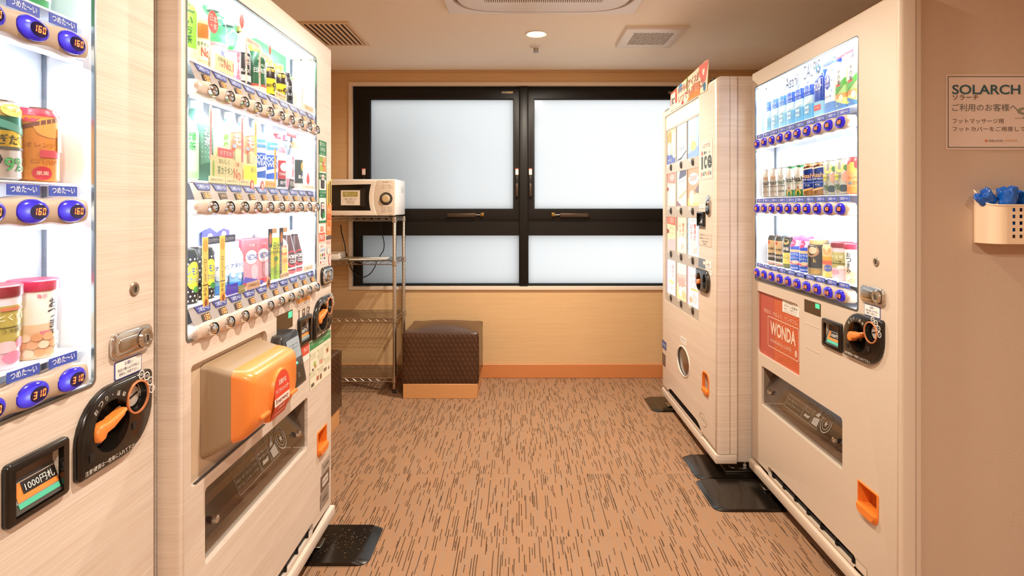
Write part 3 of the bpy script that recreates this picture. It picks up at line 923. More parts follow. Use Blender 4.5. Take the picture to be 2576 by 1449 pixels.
def display_screen(mc, u0, z0, u1, z1):
    d = MB()
    d.panel([(u0, z0), (u1, z0), (u1, z1), (u0, z1)], [], -.001, 0, M('amount_screen', '3d2c1c', .15))
    o = d.build('amount_display', mc.root, None, 0)
    g = MB()
    W, H = u1 - u0, z1 - z0
    g._flat(rr(u1 - W * .30, z1 - H * .42, u1 - W * .05, z1 - H * .06, .002), -.0016, E('4fe39a', 1.1, '2c7d55'))
    g.build('lit_window', o, None, 0)

# --- round-lens selection rails (blue buttons, orange digits)
_BLUE = {}
def blue_button_mesh(price):
    if price in _BLUE: return _BLUE[price]
    rim = M('lens_rim', '2a1f8c', .2, emit=.25, emit_color='2a18c0')
    def lens_mat():
        m, nt, b = base_mat('blue_lens')
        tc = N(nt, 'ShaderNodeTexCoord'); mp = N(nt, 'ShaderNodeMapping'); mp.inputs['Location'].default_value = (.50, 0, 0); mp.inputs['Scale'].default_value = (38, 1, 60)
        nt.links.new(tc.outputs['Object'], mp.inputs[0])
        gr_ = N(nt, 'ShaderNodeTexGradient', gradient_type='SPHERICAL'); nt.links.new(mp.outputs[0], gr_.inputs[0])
        rp = N(nt, 'ShaderNodeValToRGB'); rp.color_ramp.elements[0].color = lin('2a1ca0'); rp.color_ramp.elements[1].color = lin('c4ccff'); rp.color_ramp.elements[1].position = .97  # ramp puts a pale highlight left of centre into the glow colour
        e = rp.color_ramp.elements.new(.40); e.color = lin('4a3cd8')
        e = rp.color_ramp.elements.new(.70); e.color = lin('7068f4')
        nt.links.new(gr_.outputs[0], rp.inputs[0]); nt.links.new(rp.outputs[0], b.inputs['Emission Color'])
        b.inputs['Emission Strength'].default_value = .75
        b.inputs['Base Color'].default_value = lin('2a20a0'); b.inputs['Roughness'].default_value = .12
        MATS['blue_lens'] = m
        return m
    lens = MATS.get('blue_lens') or lens_mat()
    b = MB()
    b.disc(0, 0, [(.0305, .004), (.0305, -.002), (.029, -.0035)], rim, 28, 1, .62, caps=False)
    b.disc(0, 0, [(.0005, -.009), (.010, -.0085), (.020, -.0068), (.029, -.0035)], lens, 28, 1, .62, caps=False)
    b.disc(.0035, -.001, [(.0005, -.0096), (.0165, -.0090)], M('digit_window', '1a1248', .15), 22, 1, .70, caps=False)
    seven_seg(b, price, .0035, -.0005, .0108, E('ff7a3a', 2.0, 'ff6a2a'), lambda x, z: (x, -.0101, z))
    o = b.build('selection_button')
    me = o.data
    bpy.data.objects.remove(o)
    _BLUE[price] = me
    return me

_TAG = {}
def cold_tag_mesh(flat=True):
    if flat in _TAG: return _TAG[flat]
    b = MB()
    if flat:
        b.panel([(-.029, 0), (.029, 0), (.029, .0165), (-.029, .0165)], [], -.001, 0, P('4257b8'))
        b.text('つめた〜い', 0, .0095, .0105, P('f4f6ff'), -.0013, w=.047, bold=.012)
    else:
        b.panel([(-.024, 0), (.024, 0), (.033, .016), (-.033, .016)], [], -.001, 0, P('2d3a80'))
        b.text('つめた〜い', 0, .0085, .0105, P('e8ecff'), -.0013, w=.046, bold=.01)
    o = b.build('cold_drink_tag', None, None, 0); me = o.data; bpy.data.objects.remove(o)
    _TAG[flat] = me
    return me

def rail_blue(mc, z, us, price, u_lo, u_hi, tags=True):
    R = mc.root
    pitch = us[1] - us[0]
    n = 90
    rings = []
    for i in range(n + 1):
        u = u_lo + (u_hi - u_lo) * i / n
        e = min(1, min(u - u_lo, u_hi - u) / .014)
        k = .30 + .70 * math.sqrt(max(0, 1 - (1 - e) ** 2))
        hz_ = (.0215 + .0022 * cos(2 * pi * (u - us[0]) / pitch)) * k
        rings.append([(u, -.012 * k * max(0, cos(a)) ** .6 if abs(a) <= pi / 2 + .01 else .018, z + hz_ * sin(a)) for a in [-pi / 2 + pi * q / 8 for q in range(9)]] + [(u, .020, z + hz_), (u, .020, z - hz_)])
    o = MB().loft(rings, M('rail_beige', 'bda893', .35, coat=.2)).build('button_rail', R)
    b = MB().box(u_lo + .02, .020, z - .016, u_hi - .01, .034, z + .010, INNER, .003)
    b.build('rail_bracket', o)
    me = blue_button_mesh(price); tg_ = cold_tag_mesh(True)
    for u in us:
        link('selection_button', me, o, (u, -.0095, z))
        link('cold_drink_tag', tg_, R, (u - .001, .0025, z + .0245))

# --- chrome-button rails
_CH = {}
def chrome_meshes(price):
    if 'btn' not in _CH:
        b = MB()
        b.disc(0, 0, [(.0185, .004), (.0185, -.003), (.0165, -.0045)], CHROME, 24, 1, .80, caps=False)
        b.disc(0, 0, [(.0165, -.0045), (.0155, -.002), (.0150, -.002)], GAP, 24, 1, .80, caps=False)
        b.disc(0, 0, [(.0005, -.0062), (.007, -.0058), (.012, -.0045), (.0150, -.002)], CHROME, 24, 1, .80, caps=False)
        b.disc(0, -.001, [(.0005, -.0060), (.005, -.0056)], STEEL, 16, 1.3, .7, caps=False)
        o = b.build('selection_button'); _CH['btn'] = o.data; bpy.data.objects.remove(o)
    if price not in _CH:
        b = MB()
        b.rect(-.0165, -.0085, .0165, .0085, -.001, M('price_window', '4a3a30', .3))
        if price: seven_seg(b, price, 0, 0, .0125, E('ff8a4a', 2.2, 'ff7a3a'), lambda x, z: (x, -.0016, z))
        else:
            for k in (-1, 0, 1): b.rect(k * .007 - .0016, -.001, k * .007 + .0016, .0012, -.0016, E('ff8a4a', 2.2, 'ff7a3a'))
        o = b.build('price_display', None, None, 0); _CH[price] = o.data; bpy.data.objects.remove(o)
    return _CH['btn'], _CH[price]

def rail_chrome(mc, z, us, prices, u_lo, u_hi):
    R = mc.root
    pitch = us[1] - us[0]
    n = 110
    rings = []
    for i in range(n + 1):
        u = u_lo + (u_hi - u_lo) * i / n
        e = min(1, min(u - u_lo, u_hi - u) / .016)
        k = .30 + .70 * math.sqrt(max(0, 1 - (1 - e) ** 2))
        c = .5 + .5 * cos(2 * pi * (u - us[0]) / pitch)
        hz_ = (.0165 + .003 * c) * k
        dep = (.010 + .009 * c) * k
        rings.append([(u, -dep * max(0, cos(a)) ** .7, z + hz_ * sin(a)) for a in [-pi / 2 + pi * q / 10 for q in range(11)]] + [(u, .020, z + hz_), (u, .020, z - hz_)])
    o = MB().loft(rings, M('rail_pale', 'c9b6a6', .25, coat=.4)).build('button_rail', R)
    # sloping price strip above the rail
    s = MB()
    s.add([(u_lo + .005, -.004, z + .015), (u_hi, -.004, z + .015), (u_hi, .010, z + .055), (u_lo + .005, .010, z + .055)], [(0, 1, 2, 3)], M('price_strip_grey', 'a39a95', .25))
    s.add([(u_lo + .005, .010, z + .055), (u_hi, .010, z + .055), (u_hi, .022, z + .055), (u_lo + .005, .022, z + .055)], [(0, 1, 2, 3)], INNER)
    s.tube([(u_lo + .005, .009, z + .0555), (u_hi, .009, z + .0555)], .0012, INNER, 6)
    st = s.build('price_strip', R, None, 0)
    tilt = math.atan2(.014, .040)
    for u, p in zip(us, prices):
        btn, pr = chrome_meshes(p)
        b = link('selection_button', btn, o, (u, -.0165, z)); b.rotation_euler = (radians(-8), 0, 0)
        t = link('cold_drink_tag', cold_tag_mesh(False), st, (u - .002, .0035, z + .0385)); t.rotation_euler = (-tilt, 0, 0)
        q = link('price_display', pr, st, (u - .002, -.0010, z + .0265)); q.rotation_euler = (-tilt, 0, 0)

# ---- left near machine, right near machine (same model), left far machine, ice cream machine
U10 = [.088 + .0717 * i for i in range(10)]

def model_a(name, label, X, Y0, left, W, skin, win, us, rail_hi, cab1, ad):
    mc = Machine(name, label, X, Y0, left, W)
    take = (.110, .375, .726, .545)
    extra = [rr(.812, .290, .914, .390, [.03, .03, .004, .004])]
    extra += coin_holes(.747, .758, .943, .903) + [bill_hole(.613, .755, .731, .850)]
    if ad: extra.append(rr(.064, .594, .442, .863, [.022, .004, .026, .010]))
    shell(mc, skin, win, take, extra, .045, .018, .012, cab1, slot=(.17, .80))
    led_strips(mc, win, [win[3] - .010, 1.503 - .030, 1.223 - .030], LED_POWER)
    led_sides(mc, win, LED_POWER * .55)
    for z, pr in ((1.503, '160'), (1.223, '160'), (.943, '310')):
        rail_blue(mc, z, us, pr, .043, rail_hi)
    lock_plate(mc, .833, .943, .948, .994)
    sticker(mc, .846, .904, .922, .938, '3a3f9a', [('お願い', .76, .007, '3a3f8a', .3), ('商品の購入は千円札と', .48, .006, '4a4560', .8), ('硬貨をご利用下さい。', .24, .006, '4a4560', .7)])
    MB().disc(.902, 1.068, [(.006, -.001), (.0105, -.003), (.0135, -.0015), (.0145, 0)], M('keyhole_cover', '9d8a76', .35, .5), 20).box(.901, -.0036, 1.062, .9045, -.0028, 1.074, BLACKM).build('keyhole_cover', mc.root)
    coin_panel(mc, .747, .758, .943, .903)
    bill_slot(mc, .613, .755, .731, .850)
    display_screen(mc, .481, .847, .594, .892)
    g = MB()
    for z in (.718, .805): g.box(.487, -.0012, z - .0012, .586, .0, z + .0012, skin, .0005, 1)
    g.build('blank_reader_cover', mc.root)
    flap(mc, take)
    return_cup(mc, .812, .290, .914, .390)
    return mc

L1 = model_a('drink_vending_machine', 'nearest pale wood drinks machine with blue buttons at the left edge', -.755, .222, True, .972, WOOD_L, (.045, .915, .796, 1.755), [.654 - .0765 * k for k in range(8, -1, -1)] + [.7305], .775, .012, False)
RM = model_a('drink_vending_machine', 'plain beige drinks machine with blue buttons and a red coffee panel', 1.048, 2.58, False, 1.003, BEIGE, (.044, .908, .811, 1.757), U10, .775, .20, True)

# red advertisement panel of the right machine
def ad_panel(mc):
    u0, z0, u1, z1 = .064, .594, .442, .863
    R = mc.root
    a = MB()
    RED1, RED2 = P('b4503e', .35), P('c96038', .35)
    y = .010
    a.rect(u0, z0, u1, z1, y, RED2)
    a.rect(u0, z0, u0 + .145, z1, y - .0005, RED1)
    for k in range(34):                          # fine slanted rays in the right part
        z = z0 - .10 + k * .013
        a.add([(u0 + .145, y - .0004, max(z0, min(z1, z))), (u1, y - .0004, max(z0, min(z1, z + .09))), (u1, y - .0004, max(z0, min(z1, z + .0935))), (u0 + .145, y - .0004, max(z0, min(z1, z + .0025)))], [(0, 1, 2, 3)], P('c25834', .35))
    CR = P('f0c8b0', .4)
    a.text('明日は、今日より、ワンダフル。', (u0 + u1) / 2 + .012, z0 + .192, .017, CR, y - .0012, w=.30)
    f0, g0, f1, g1 = u0 + .088, z0 + .048, u1 - .022, z0 + .175
    for (A, B, C_, D_) in ((f0, g0, f1, g0 + .003), (f0, g1 - .003, f1, g1), (f0, g0, f0 + .003, g1), (f1 - .003, g0, f1, g1)):
        a.rect(A, B, C_, D_, y - .0012, CR)
    a.text('WONDA', (f0 + f1) / 2, g0 + .082, .056, CR, y - .0012, w=.22, bold=.032)
    a.text('WONDERFUL COFFEE', (f0 + f1) / 2 - .018, g0 + .030, .013, CR, y - .0012, w=.185)
    bx, bz = f1 - .022, g0 + .026
    for s in (-1, 1):
        a._flat([(bx + s * (.001 + .008 * sin(t)), bz - .014 * cos(t)) for t in [pi * q / 8 for q in range(9)]][::s], y - .0012, CR)
    p = a.build('advertisement_panel', R, None, 0)
    n = MB()
    n._flat(rr(u0 + .222, z1 - .052, u1 - .018, z1 - .005, [.002, .002, .010, .002]), y - .0016, P('efe3d6'))
    for k, (t, h) in enumerate((('うまい缶珈琲はワンダ', .007), ('デザイン変更中', .016), ('商品デザインが変更になります', .006), ('あしからずご了承ください', .006))):
        n.text(t, (u0 + .222 + u1 - .018) / 2, z1 - .012 - (0, .013, .025, .034)[k], h * .8, P('4a423c'), y - .0020, w=.11)
    n.build('notice_sticker', p, None, 0)
ad_panel(RM)
MB().text('Asahi', .372, 1.712, .046, P('2a3a6a'), .0042, w=.105, bold=.01).build('header_lettering', RM.root, None, 0)
MB().text('CALPIS', .520, 1.722, .050, P('6a86a0'), .0042, w=.12).build('header_lettering', RM.root, None, 0)
MB().rect(.80, .110, .86, .14, -.0008, P('b9a58f')).rect(.804, .114, .856, .136, -.0011, P('d8c7b2')).build('rating_plate', RM.root, None, 0)

# ---- left far machine
L2 = Machine('drink_vending_machine', 'pale wood drinks machine with chrome buttons and an orange box', -.711, 1.205, True, .975)
WIN2 = (.020, .940, .805, 1.750)
TAKE2 = (.092, .415, .722, .590)
shell(L2, WOOD_L, WIN2, TAKE2, coin_holes(.763, .768, .959, .905) + [bill_hole(.632, .775, .745, .868)] + [rr(.812, .335, .910, .432, [.03, .03, .004, .004]), rr(.037, .618, .412, .884, [.010, .010, .024, .010])], .05, .018, .012, .012, slot=(.17, .775))
led_strips(L2, WIN2, [WIN2[3] - .012, 1.495 - .028, 1.229 - .028], LED_POWER * 1.35)
led_sides(L2, WIN2, LED_POWER * .55)
US2 = [.0975 + .0742 * i for i in range(10)]
rail_chrome(L2, 1.495, US2, ['130', '130', '130', '130', '160', '130', '130', '130', '130', '130'], .040, .795)
rail_chrome(L2, 1.229, US2, ['160', '', '160', '150', '150', '150', '150', '130', '130', '150'], .040, .792)
rail_chrome(L2, .953, US2, ['130'] * 6 + ['100', '120', '130', '130'], .036, .795)
lk = MB()
lk.panel(rr(.846, .944, .958, 1.010, .022), [], -.008, 0, BLACKP, .004)
lk.panel(rr(.852, .950, .952, 1.004, .018), [rr(.860, .957, .945, .997, .014)], -.012, -.007, CHROME, .002)
lk.disc(.915, .977, [(.008, -.014), (.017, -.014), (.021, -.008)], CHROME, 24)
lk.disc(.915, .977, [(.010, -.0165), (.011, -.012)], STEEL, 18)
lk.panel(rr(.865, .965, .892, .989, .006), [], -.011, -.007, CHROME, .003)
lk.build('lock_plate', L2.root)
display_screen(L2, .476, .855, .593, .908)
coin_panel(L2, .763, .768, .959, .905)
bill_slot(L2, .632, .775, .745, .868, False)
return_cup(L2, .812, .335, .910, .432)
flap(L2, TAKE2)
g = MB()
g.rect(.627, .917, .745, .930, -.001, P('f0a54e'))
g.text('電子マネーの使い方', .686, .9235, .008, P('7a4a2a'), -.0014, w=.10)
for k, t in enumerate(('商品ボタンを', '電子マネーを', 'レシートを')):
    g.text(t, .646 + k * .040, .909, .006, P('8a6a60'), -.0012, w=.033)
    g.text('押して下さい', .646 + k * .040, .901, .005, P('8a6a60'), -.0012, w=.033)
g.panel(ell(.646, .893, .010, .002, 10), [], -.0012, -.0008, P('6a564a')); g.rect(.643, .870, .649, .890, -.0012, P('6a564a')); g._flat([(.640, .870), (.646, .862), (.652, .870)], -.0012, P('6a564a'))
g.panel([(.675, .868), (.697, .868), (.697, .894), (.675, .894)], [[(.679, .880), (.693, .880), (.693, .890), (.679, .890)]], -.0014, -.0008, P('6a564a'))
g.panel([(.713, .868), (.735, .868), (.735, .894), (.713, .894)], [[(.716, .871), (.732, .871), (.732, .891), (.716, .891)]], -.0014, -.0008, P('6a564a')); g._flat([(.722, .878), (.738, .890), (.742, .886), (.728, .874)], -.0015, P('6a564a'))
g.build('instruction_sticker', L2.root, None, 0)
g = MB(); g._flat(rr(.478, .832, .590, .848, .004), -.001, P('e6bb52'))
g.panel(ell(.487, .840, .0055, .0055, 14), [ell(.487, .840, .004, .004, 14)], -.0015, -.001, P('4a3a20'))
g.text('電子マネーご利用いただけます', .540, .840, .0085, P('5a4520'), -.0014, w=.085); g.build('yellow_sticker', L2.root, None, 0)
# backing of the shallow recess and the disaster-relief box
MB().rect(.030, .612, .420, .890, .012, M('recess_beige', 'cdb59a', .25)).build('recess_back', L2.root)
MB().box(.055, -.0005, .6185, .400, .006, .6215, M('recess_rail', '5a5f66', .3, .8)).build('recess_rail', L2.root)
def relief_box():
    u0, u1 = .100, .372
    def ring(y, zt, zb, ins, r, rb):
        return [(x, y, z) for x, z in rr(u0 + ins, zb, u1 - ins, zt, [rb, rb, r, r], 6)]
    TAUPE = M('box_taupe', '9c8468', .4)
    t = MB().loft([ring(.011, .870, .650, -.006, .012, .02), ring(-.002, .868, .655, 0, .014, .02), ring(-.053, .853, .683, .003, .016, .02)], TAUPE)
    p = t.build('relief_box_base', L2.root, None, 50)
    o = MB().loft([ring(-.0535, .8535, .6825, .0025, .016, .02), ring(-.075, .850, .690, .003, .018, .024), ring(-.092, .845, .704, .006, .020, .03), ring(-.101, .840, .719, .011, .022, .034), ring(-.106, .832, .733, .020, .022, .034)], ORANGE)
    lid = o.build('orange_lid', p, None, 60)
    e = MB()
    cx, cz = .240, .772
    yb = lambda z: -.1065 if z > .735 else -.1065 + (.735 - z) / (.735 - .700) * .013
    # raised tongue that carries the round label
    out = [(cx + .052 * cos(a), cz + .052 * sin(a)) for a in [pi * q / 14 for q in range(15)]]
    poly = [(cx + .047, .700)] + out + [(cx - .047, .700)]
    e.loft([[(x, yb(z) + .003, z) for x, z in poly], [(x, yb(z) - .007, z) for x, z in offset_poly(poly, .003)]], ORANGE)
    for s in (-1, 1):
        e.box(cx + s * .085 - .022, -.1125, .731, cx + s * .085 + .022, -.103, .739, ORANGE, .002)
    tg_ = e.build('label_tongue', lid, None, 40)
    l = MB()
    RED, WH = P('d8432c'), P('f3dfd0')
    mf = lambda x, z: (x, yb(z) - .0085, z)
    def strip(z0, z1, mat, off=0, n=6):
        for k in range(n):
            a, b = z0 + (z1 - z0) * k / n, z0 + (z1 - z0) * (k + 1) / n
            hw = lambda z: (.045 if z < cz else .0455 * math.sqrt(max(0, 1 - ((z - cz) / .0455) ** 2)))
            l.add([(cx - hw(a), yb(a) - .0076 - off, a), (cx + hw(a), yb(a) - .0076 - off, a), (cx + hw(b), yb(b) - .0076 - off, b), (cx - hw(b), yb(b) - .0076 - off, b)], [(0, 1, 2, 3)], mat)
    strip(.702, cz, RED, n=8); strip(cz, cz + .0454, RED, n=14)
    strip(.737, .756, WH, .0004, 2)
    l.text('災害対応', cx, .792, .014, WH, 0, w=.045, bold=.02, mapf=mf)
    l.text('ライフラインベンダー', cx, .772, .012, WH, 0, w=.078, bold=.015, mapf=mf)
    l.text('Emergency', cx, .7465, .015, P('8a3a44'), 0, w=.074, bold=.01, mapf=mf)
    l.text('災害対応', cx, .729, .010, WH, 0, w=.04, bold=.02, mapf=mf)
    l.text('自動販売機', cx, .714, .007, WH, 0, w=.06, mapf=mf)
    l.build('round_label', lid, None, 0)
relief_box()
def card_reader():
    u0, u1 = .435, .556
    S = MB()
    prof = [(.0, .700), (-.050, .690), (-.060, .700), (-.034, .848), (-.028, .856), (.0, .856)]
    def ring(u, ins):
        cy, cz_ = -.025, .775
        return [(u, y + (cy - y) * ins, z + (cz_ - z) * ins) for y, z in prof]
    S.loft([ring(u0, .10), ring(u0 + .006, .02), ring(u0 + .010, 0), ring(u1 - .010, 0), ring(u1 - .006, .02), ring(u1, .10)], M('reader_black', '2a2520', .3, coat=.3))
    b = S.build('card_reader', L2.root, None, 50)
    f = lambda x, z, o=.0012: (x, -.060 + (z - .700) / (.848 - .700) * .026 - o, z)
    q = MB()
    def patch(x0, z0, x1, z1, mat, o=.0012, r=.004):
        q.add([f(x, z, o) for x, z in rr(x0, z0, x1, z1, r)], [tuple(range(len(rr(x0, z0, x1, z1, r))))], mat)
    patch(u0 + .018, .778, u1 - .012, .838, E('b4bcc0', .25, '8a9498'))
    for k in range(2): q.text('▭', u0 + .045 + k * .03, .815, .012, P('7c868c'), 0, mapf=lambda x, z: f(x, z, .002))
    for k in range(4): q.text('ご利用ください', (u0 + u1) / 2, .800 - k * .006, .004, P('7c868c'), 0, w=.06, mapf=lambda x, z: f(x, z, .002))
    q.build('reader_screen', b, None, 0)
    q = MB()
    patch(u0 + .028, .706, u1 - .014, .756, M('reader_ridge', '453a30', .4), .0012, .012); patch(u0 + .031, .709, u1 - .017, .753, M('reader_black2', '241f1b', .3), .0018, .010)
    q.text('▢', (u0 + u1) / 2 + .004, .730, .010, P('b8aea4'), 0, mapf=lambda x, z: f(x, z, .0026))
    q.build('touch_area', b, None, 0)
    X = f((u0 + u1) / 2 + .002, .766, .002)
    MB().lathe([(.0035, 0), (.0036, .001), (.002, .003), (.0003, .0035)], E('36e07a', 6.0, '36e07a'), seg=12, X=Matrix.Translation(X) @ Matrix.Rotation(radians(90), 4, 'X')).build('green_lamp', b)
card_reader()
sticker(L2, .60, .715, .735, .775, 'f0e4d8', [], 'payment_sticker')
g = MB(); g._flat(rr(.655, .737, .730, .772, .003), -.002, P('d8503c')); g.text('PAY', .702, .754, .015, P('f4ddd0'), -.0024); g.build('payment_sticker', L2.root, None, 0)
# green instruction poster beside the relief box
g = MB()
g.rect(.742, .603, .953, .768, -.001, P('ebe6cc'))
g.rect(.742, .738, .953, .768, -.0014, P('3f8f55'))
g.text('電子マネー・マルチマネー端末ご利用方法', .848, .757, .0075, P('dff0de'), -.0018, w=.19); g.text('【対応端末】', .848, .746, .006, P('dff0de'), -.0018, w=.05)
rnd = random.Random(3)
for (cx_, cz_, w_) in ((.775, .722, .05), (.850, .722, .055), (.918, .724, .05), (.775, .660, .055), (.850, .700, .055), (.918, .672, .055), (.850, .655, .055)):
    for k in range(4): g.text('お支払い方法を選びます', cx_, cz_ - k * .0055, .0036, P('a5a26a'), -.0014, w=w_)
    g.rect(cx_ - w_ / 2 - .006, cz_ - .004, cx_ - w_ / 2 - .002, cz_ + .004, -.0014, P('7aa050'))
for (a, b, c, d, col) in ((.778, .677, .795, .692, '9dbf4a'), (.760, .664, .776, .672, '5a4a48'), (.785, .668, .803, .678, 'c88a70'), (.835, .668, .870, .682, 'd8a088'), (.905, .690, .932, .707, 'd09870'), (.912, .694, .920, .704, 'b8c060'),
                        (.752, .610, .780, .622, '6a5a50'), (.805, .618, .826, .634, 'b06a50'), (.838, .614, .856, .632, '8a6048'), (.880, .628, .908, .640, '7a6a60'), (.925, .625, .940, .636, 'a08078')):
    g._flat(rr(a, b, c, d, .003), -.0016, P(col))
g.build('green_instruction_poster', L2.root, None, 0)
# strip of stickers along the right edge
g = MB()
GR = P('1f7a45')
g.rect(.828, 1.172, .906, 1.468, -.001, P('f1ece4'))
for (a, b) in ((1.416, 1.468), (1.328, 1.352), (1.262, 1.290)): g.rect(.828, a, .906, b, -.0013, GR)
g.rect(.828, 1.172, .906, 1.180, -.0013, GR); g.rect(.828, 1.172, .832, 1.468, -.0013, GR); g.rect(.902, 1.172, .906, 1.468, -.0013, GR)
g.text('電子マネー', .867, 1.455, .015, P('e5f2e6'), -.0017, w=.064); g.text('決済可能', .867, 1.437, .014, P('e5f2e6'), -.0017, w=.05); g.text('使えます。', .867, 1.421, .006, P('e5f2e6'), -.0017, w=.06)
g.text('携帯電話でもOK', .867, 1.340, .008, P('e5f2e6'), -.0017, w=.066); g.text('カードでもお買い物', .867, 1.282, .007, P('e5f2e6'), -.0017, w=.066); g.text('便利です', .855, 1.270, .006, P('e5f2e6'), -.0017)
for (a, b, col) in ((.835, 1.386, '8aa83c'), (.869, 1.386, 'e0a070'), (.835, 1.357, 'a0b040'), (.869, 1.357, 'e8904a')): g.rect(a, b, a + .032, b + .025, -.0015, P(col))
g.text('■', .872, 1.384, .020, P('c06a40'), -.0017)
for z in (1.296, 1.192):
    g.panel(rr(.848, z, .884, z + .054, .006), [], -.0022, -.001, P('2c2824')); g.rect(.851, z + .030, .881, z + .050, -.0026, P('e9d6d0')); g.text('¥160', .866, z + .040, .008, P('b8404a'), -.0029)
    g.panel(ell(.866, z + .015, .009, .009, 14), [ell(.866, z + .015, .005, .005, 14)], -.0026, -.0022, P('5a5650'))
g._flat([(.858, 1.186), (.886, 1.192), (.886, 1.214), (.858, 1.206)], -.0030, P('2b8a4c'))
g.build('green_money_sticker', L2.root, None, 0)
g = MB(); g._flat(rr(.826, 1.102, .894, 1.168, .003), -.001, P('f3ece4')); g.rect(.829, 1.105, .891, 1.136, -.0013, P('df5a34'))
g.text('au', .860, 1.150, .020, P('e2643c'), -.0015, bold=.02); g.text('PAY', .860, 1.120, .020, P('f8e9df'), -.0017, w=.05, bold=.02); g.build('payment_sticker', L2.root, None, 0)
g = MB(); g._flat(rr(.826, 1.022, .902, 1.096, .003), -.001, P('ece4de'))
g.text('d払い', .862, 1.088, .010, P('c04a44'), -.0014, w=.035)
g._flat(rr(.838, 1.066, .898, 1.080, .004), -.0014, P('c6d0dc')); g.text('メルペイ', .868, 1.073, .008, P('5a6a90'), -.0017, w=.045)
for k, col in enumerate(('b8b040', '5a564e', 'd0585a')): g._flat(rr(.838 + k * .020, 1.050, .852 + k * .020, 1.061, .003), -.0014, P(col))
g.text('LINE Pay', .856, 1.043, .008, P('6a7078'), -.0014, w=.034); g._flat(rr(.880, 1.038, .894, 1.047, .002), -.0014, P('50686c'))
g._flat(ell(.846, 1.030, .007, .005, 12), -.0014, P('c24a50')); g.text('R Pay', .876, 1.030, .008, P('c08088'), -.0014, w=.03)
g.build('payment_sticker', L2.root, None, 0)
g = MB()
g.add([(.915, -.001, 1.23), (.966, -.001, 1.245), (.967, -.001, 1.335), (.915, -.001, 1.315)], [(0, 1, 2, 3)], P('e9b94a')); 
g.rect(.930, 1.235, .938, 1.315, -.0014, P('5a4a20')); g.rect(.946, 1.245, .958, 1.325, -.0014, P('4a3c18'))
g.add([(.906, -.0012, 1.128), (.962, -.0012, 1.122), (.968, -.0012, 1.240), (.915, -.0012, 1.238)], [(0, 1, 2, 3)], P('ee8a42'))
g.text('つめた〜い', .940, 1.218, .016, P('f6e0cc'), -.0016, w=.04)
g.text('GO', .938, 1.192, .024, P('c04a34'), -.0016, bold=.03); g.text('缶', .938, 1.165, .020, P('a34030'), -.0016); g.text('炭酸', .930, 1.148, .016, P('f4dfd0'), -.0016)
g.rect(.908, 1.108, .962, 1.122, -.0012, P('5a443a')); g.rect(.912, 1.094, .956, 1.104, -.0012, P('e2a8a0'))
g.build('orange_drink_sticker', L2.root, None, 0)
g = MB(); g._flat(ell(.925, 1.066, .010, .013, 16), -.001, P('9fa4a4')); g._flat(ell(.925, 1.066, .008, .011, 16), -.0014, P('e8e8e4')); g._flat(ell(.945, 1.033, .012, .022, 18), -.001, P('d8605c')); g._flat(ell(.945, 1.033, .008, .017, 18), -.0014, P('f0d8d0')); g.build('small_round_sticker', L2.root, None, 0)
for (a, b, c, d, col, txt) in ((.862, .262, .950, .300, 'a89c8c', '■ ◢ 自動販売機'), (.848, .200, .940, .258, '6d5748', '住所表示'), (.842, .140, .935, .196, '94867a', '管理番号')):
    g = MB(); g.rect(a, b, c, d, -.001, P(col))
    if txt == '住所表示': g._flat(rr(a + .015, b + .014, c - .015, d - .014, .006), -.0014, P('d9cec2'))
    g.text(txt, (a + c) / 2, (b + d) / 2, .010, P('4a3f36'), -.0018, w=(c - a) * .6)
    g.build('address_label', L2.root, None, 0)

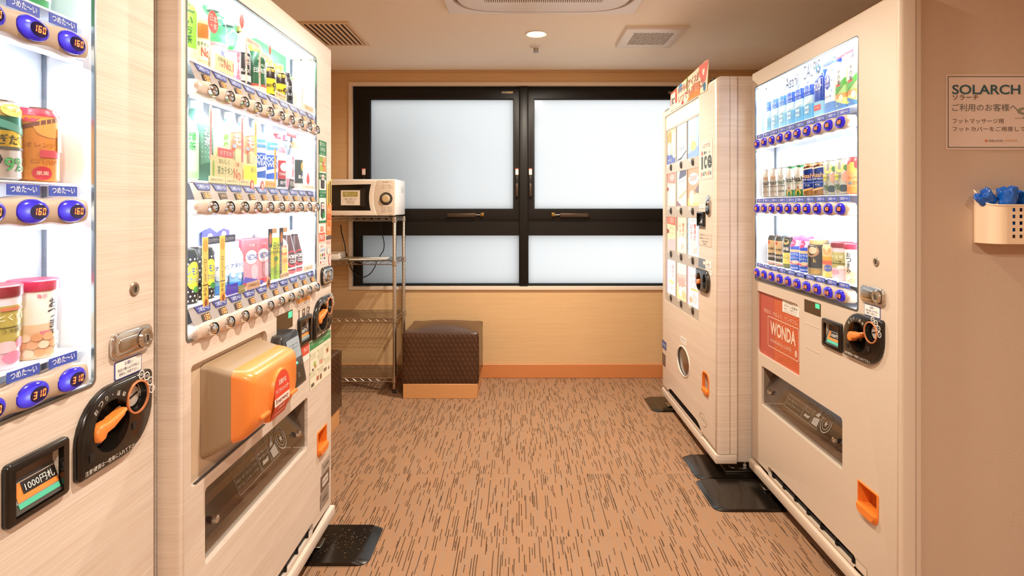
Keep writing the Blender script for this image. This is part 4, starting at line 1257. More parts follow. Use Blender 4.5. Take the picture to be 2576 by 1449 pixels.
# ---- ice cream machine
IM = Machine('ice_cream_vending_machine', 'pale wood ice cream machine with glowing picture panel by the window', .900, 3.595, False, .985)
def ice_machine(mc):
    R, W = mc.root, mc.W
    zt, zb, dt = 1.825, .100, .062
    pan = (.070, .655, .735, 1.782)
    holes = [rr(*pan, [.004, .004, .016, .016]), ell(.462, .384, .118, .078, 32), rr(.790, .322, .890, .435, .03)]
    arch = [(.135, zb + .004), (.775, zb + .004)] + [(.775 - .10 * (1 - cos(a)), zb + .004 + .048 * sin(a)) for a in [pi / 2 * q / 6 for q in range(1, 7)]] + [(.235 - .10 * sin(a), zb + .004 + .048 * cos(a)) for a in [pi / 2 * q / 6 for q in range(0, 6)]]
    holes.append(arch)
    holes += [ell(.772, .862, .0345, .0415, 24), ell(.858, .872, .0262, .0352, 24)]
    MB().panel([(0, zb), (W, zb), (W, zt), (0, zt)], holes, 0, dt, WOOD_I, .022, seg=5).build('door', R)
    MB().panel([(.002, zb), (W - .002, zb), (W - .002, zt), (.002, zt)], [], dt + .003, dt + .034, WOOD_I, .002).box(.004, dt, zb, W - .004, dt + .004, zt, M('door_seal', '9a7a62', .7)).build('door_frame', R)
    MB().box(.016, dt + .0335, .058, W - .016, .70, zt + .004, WOOD_I, .003).build('cabinet', R)
    MB().box(0, -.002, .056, W, dt + .034, zb - .002, WOOD_I, .004).build('plinth', R)
    g = MB()
    g.rect(.13, zb, .78, zb + .055, .02, GAP)
    for k in range(26): g.box(.15 + k * .024, .008, zb + .004, .153 + k * .024, .012, zb + .05, BLACKM)
    for k in range(4): g.box(.13, .007, zb + .008 + k * .011, .78, .010, zb + .011 + k * .011, BLACKM)
    g = g.build('intake_grille', R, None, 0); g['kind'] = 'stuff'
    MB().box(W - .12, .01, zt, W - .07, .05, zt + .008, BLACKM, .003).box(.02, .01, zt, .10, .03, zt + .004, STEEL, .002).build('top_catch', R)
    # display panel
    FR = M('ice_panel_grey', 'b9aea2', .4)
    cols = [(.092, .292), (.304, .504), (.516, .722)]
    rows = [(1.486, 1.690), (1.234, 1.430), (.974, 1.170), (.711, .914)]
    hs = [[(a, c), (b, c), (b, d), (a, d)] for (c, d) in rows for (a, b) in cols] + [rr(.076, 1.702, .729, 1.776, [.002, .002, .012, .012])]
    pn = MB().panel(rr(pan[0] + .001, pan[1] + .001, pan[2] - .001, pan[3] - .001, [.004, .004, .014, .014]), hs, .004, .018, FR, .001)
    pn.build('picture_frame_panel', R, None, 0)
    h = MB()
    h.rect(.076, 1.702, .729, 1.776, .010, E('fff6dc', 1.25, 'fff6dc'))
    h.text('LOTTE', .200, 1.728, .030, E('e8b4a8', .8, 'c89a90'), .0094, w=.12)
    h.build('lit_header', R, None, 0)
    ice_pictures(mc, cols, rows)
    # selection buttons
    me = None
    for zi, z in enumerate((1.462, 1.206, .950, .690)):
        for (a, b) in cols:
            u = a + .112
            if me is None:
                k = MB(); k.disc(0, 0, [(.0145, .002), (.0145, -.004), (.012, -.006)], M('button_ring', '6a6560', .25, .9), 18, 1, 1.3, caps=False)
                k.disc(0, 0, [(.0005, -.007), (.008, -.0066), (.012, -.005)], M('button_dark', '2a2622', .3), 18, 1, 1.3, caps=False)
                o = k.build('selection_button', R, (u, .003, z)); me = o.data
            else: link('selection_button', me, R, (u, .003, z))
    tm_ = None
    for z in (1.462, 1.206, .950, .690):
        for (a, b) in cols:
            if tm_ is None:
                k = MB(); k.box(-.017, -.001, -.008, .017, .001, .008, P('efe8dc')); k.text('¥150', 0, 0, .008, P('9a8c80'), -.0014)
                o = k.build('price_tag', R, (a + .055, .003, z + .012), 0); tm_ = o.data
            else: link('price_tag', tm_, R, (a + .055, .003, z + .012))
    # brand sticker
    s = MB()
    u0, z0, u1, z1 = .754, 1.363, .940, 1.550
    s.rect(u0, z0, u1, z1, -.001, P('d9d0c2'))
    s.text('LOTTE', .852, 1.523, .018, P('b07a72'), -.0014, w=.105)
    DK = P('4c5450')
    for (cx, rx, col) in ((.790, .0125, 'b06a66'), (.825, .009, '4c5450'), (.848, .007, '4e6a4e')): s._flat(ell(cx, 1.490, rx, rx * .95, 16), -.0014, P(col))
    s.text('l like', .895, 1.489, .008, P('b09a90'), -.0014, w=.05)
    s._flat(rr(.778, 1.412, .802, 1.474, .003), -.0014, DK)
    s.text('c', .838, 1.444, .062, DK, -.0014, w=.040, bold=.03); s.text('e', .898, 1.444, .062, DK, -.0014, w=.062, bold=.03)
    for k, (ch, col) in enumerate(zip('parade', ('c0626a', '5a7a70', '4a5a5a', 'd8924a', 'c0626a', '5a8494'))):
        s.text(ch, .783 + k * .026, 1.389 + (.004 if ch == 'd' else -.004 if ch == 'p' else 0), .026 if ch in 'pd' else .018, P(col), -.0014, w=.018, bold=.03)
    s.build('brand_sticker', R, None, 0)
    # lock, note slot, display, coin panel
    k = MB(); k.panel(rr(.858, 1.186, .918, 1.285, .029, 8), [], -.008, 0, CHROME, .005); k.panel(rr(.866, 1.190, .910, 1.226, .020, 8), [], -.0095, -.007, BLACKP, .002)
    k.disc(.888, 1.248, [(.008, -.014), (.014, -.013), (.016, -.008)], CHROME, 20); k.box(.8865, -.0146, 1.242, .8895, -.0138, 1.254, GAP); k.build('lock_plate', R)
    k = MB(); k.panel([(.733, 1.133), (.835, 1.133), (.835, 1.205), (.733, 1.205)], [[(.745, 1.143), (.825, 1.143), (.825, 1.196), (.745, 1.196)]], -.012, 0, BLACKP, .004, back=False)
    b = k.build('banknote_slot', R)
    k = MB(); k.rect(.742, 1.140, .828, 1.198, -.001, BLACKM); k._flat([(.752, 1.150), (.822, 1.150), (.822, 1.190)], -.002, M('note_slot_grey', 'aab2b4', .3)); k.box(.748, -.006, 1.144, .824, -.002, 1.149, STEEL); k.build('note_guide', b, None, 0)
    sticker(mc, .740, 1.222, .830, 1.238, 'e6ddd0', [('お札は一枚ずつ', .5, .007, '8a7c70', .8)])
    sticker(mc, .735, 1.040, .925, 1.105, 'd2bda8', [('営業許可 ロッテアイス', .80, .008, '7a6658', .75), ('販売品目 アイスクリーム', .56, .008, '7a6658', .8), ('食品衛生責任者', .34, .007, '7a6658', .5), ('管理番号', .14, .007, '7a6658', .3)], bg='dcc8b4')
    k = MB(); k.rect(.732, .930, .835, .975, -.001, M('lcd_grey', '5c6468', .2)); k.rect(.806, .950, .835, .966, -.0014, E('ff9a80', 1.6, 'ff8a70')); k.build('amount_display', R, None, 0)
    sticker(mc, .838, .936, .925, .973, 'dcd2c6', [('×', .65, .014, 'b86050', .15), ('新500円硬貨', .5, .006, '8a7c70', .6), ('は使えません', .25, .006, '8a7c70', .6)])
    sticker(mc, .830, .906, .930, .932, 'e2d8cc', [('返却レバーを回して', .68, .007, '6a5c50', .85), ('下さい', .3, .007, '6a5c50', .4)])
    k = MB()
    sh = [(.730, .830)] + [(.815 + .090 * cos(a), .868 + .055 * sin(a) * (1 if sin(a) > 0 else 1.0)) for a in [-pi * .42 + pi * .92 * q / 12 for q in range(13)]] + [(.800, .912), (.780, .918), (.730, .913)]
    sh = rr(.722, .815, .905, .925, [.05, .05, .045, .010], 8)
    c1, c2 = (.772, .862), (.858, .872)
    k.panel(sh, [ell(c1[0], c1[1], .034, .042, 24), ell(c2[0], c2[1], .026, .036, 24)], -.014, 0, M('coin_gunmetal', '5a5650', .25, .9), .007, back=False)
    k.disc(c1[0], c1[1], [(.034, -.013), (.030, .010), (.0005, .010)], BLACKP, 24, 1, 1.22, caps=False); k.disc(c2[0], c2[1], [(.026, -.013), (.022, .006), (.0005, .006)], BLACKP, 24, 1, 1.35, caps=False)
    cp = k.build('coin_mechanism', R)
    MB().disc(c2[0], c2[1], [(.0005, .0), (.015, .0), (.016, .006)], STEEL, 20, caps=False).box(c2[0] - .002, -.001, c2[1] - .012, c2[0] + .002, .001, c2[1] + .012, GAP).build('coin_slot', cp)
    MB().panel([(.748, .845), (.790, .856), (.802, .876), (.770, .874), (.748, .870)], [], -.018, .004, ORANGE, .004).build('return_lever', cp)
    # round delivery port with flap, coin return
    k = MB(); k.panel(ell(.462, .384, .122, .082, 32), [ell(.462, .384, .116, .076, 32)], -.003, .004, OFFWHITE, .001); k.disc(.462, .384, [(1, .004), (1, .058), (.001, .058)], M('port_dark', '3a2c22', .5), 32, .118, .078, caps=False)
    k.build('delivery_port', R); MB().panel(ell(.462, .384, .114, .074, 32), [], .006, .009, M('port_flap', '4a3a30', .18, coat=.4), .001).build('port_flap', R)
    k = MB(); o_ = rr(.790, .322, .890, .435, .03); i_ = rr(.798, .352, .882, .428, [.004, .004, .024, .024]); k.panel(o_, [i_], -.003, .01, ORANGED, .002); k.rect(.79, .33, .89, .435, .034, M('cup_inner', 'b85a1c', .4)); k.loft([[(x, -.003, z) for x, z in rr(.796, .326, .884, .352, [.02, .02, 0, 0])], [(x, -.010, z) for x, z in rr(.802, .334, .878, .350, [.014, .014, 0, 0])]], ORANGED); k.build('coin_return_cup', R)
    sticker(mc, .415, .478, .520, .515, 'ddd0c2', [('商品取出口', .7, .008, '8a7c70', .7), ('押して下さい', .3, .007, '8a7c70', .7)])
    k = MB(); k.rect(.004, .350, .105, .400, -.0012, P('2f4f8f')); k.text('SPOWER', .055, .375, .020, P('c8d4e8'), -.0016, w=.085); k.build('blue_maker_label', R, None, 0)
    k = MB(); k.rect(.010, .245, .085, .320, -.0012, P('6a5446')); k.text('管理', .048, .285, .016, P('a89684'), -.0016); k.build('brown_label', R, None, 0)
    k = MB(); k.panel(ell(.800, .190, .055, .030, 24), [ell(.800, .190, .053, .0285, 24)], -.0012, 0, P('a89a8c')); k.text('ノンフロン', .800, .192, .016, P('a89a8c'), -.0014, w=.08); k.build('recycling_mark', R, None, 0)

def ice_pictures(mc, cols, rows):
    e = 1.0
    def pic(i, j, base, shapes):
        (a, b), (c, d) = cols[i], rows[j]
        W, H = b - a, d - c
        m = MB(); y = .0100
        m.rect(a, c, b, d, y, E(base, e, '30302c'))
        for k, sh in enumerate(shapes):
            yy = y - .0006 - k * .0003
            if sh[0] == 'e': m._flat(ell(a + sh[1] * W, c + sh[2] * H, sh[3] * W, sh[4] * H, 22), yy, E(sh[5], e, '30302c'))
            elif sh[0] == 'p': m._flat([(a + p * W, c + q * H) for p, q in sh[1]], yy, E(sh[2], e, '30302c'))
            elif sh[0] == 't': m.text(sh[1], a + sh[2] * W, c + sh[3] * H, sh[4] * H, E(sh[5], e * .9, '30302c'), yy, w=(sh[6] * W if len(sh) > 6 else None), bold=.02)
        m.build('product_picture', mc.root, None, 0)
    six = lambda col, x, z, s: [('t', ch, x + (.0 if k < 3 else -.0) + (.14 if k < 3 else -.14), z - (k % 3) * s * 1.15, s, col, .22) for k, ch in enumerate('雪見だいふく')]
    pic(0, 0, 'f6d9a8', [('p', [(0, 0), (1, 0), (1, .12), (.3, .30), (0, .28)], '6a78b8'), ('e', .28, .75, .24, .22, 'f0b45a'), ('e', .72, .62, .24, .30, 'fff2d8'), ('e', .25, .45, .20, .20, 'fffbe8'), ('e', .75, .28, .13, .14, 'fffbe8'), ('t', 'アイス', .3, .10, .08, 'fff4e0', .4)])
    pic(1, 0, 'fffdf4', [('t', 'COOLISH', .55, .62, .12, 'e8e2c8', .6), ('t', 'バニラ', .45, .34, .10, '5a5a60', .55), ('p', [(.08, .06), (.45, .10), (.92, .26), (.92, .22), (.45, .05), (.08, .02)], '4a4a50'), ('t', 'のむアイス', .6, .05, .07, '6a6a70', .55)])
    pic(2, 0, 'cfe2f2', [('p', [(0, 0), (1, 0), (1, .30), (0, .12)], 'a9c4e0'), ('p', [(.1, .35), (.72, .45), (.72, 1), (.1, 1)], 'fffdf2'), ('e', .48, .30, .24, .13, 'f6dc90'), ('t', 'CALPI', .45, .52, .08, 'e4d8a8', .5), ('p', [(.86, 0), (1, 0), (1, .7), (.9, .5)], '8fb0d8')])
    pic(0, 1, 'fbe8d0', [('p', [(0, .72), (1, .66), (1, 1), (0, 1)], 'ee9a84'), ('e', .55, .86, .25, .10, 'f8c8b4'), ('t', 'とろ〜り', .5, .70, .09, 'd89a7a', .7), ('e', .07, .52, .12, .06, 'b84a38'), ('e', .6, .3, .3, .2, 'fff6e4')])
    pic(1, 1, 'fff6dc', [('p', [(.2, .76), (.95, .86), (.95, 1), (.3, 1)], '6a6478'), ('p', [(.16, .58), (.88, .62), (.88, .80), (.16, .76)], 'fffdf4'), ('t', 'ガーナ', .52, .69, .12, 'b8a89a', .6), ('t', 'チョコ', .45, .50, .05, 'b8a88a', .4), ('p', [(0, 0), (.5, 0), (.05, .16)], 'a87a8a'), ('p', [(.1, .22), (.95, .46), (.95, .40), (.4, .2)], 'e8c890')])
    pic(2, 1, 'f0b488', [('p', [(0, 0), (1, 0), (1, .35), (0, .2)], 'f8dc8a'), ('e', .48, .72, .42, .16, 'fff6ea'), ('t', 'CRUNKY', .48, .74, .14, 'd08a6a', .64), ('e', .35, .22, .22, .20, 'fff0d0'), ('p', [(.6, .4), (1, .62), (1, .38), (.8, .3)], '9a7a78'), ('e', .75, .2, .2, .14, 'fbeeb8')])
    pic(0, 2, 'fbe6b0', [('p', [(0, .78), (1, .74), (1, 1), (0, 1)], 'ee8468'), ('e', .5, .9, .22, .09, 'f2a48e'), ('t', 'チーズ', .55, .66, .10, 'c8a070', .6), ('e', .08, .55, .14, .07, 'a84030'), ('p', [(0, 0), (1, 0), (.9, .35), (.1, .3)], 'f6c4b8'), ('t', 'ケーキ', .5, .5, .08, 'd8b080', .5)])
    pic(1, 2, 'fdf6c8', [('p', [(0, .6), (.12, .6), (.12, 1), (0, 1)], 'e8a890')] + six('e4603c', .5, .78, .12) + [('e', .5, .25, .38, .22, 'fffbe8'), ('p', [(.45, .05), (.75, .12), (.75, .28), (.45, .22)], 'efd0b0')])
    wav = lambda x0: [('p', [(x0 + .035 * sin(k * 1.57) + dx, k / 14) for k in range(15)][::1] + [(x0 + .035 * sin(k * 1.57) + dx + .045, k / 14) for k in range(14, -1, -1)], col) for dx, col in ((0, '9cc8e4'), (.07, 'cfe4f0'))]
    pic(2, 2, 'fffdf0', wav(.02) + wav(.84) + six('e24a30', .48, .78, .13) + [('t', 'ミルクのコク', .5, .93, .04, '5a5250', .5), ('t', 'とろける', .5, .45, .035, '5a5250', .4), ('e', .5, .25, .3, .2, 'fff6d8'), ('p', [(.52, .04), (.85, .1), (.85, .26), (.55, .2)], 'f6d4c0')])
    pic(0, 3, 'fff2ea', six('f0a090', .5, .80, .11) + [('p', [(0, 0), (.12, 0), (.12, 1), (0, 1)], 'e8c4d0'), ('e', .5, .36, .3, .06, 'fbe8a0'), ('t', 'いちご', .5, .18, .09, 'e0a898', .5)])
    pic(1, 3, 'fff0d8', [('p', [(0, .4), (1, .55), (1, .72), (0, .68)], 'f4c8b0'), ('p', [(.2, .28), (.9, .42), (.7, .62), (.1, .56)], 'eab09a'), ('p', [(0, 0), (1, 0), (1, .2), (0, .32)], 'fbe2a0'), ('e', .4, .22, .2, .14, 'fff8e4'), ('e', .7, .16, .2, .12, 'f8d498')])
    pic(2, 3, 'fffaf4', six('eea090', .5, .78, .12) + [('p', [(0, 0), (.1, 0), (.1, 1), (0, 1)], 'e6bcc8'), ('p', [(.9, 0), (1, 0), (1, 1), (.9, 1)], 'e9a8b0'), ('p', [(.3, .4), (.9, .42), (.9, .47), (.3, .45)], 'f2d070'), ('e', .6, .2, .25, .14, 'f8dcd0'), ('e', .3, .14, .12, .08, 'f0b488')])
ice_machine(IM)

# ------------------------------------------------------------------ drinks on display
def sq_ring(rx, ry, z, n, seg=24):
    out = []
    for i in range(seg):
        a = 2 * pi * i / seg
        c, s = cos(a), sin(a)
        out.append((rx * math.copysign(abs(c) ** (2 / n), c), ry * math.copysign(abs(s) ** (2 / n), s), z))
    return out

def interp(secs, z):
    for (z0, a0, b0), (z1, a1, b1) in zip(secs, secs[1:]):
        if z0 <= z <= z1:
            t = (z - z0) / max(z1 - z0, 1e-6)
            return a0 + (a1 - a0) * t, b0 + (b1 - b0) * t
    return secs[-1][1:]

def body_loft(mb, secs, bands, n, mats_default):
    """secs [(z, rx, ry)], bands [(z0, z1, mat)] colour by height"""
    zs = sorted(set([s[0] for s in secs] + [z for b in bands for z in b[:2] if secs[0][0] <= z <= secs[-1][0]]))
    for z0, z1 in zip(zs, zs[1:]):
        zm = (z0 + z1) / 2
        mt = mats_default
        for b in bands:
            if b[0] <= zm <= b[1]: mt = b[2]
        # keep corners of the profile
        mb.loft([sq_ring(*interp(secs, z0 + 1e-9), z0, n), sq_ring(*interp(secs, z1 - 1e-9), z1, n)], mt, None, False)
    for s, rev in ((secs[0], True), (secs[-1], False)):
        r = sq_ring(s[1], s[2], s[0], n)
        mb.add(r, [tuple(reversed(range(len(r)))) if rev else tuple(range(len(r)))], mats_default if not bands else mt if not rev else bands[0][2])

SHAPES = {}
def shape(kind, r, h, ry=None):
    ry = ry or r
    if kind == 'can': return 2, [(0, r * .80, r * .80), (h * .035, r, r), (h * .90, r, r), (h * .965, r * .86, r * .86), (h * .985, r * .86, r * .86)], None
    if kind == 'pet': return 2, [(0, r * .86, r * .86), (h * .03, r, r), (h * .64, r, r), (h * .70, r * .98, r * .98), (h * .78, r * .82, r * .82), (h * .86, r * .50, r * .50), (h * .90, r * .42, r * .42)], (h * .90, h, r * .46)
    if kind == 'square': return 5, [(0, r * .88, ry * .88), (h * .03, r, ry), (h * .66, r, ry), (h * .78, r * .85, ry * .85), (h * .87, r * .46, ry * .46), (h * .90, r * .42, ry * .42)], (h * .90, h, r * .48)
    if kind == 'bottlecan': return 2, [(0, r * .86, r * .86), (h * .04, r, r), (h * .68, r, r), (h * .80, r * .80, r * .80), (h * .87, r * .66, r * .66)], (h * .87, h, r * .66)
    if kind == 'slim': return 2, [(0, r * .88, r * .88), (h * .03, r, r), (h * .55, r, r), (h * .74, r * .60, r * .60), (h * .88, r * .42, r * .42), (h * .91, r * .42, r * .42)], (h * .91, h, r * .48)
    if kind == 'cone': return 2, [(0, r * .9, r * .9), (h * .04, r, r), (h * .40, r, r), (h * .75, r * .62, r * .62), (h * .90, r * .42, r * .42)], (h * .90, h, r * .50)
    if kind == 'cup': return 2, [(0, r * .84, r * .84), (h * .02, r * .86, r * .86), (h * .88, r * .97, r * .97)], (h * .86, h, r * 1.04)
    if kind == 'pouch': return 3, [(0, r, ry), (h * .06, r, ry), (h * .5, r * .97, ry * .9), (h * .85, r * .95, ry * .45), (h * .95, r * .96, ry * .12), (h, r * .97, ry * .10)], None
    if kind == 'carton': return 9, [(0, r, ry), (h * .985, r, ry), (h, r * .97, ry * .97)], None
    if kind == 'jar': return 2, [(0, r * .92, r * .92), (h * .03, r, r), (h * .82, r, r), (h * .86, r * .80, r * .80)], (h * .86, h, r * .84)
    raise KeyError(kind)

N_PROD = [0]
def product(mc, name, u, w, z, kind, r, h, bands, decals, label, cat, group, cap=None, base='f4f4f4', turn=0.0, ry=None, clear=False, rough=.30, metal=0.0):
    """one drink on display: empty at its base, children body, cap/lid, label print"""
    N_PROD[0] += 1
    if mc is L2: r = r * .93; ry = ry * .93 if ry else ry
    if kind == 'square': turn *= .65
    root = thing(name, label, cat, mc.world(u, w, z), mc.rz + turn, group)
    n, secs, capspec = shape(kind, r, h, ry)
    pm = lambda c: (M('can_metal_%s' % c, c, .28, .75) if metal else P(c, rough))
    dm = PETCLEAR if clear else pm(base)
    b = MB()
    body_loft(b, secs, [(a * h, c * h, pm(col)) for a, c, col in bands], n, dm)
    b.build('body', root, None, 35)
    if kind == 'can':
        MB().lathe([(r * .86, h * .985), (r * .86, h), (r * .80, h), (r * .78, h * .985), (.0005, h * .985)], CHROME, seg=24).box(-.004, -.010, h * .986, .004, .008, h * .996, CHROME).build('lid', root)
    elif kind == 'pouch' and cap:
        MB().lathe([(r * .26, h), (r * .26, h + .012), (r * .24, h + .015), (.0005, h + .015)], P(cap), seg=14).build('spout_cap', root)
    elif capspec:
        z0, z1, cr = capspec
        c = P(cap or 'f2f2f0', .35)
        MB().lathe([(cr * .98, z0), (cr, z0 + .002), (cr, z1 - .002), (cr * .94, z1), (.0005, z1)], c, seg=20).build('lid' if kind in ('cup', 'jar') else 'cap', root)
    if decals:
        d = MB()
        def mp(x, zz, e):
            rx, ry_ = interp(secs, min(max(zz, secs[0][0] + 1e-6), secs[-1][0] - 1e-6))
            if n == 2:
                t = max(-1.5, min(1.5, x / rx))
                return ((rx + e) * sin(t), -(ry_ + e) * cos(t), zz)
            q = min(.98, abs(x) / rx)
            return (x, -ry_ * (1 - q ** n) ** (1 / n) - e, zz)
        for k, dc in enumerate(decals):
            kk = k if len(decals) < 25 else max(0, k - (len(decals) - 6))
            e = .0005 + .00018 * kk
            if dc[0] == 't':
                _, txt, xc, zc, hh, col = dc[:6]
                ww = dc[6] * r if len(dc) > 6 else None
                d.text(txt, xc * r, zc * h, hh * h, P(col, .4), 0, w=ww, bold=(dc[7] if len(dc) > 7 else .015), mapf=lambda x, zz: mp(x, zz, e + .0004))
            elif dc[0] == 'v':                              # vertical lettering
                _, txt, xc, zc, hh, col = dc[:6]
                for q, ch in enumerate(txt):
                    d.text(ch, xc * r, (zc - q * hh * 1.12) * h, hh * h * (.25 if ch in 'ー' else 1), P(col, .4), 0, bold=.015, mapf=lambda x, zz: mp(x, zz, e + .0004))
            else:
                if dc[0] == 'e':
                    _, xc, zc, rx_, rz_, col = dc
                    top = lambda t: zc + rz_ * math.sqrt(max(0, 1 - t * t)); bot = lambda t: zc - rz_ * math.sqrt(max(0, 1 - t * t)); hw = rx_
                elif dc[0] == 'r':
                    _, xc, zc, rx_, rz_, col = dc
                    top = lambda t: zc + rz_; bot = lambda t: zc - rz_; hw = rx_
                elif dc[0] == 'w':                          # band with a slanted / curved edge: (xc, z0, z1, slope)
                    _, zc, rz_, slope, col = dc
                    xc, hw = 0, (1.4 if n == 2 else .93)
                    top = lambda t: zc + rz_ + slope * t; bot = lambda t: zc - rz_ + slope * t
                m_ = 12
                vs, fs = [], []
                for q in range(m_ + 1):
                    t = -1 + 2 * q / m_
                    x = (xc + hw * t) * r
                    vs += [mp(x, bot(t) * h, e), mp(x, top(t) * h, e)]
                fs = [(2 * q, 2 * q + 2, 2 * q + 3, 2 * q + 1) for q in range(m_)]
                d.add(vs, fs, P(col, .4))
        d.build('label_print', root, None, 40)
    return root

ORD = ['first', 'second', 'third', 'fourth', 'fifth', 'sixth', 'seventh', 'eighth', 'ninth', 'tenth']
ZA = {'T': 1.552, 'M': 1.270, 'B': 0.982}
def shelves(mc, win, zs, u0, u1, w1=.088):
    for z in zs:
        MB().box(u0, .008, z - .004, u1, w1, z - .0006, INNER, .001, 1).build('display_shelf', mc.root)

# --- right machine
shelves(RM, None, ZA.values(), .05, .805)
G = 'drinks on the top shelf of the right machine'
WR = .053
for i in range(6):
    dk = i >= 3
    product(RM, 'water_bottle', .100 + .0700 * i, WR, ZA['T'], 'square', .031, .195,
            [(0, .30, '8ed0f0' if not dk else '76c0ee'), (.30, .46, 'bfe6f6'), (.46, .66, '3f86d8' if not dk else '2a5ec8'), (.66, .9, 'd4ecf8')],
            [('w', .36, .05, .04, 'd8f0f8'), ('t', '富士山', 0, .57, .06, 'dcecff', 1.5), ('t', 'のバナジウム天然水', 0, .49, .03, 'dcecff', 1.6), ('r', .0, .20, .5, .07, 'c8e8f6'), ('t', '天然水', 0, .20, .05, '4a8ad0', .9), ('e', -.1, .76, .5, .05, '4f8fd8')],
            ['light blue water bottle furthest left on the right machine top shelf', 'light blue water bottle second from the left on the right machine top shelf', 'light blue water bottle third from the left on the right machine top shelf',
             'deeper blue water bottle fourth from left on the right machine top shelf', 'deeper blue water bottle fifth from left on the right machine top shelf', 'deeper blue water bottle beside the tall H2O bottle on the top shelf'][i], 'bottle', G, 'f4f8fc', 'e8f4fb', ry=.029)
product(RM, 'sports_drink_bottle', .525, WR, ZA['T'], 'square', .032, .196, [(0, .28, '9ad6f2'), (.28, .86, '1f48b0')], [('t', 'H2O', 0, .56, .15, 'f4f8ff', 1.5), ('r', 0, .17, .7, .05, 'd8504a'), ('t', 'スーパー', 0, .17, .05, 'f8f0ea', 1.0), ('v', 'スーパー', .6, .76, .06, 'd8e4ff')], 'dark blue sports drink bottle lettered H2O on the right machine top shelf', 'bottle', G, 'f0f4fa', 'e8f4fb', ry=.030)
product(RM, 'milk_drink_bottle', .598, WR, ZA['T'], 'square', .032, .196, [(0, .2, '6a9ae0'), (.2, .9, 'f4f8fc')], [('e', -.15, .56, .55, .13, '2c58c0'), ('t', 'CALPIS', -.15, .58, .07, 'f4f8ff', .95), ('t', 'WATER', -.15, .50, .04, 'f4f8ff', .7)] + [('e', .45 + .25 * (k % 2), .30 + .09 * k, .07, .018, '7ab0e8') for k in range(6)] + [('t', 'カルピスウォーター', 0, .30, .05, '5a6a9a', 1.5)], 'white milk drink bottle with blue oval and dots on the top shelf', 'bottle', G, '3a5ab8', 'f4f8fc', ry=.030)
for i in range(2):
    product(RM, 'tea_bottle', .668 + .070 * i, WR, ZA['T'], 'square', .032, .196, [(0, .08, '5a8ac0'), (.08, .2, 'e0e890'), (.2, .28, 'e0a060'), (.28, .46, 'a8d488'), (.46, .9, 'fbf8ee')],
            [('e', .1, .68, .7, .13, 'fffdf6'), ('v', '十六茶', -.1, .66, .085, '28281f'), ('w', .40, .06, .08, '52a848'), ('r', -.2, .43, .4, .02, 'd8504a'), ('e', .3, .20, .4, .06, 'f6ead0'), ('w', .10, .03, -.05, '4a80c0')],
            'white and green tea bottle %s on the right machine top shelf' % ('beside the milk drink' if i == 0 else 'at the right end'), 'bottle', G, 'f2f2ee', 'f6f6ee', ry=.030)
for (u, z, w_, h_, c_, c2) in ((.690, 1.735, .052, .028, 'ea6a7c', 'f6c0c8'), (.742, 1.738, .050, .028, 'e65a6e', 'f6c0c8')):
    k = MB(); k.panel(rr(u - w_ / 2, z - h_ / 2, u + w_ / 2, z + h_ / 2, .006), [], .012, .0135, P(c_)); k._flat(ell(u, z, .014, .010, 16), .0116, P(c2)); k.text('新', u, z, .012, P('d04a60'), .0112); k.build('promotional_card', RM.root, None, 0)
k = MB(); k.panel([(.585, 1.715), (.650, 1.715), (.650, 1.742), (.585, 1.735)], [], .012, .0135, P('6a86e0')); k.build('promotional_card', RM.root, None, 0)
k = MB(); k.panel(ell(.552, 1.722, .018, .016, 18), [], .012, .0135, P('5a9ac8')); k._flat(ell(.556, 1.718, .008, .006, 12), .0116, P('e8f0f8')); k.build('promotional_card', RM.root, None, 0)
G = 'cans on the middle shelf of the right machine'
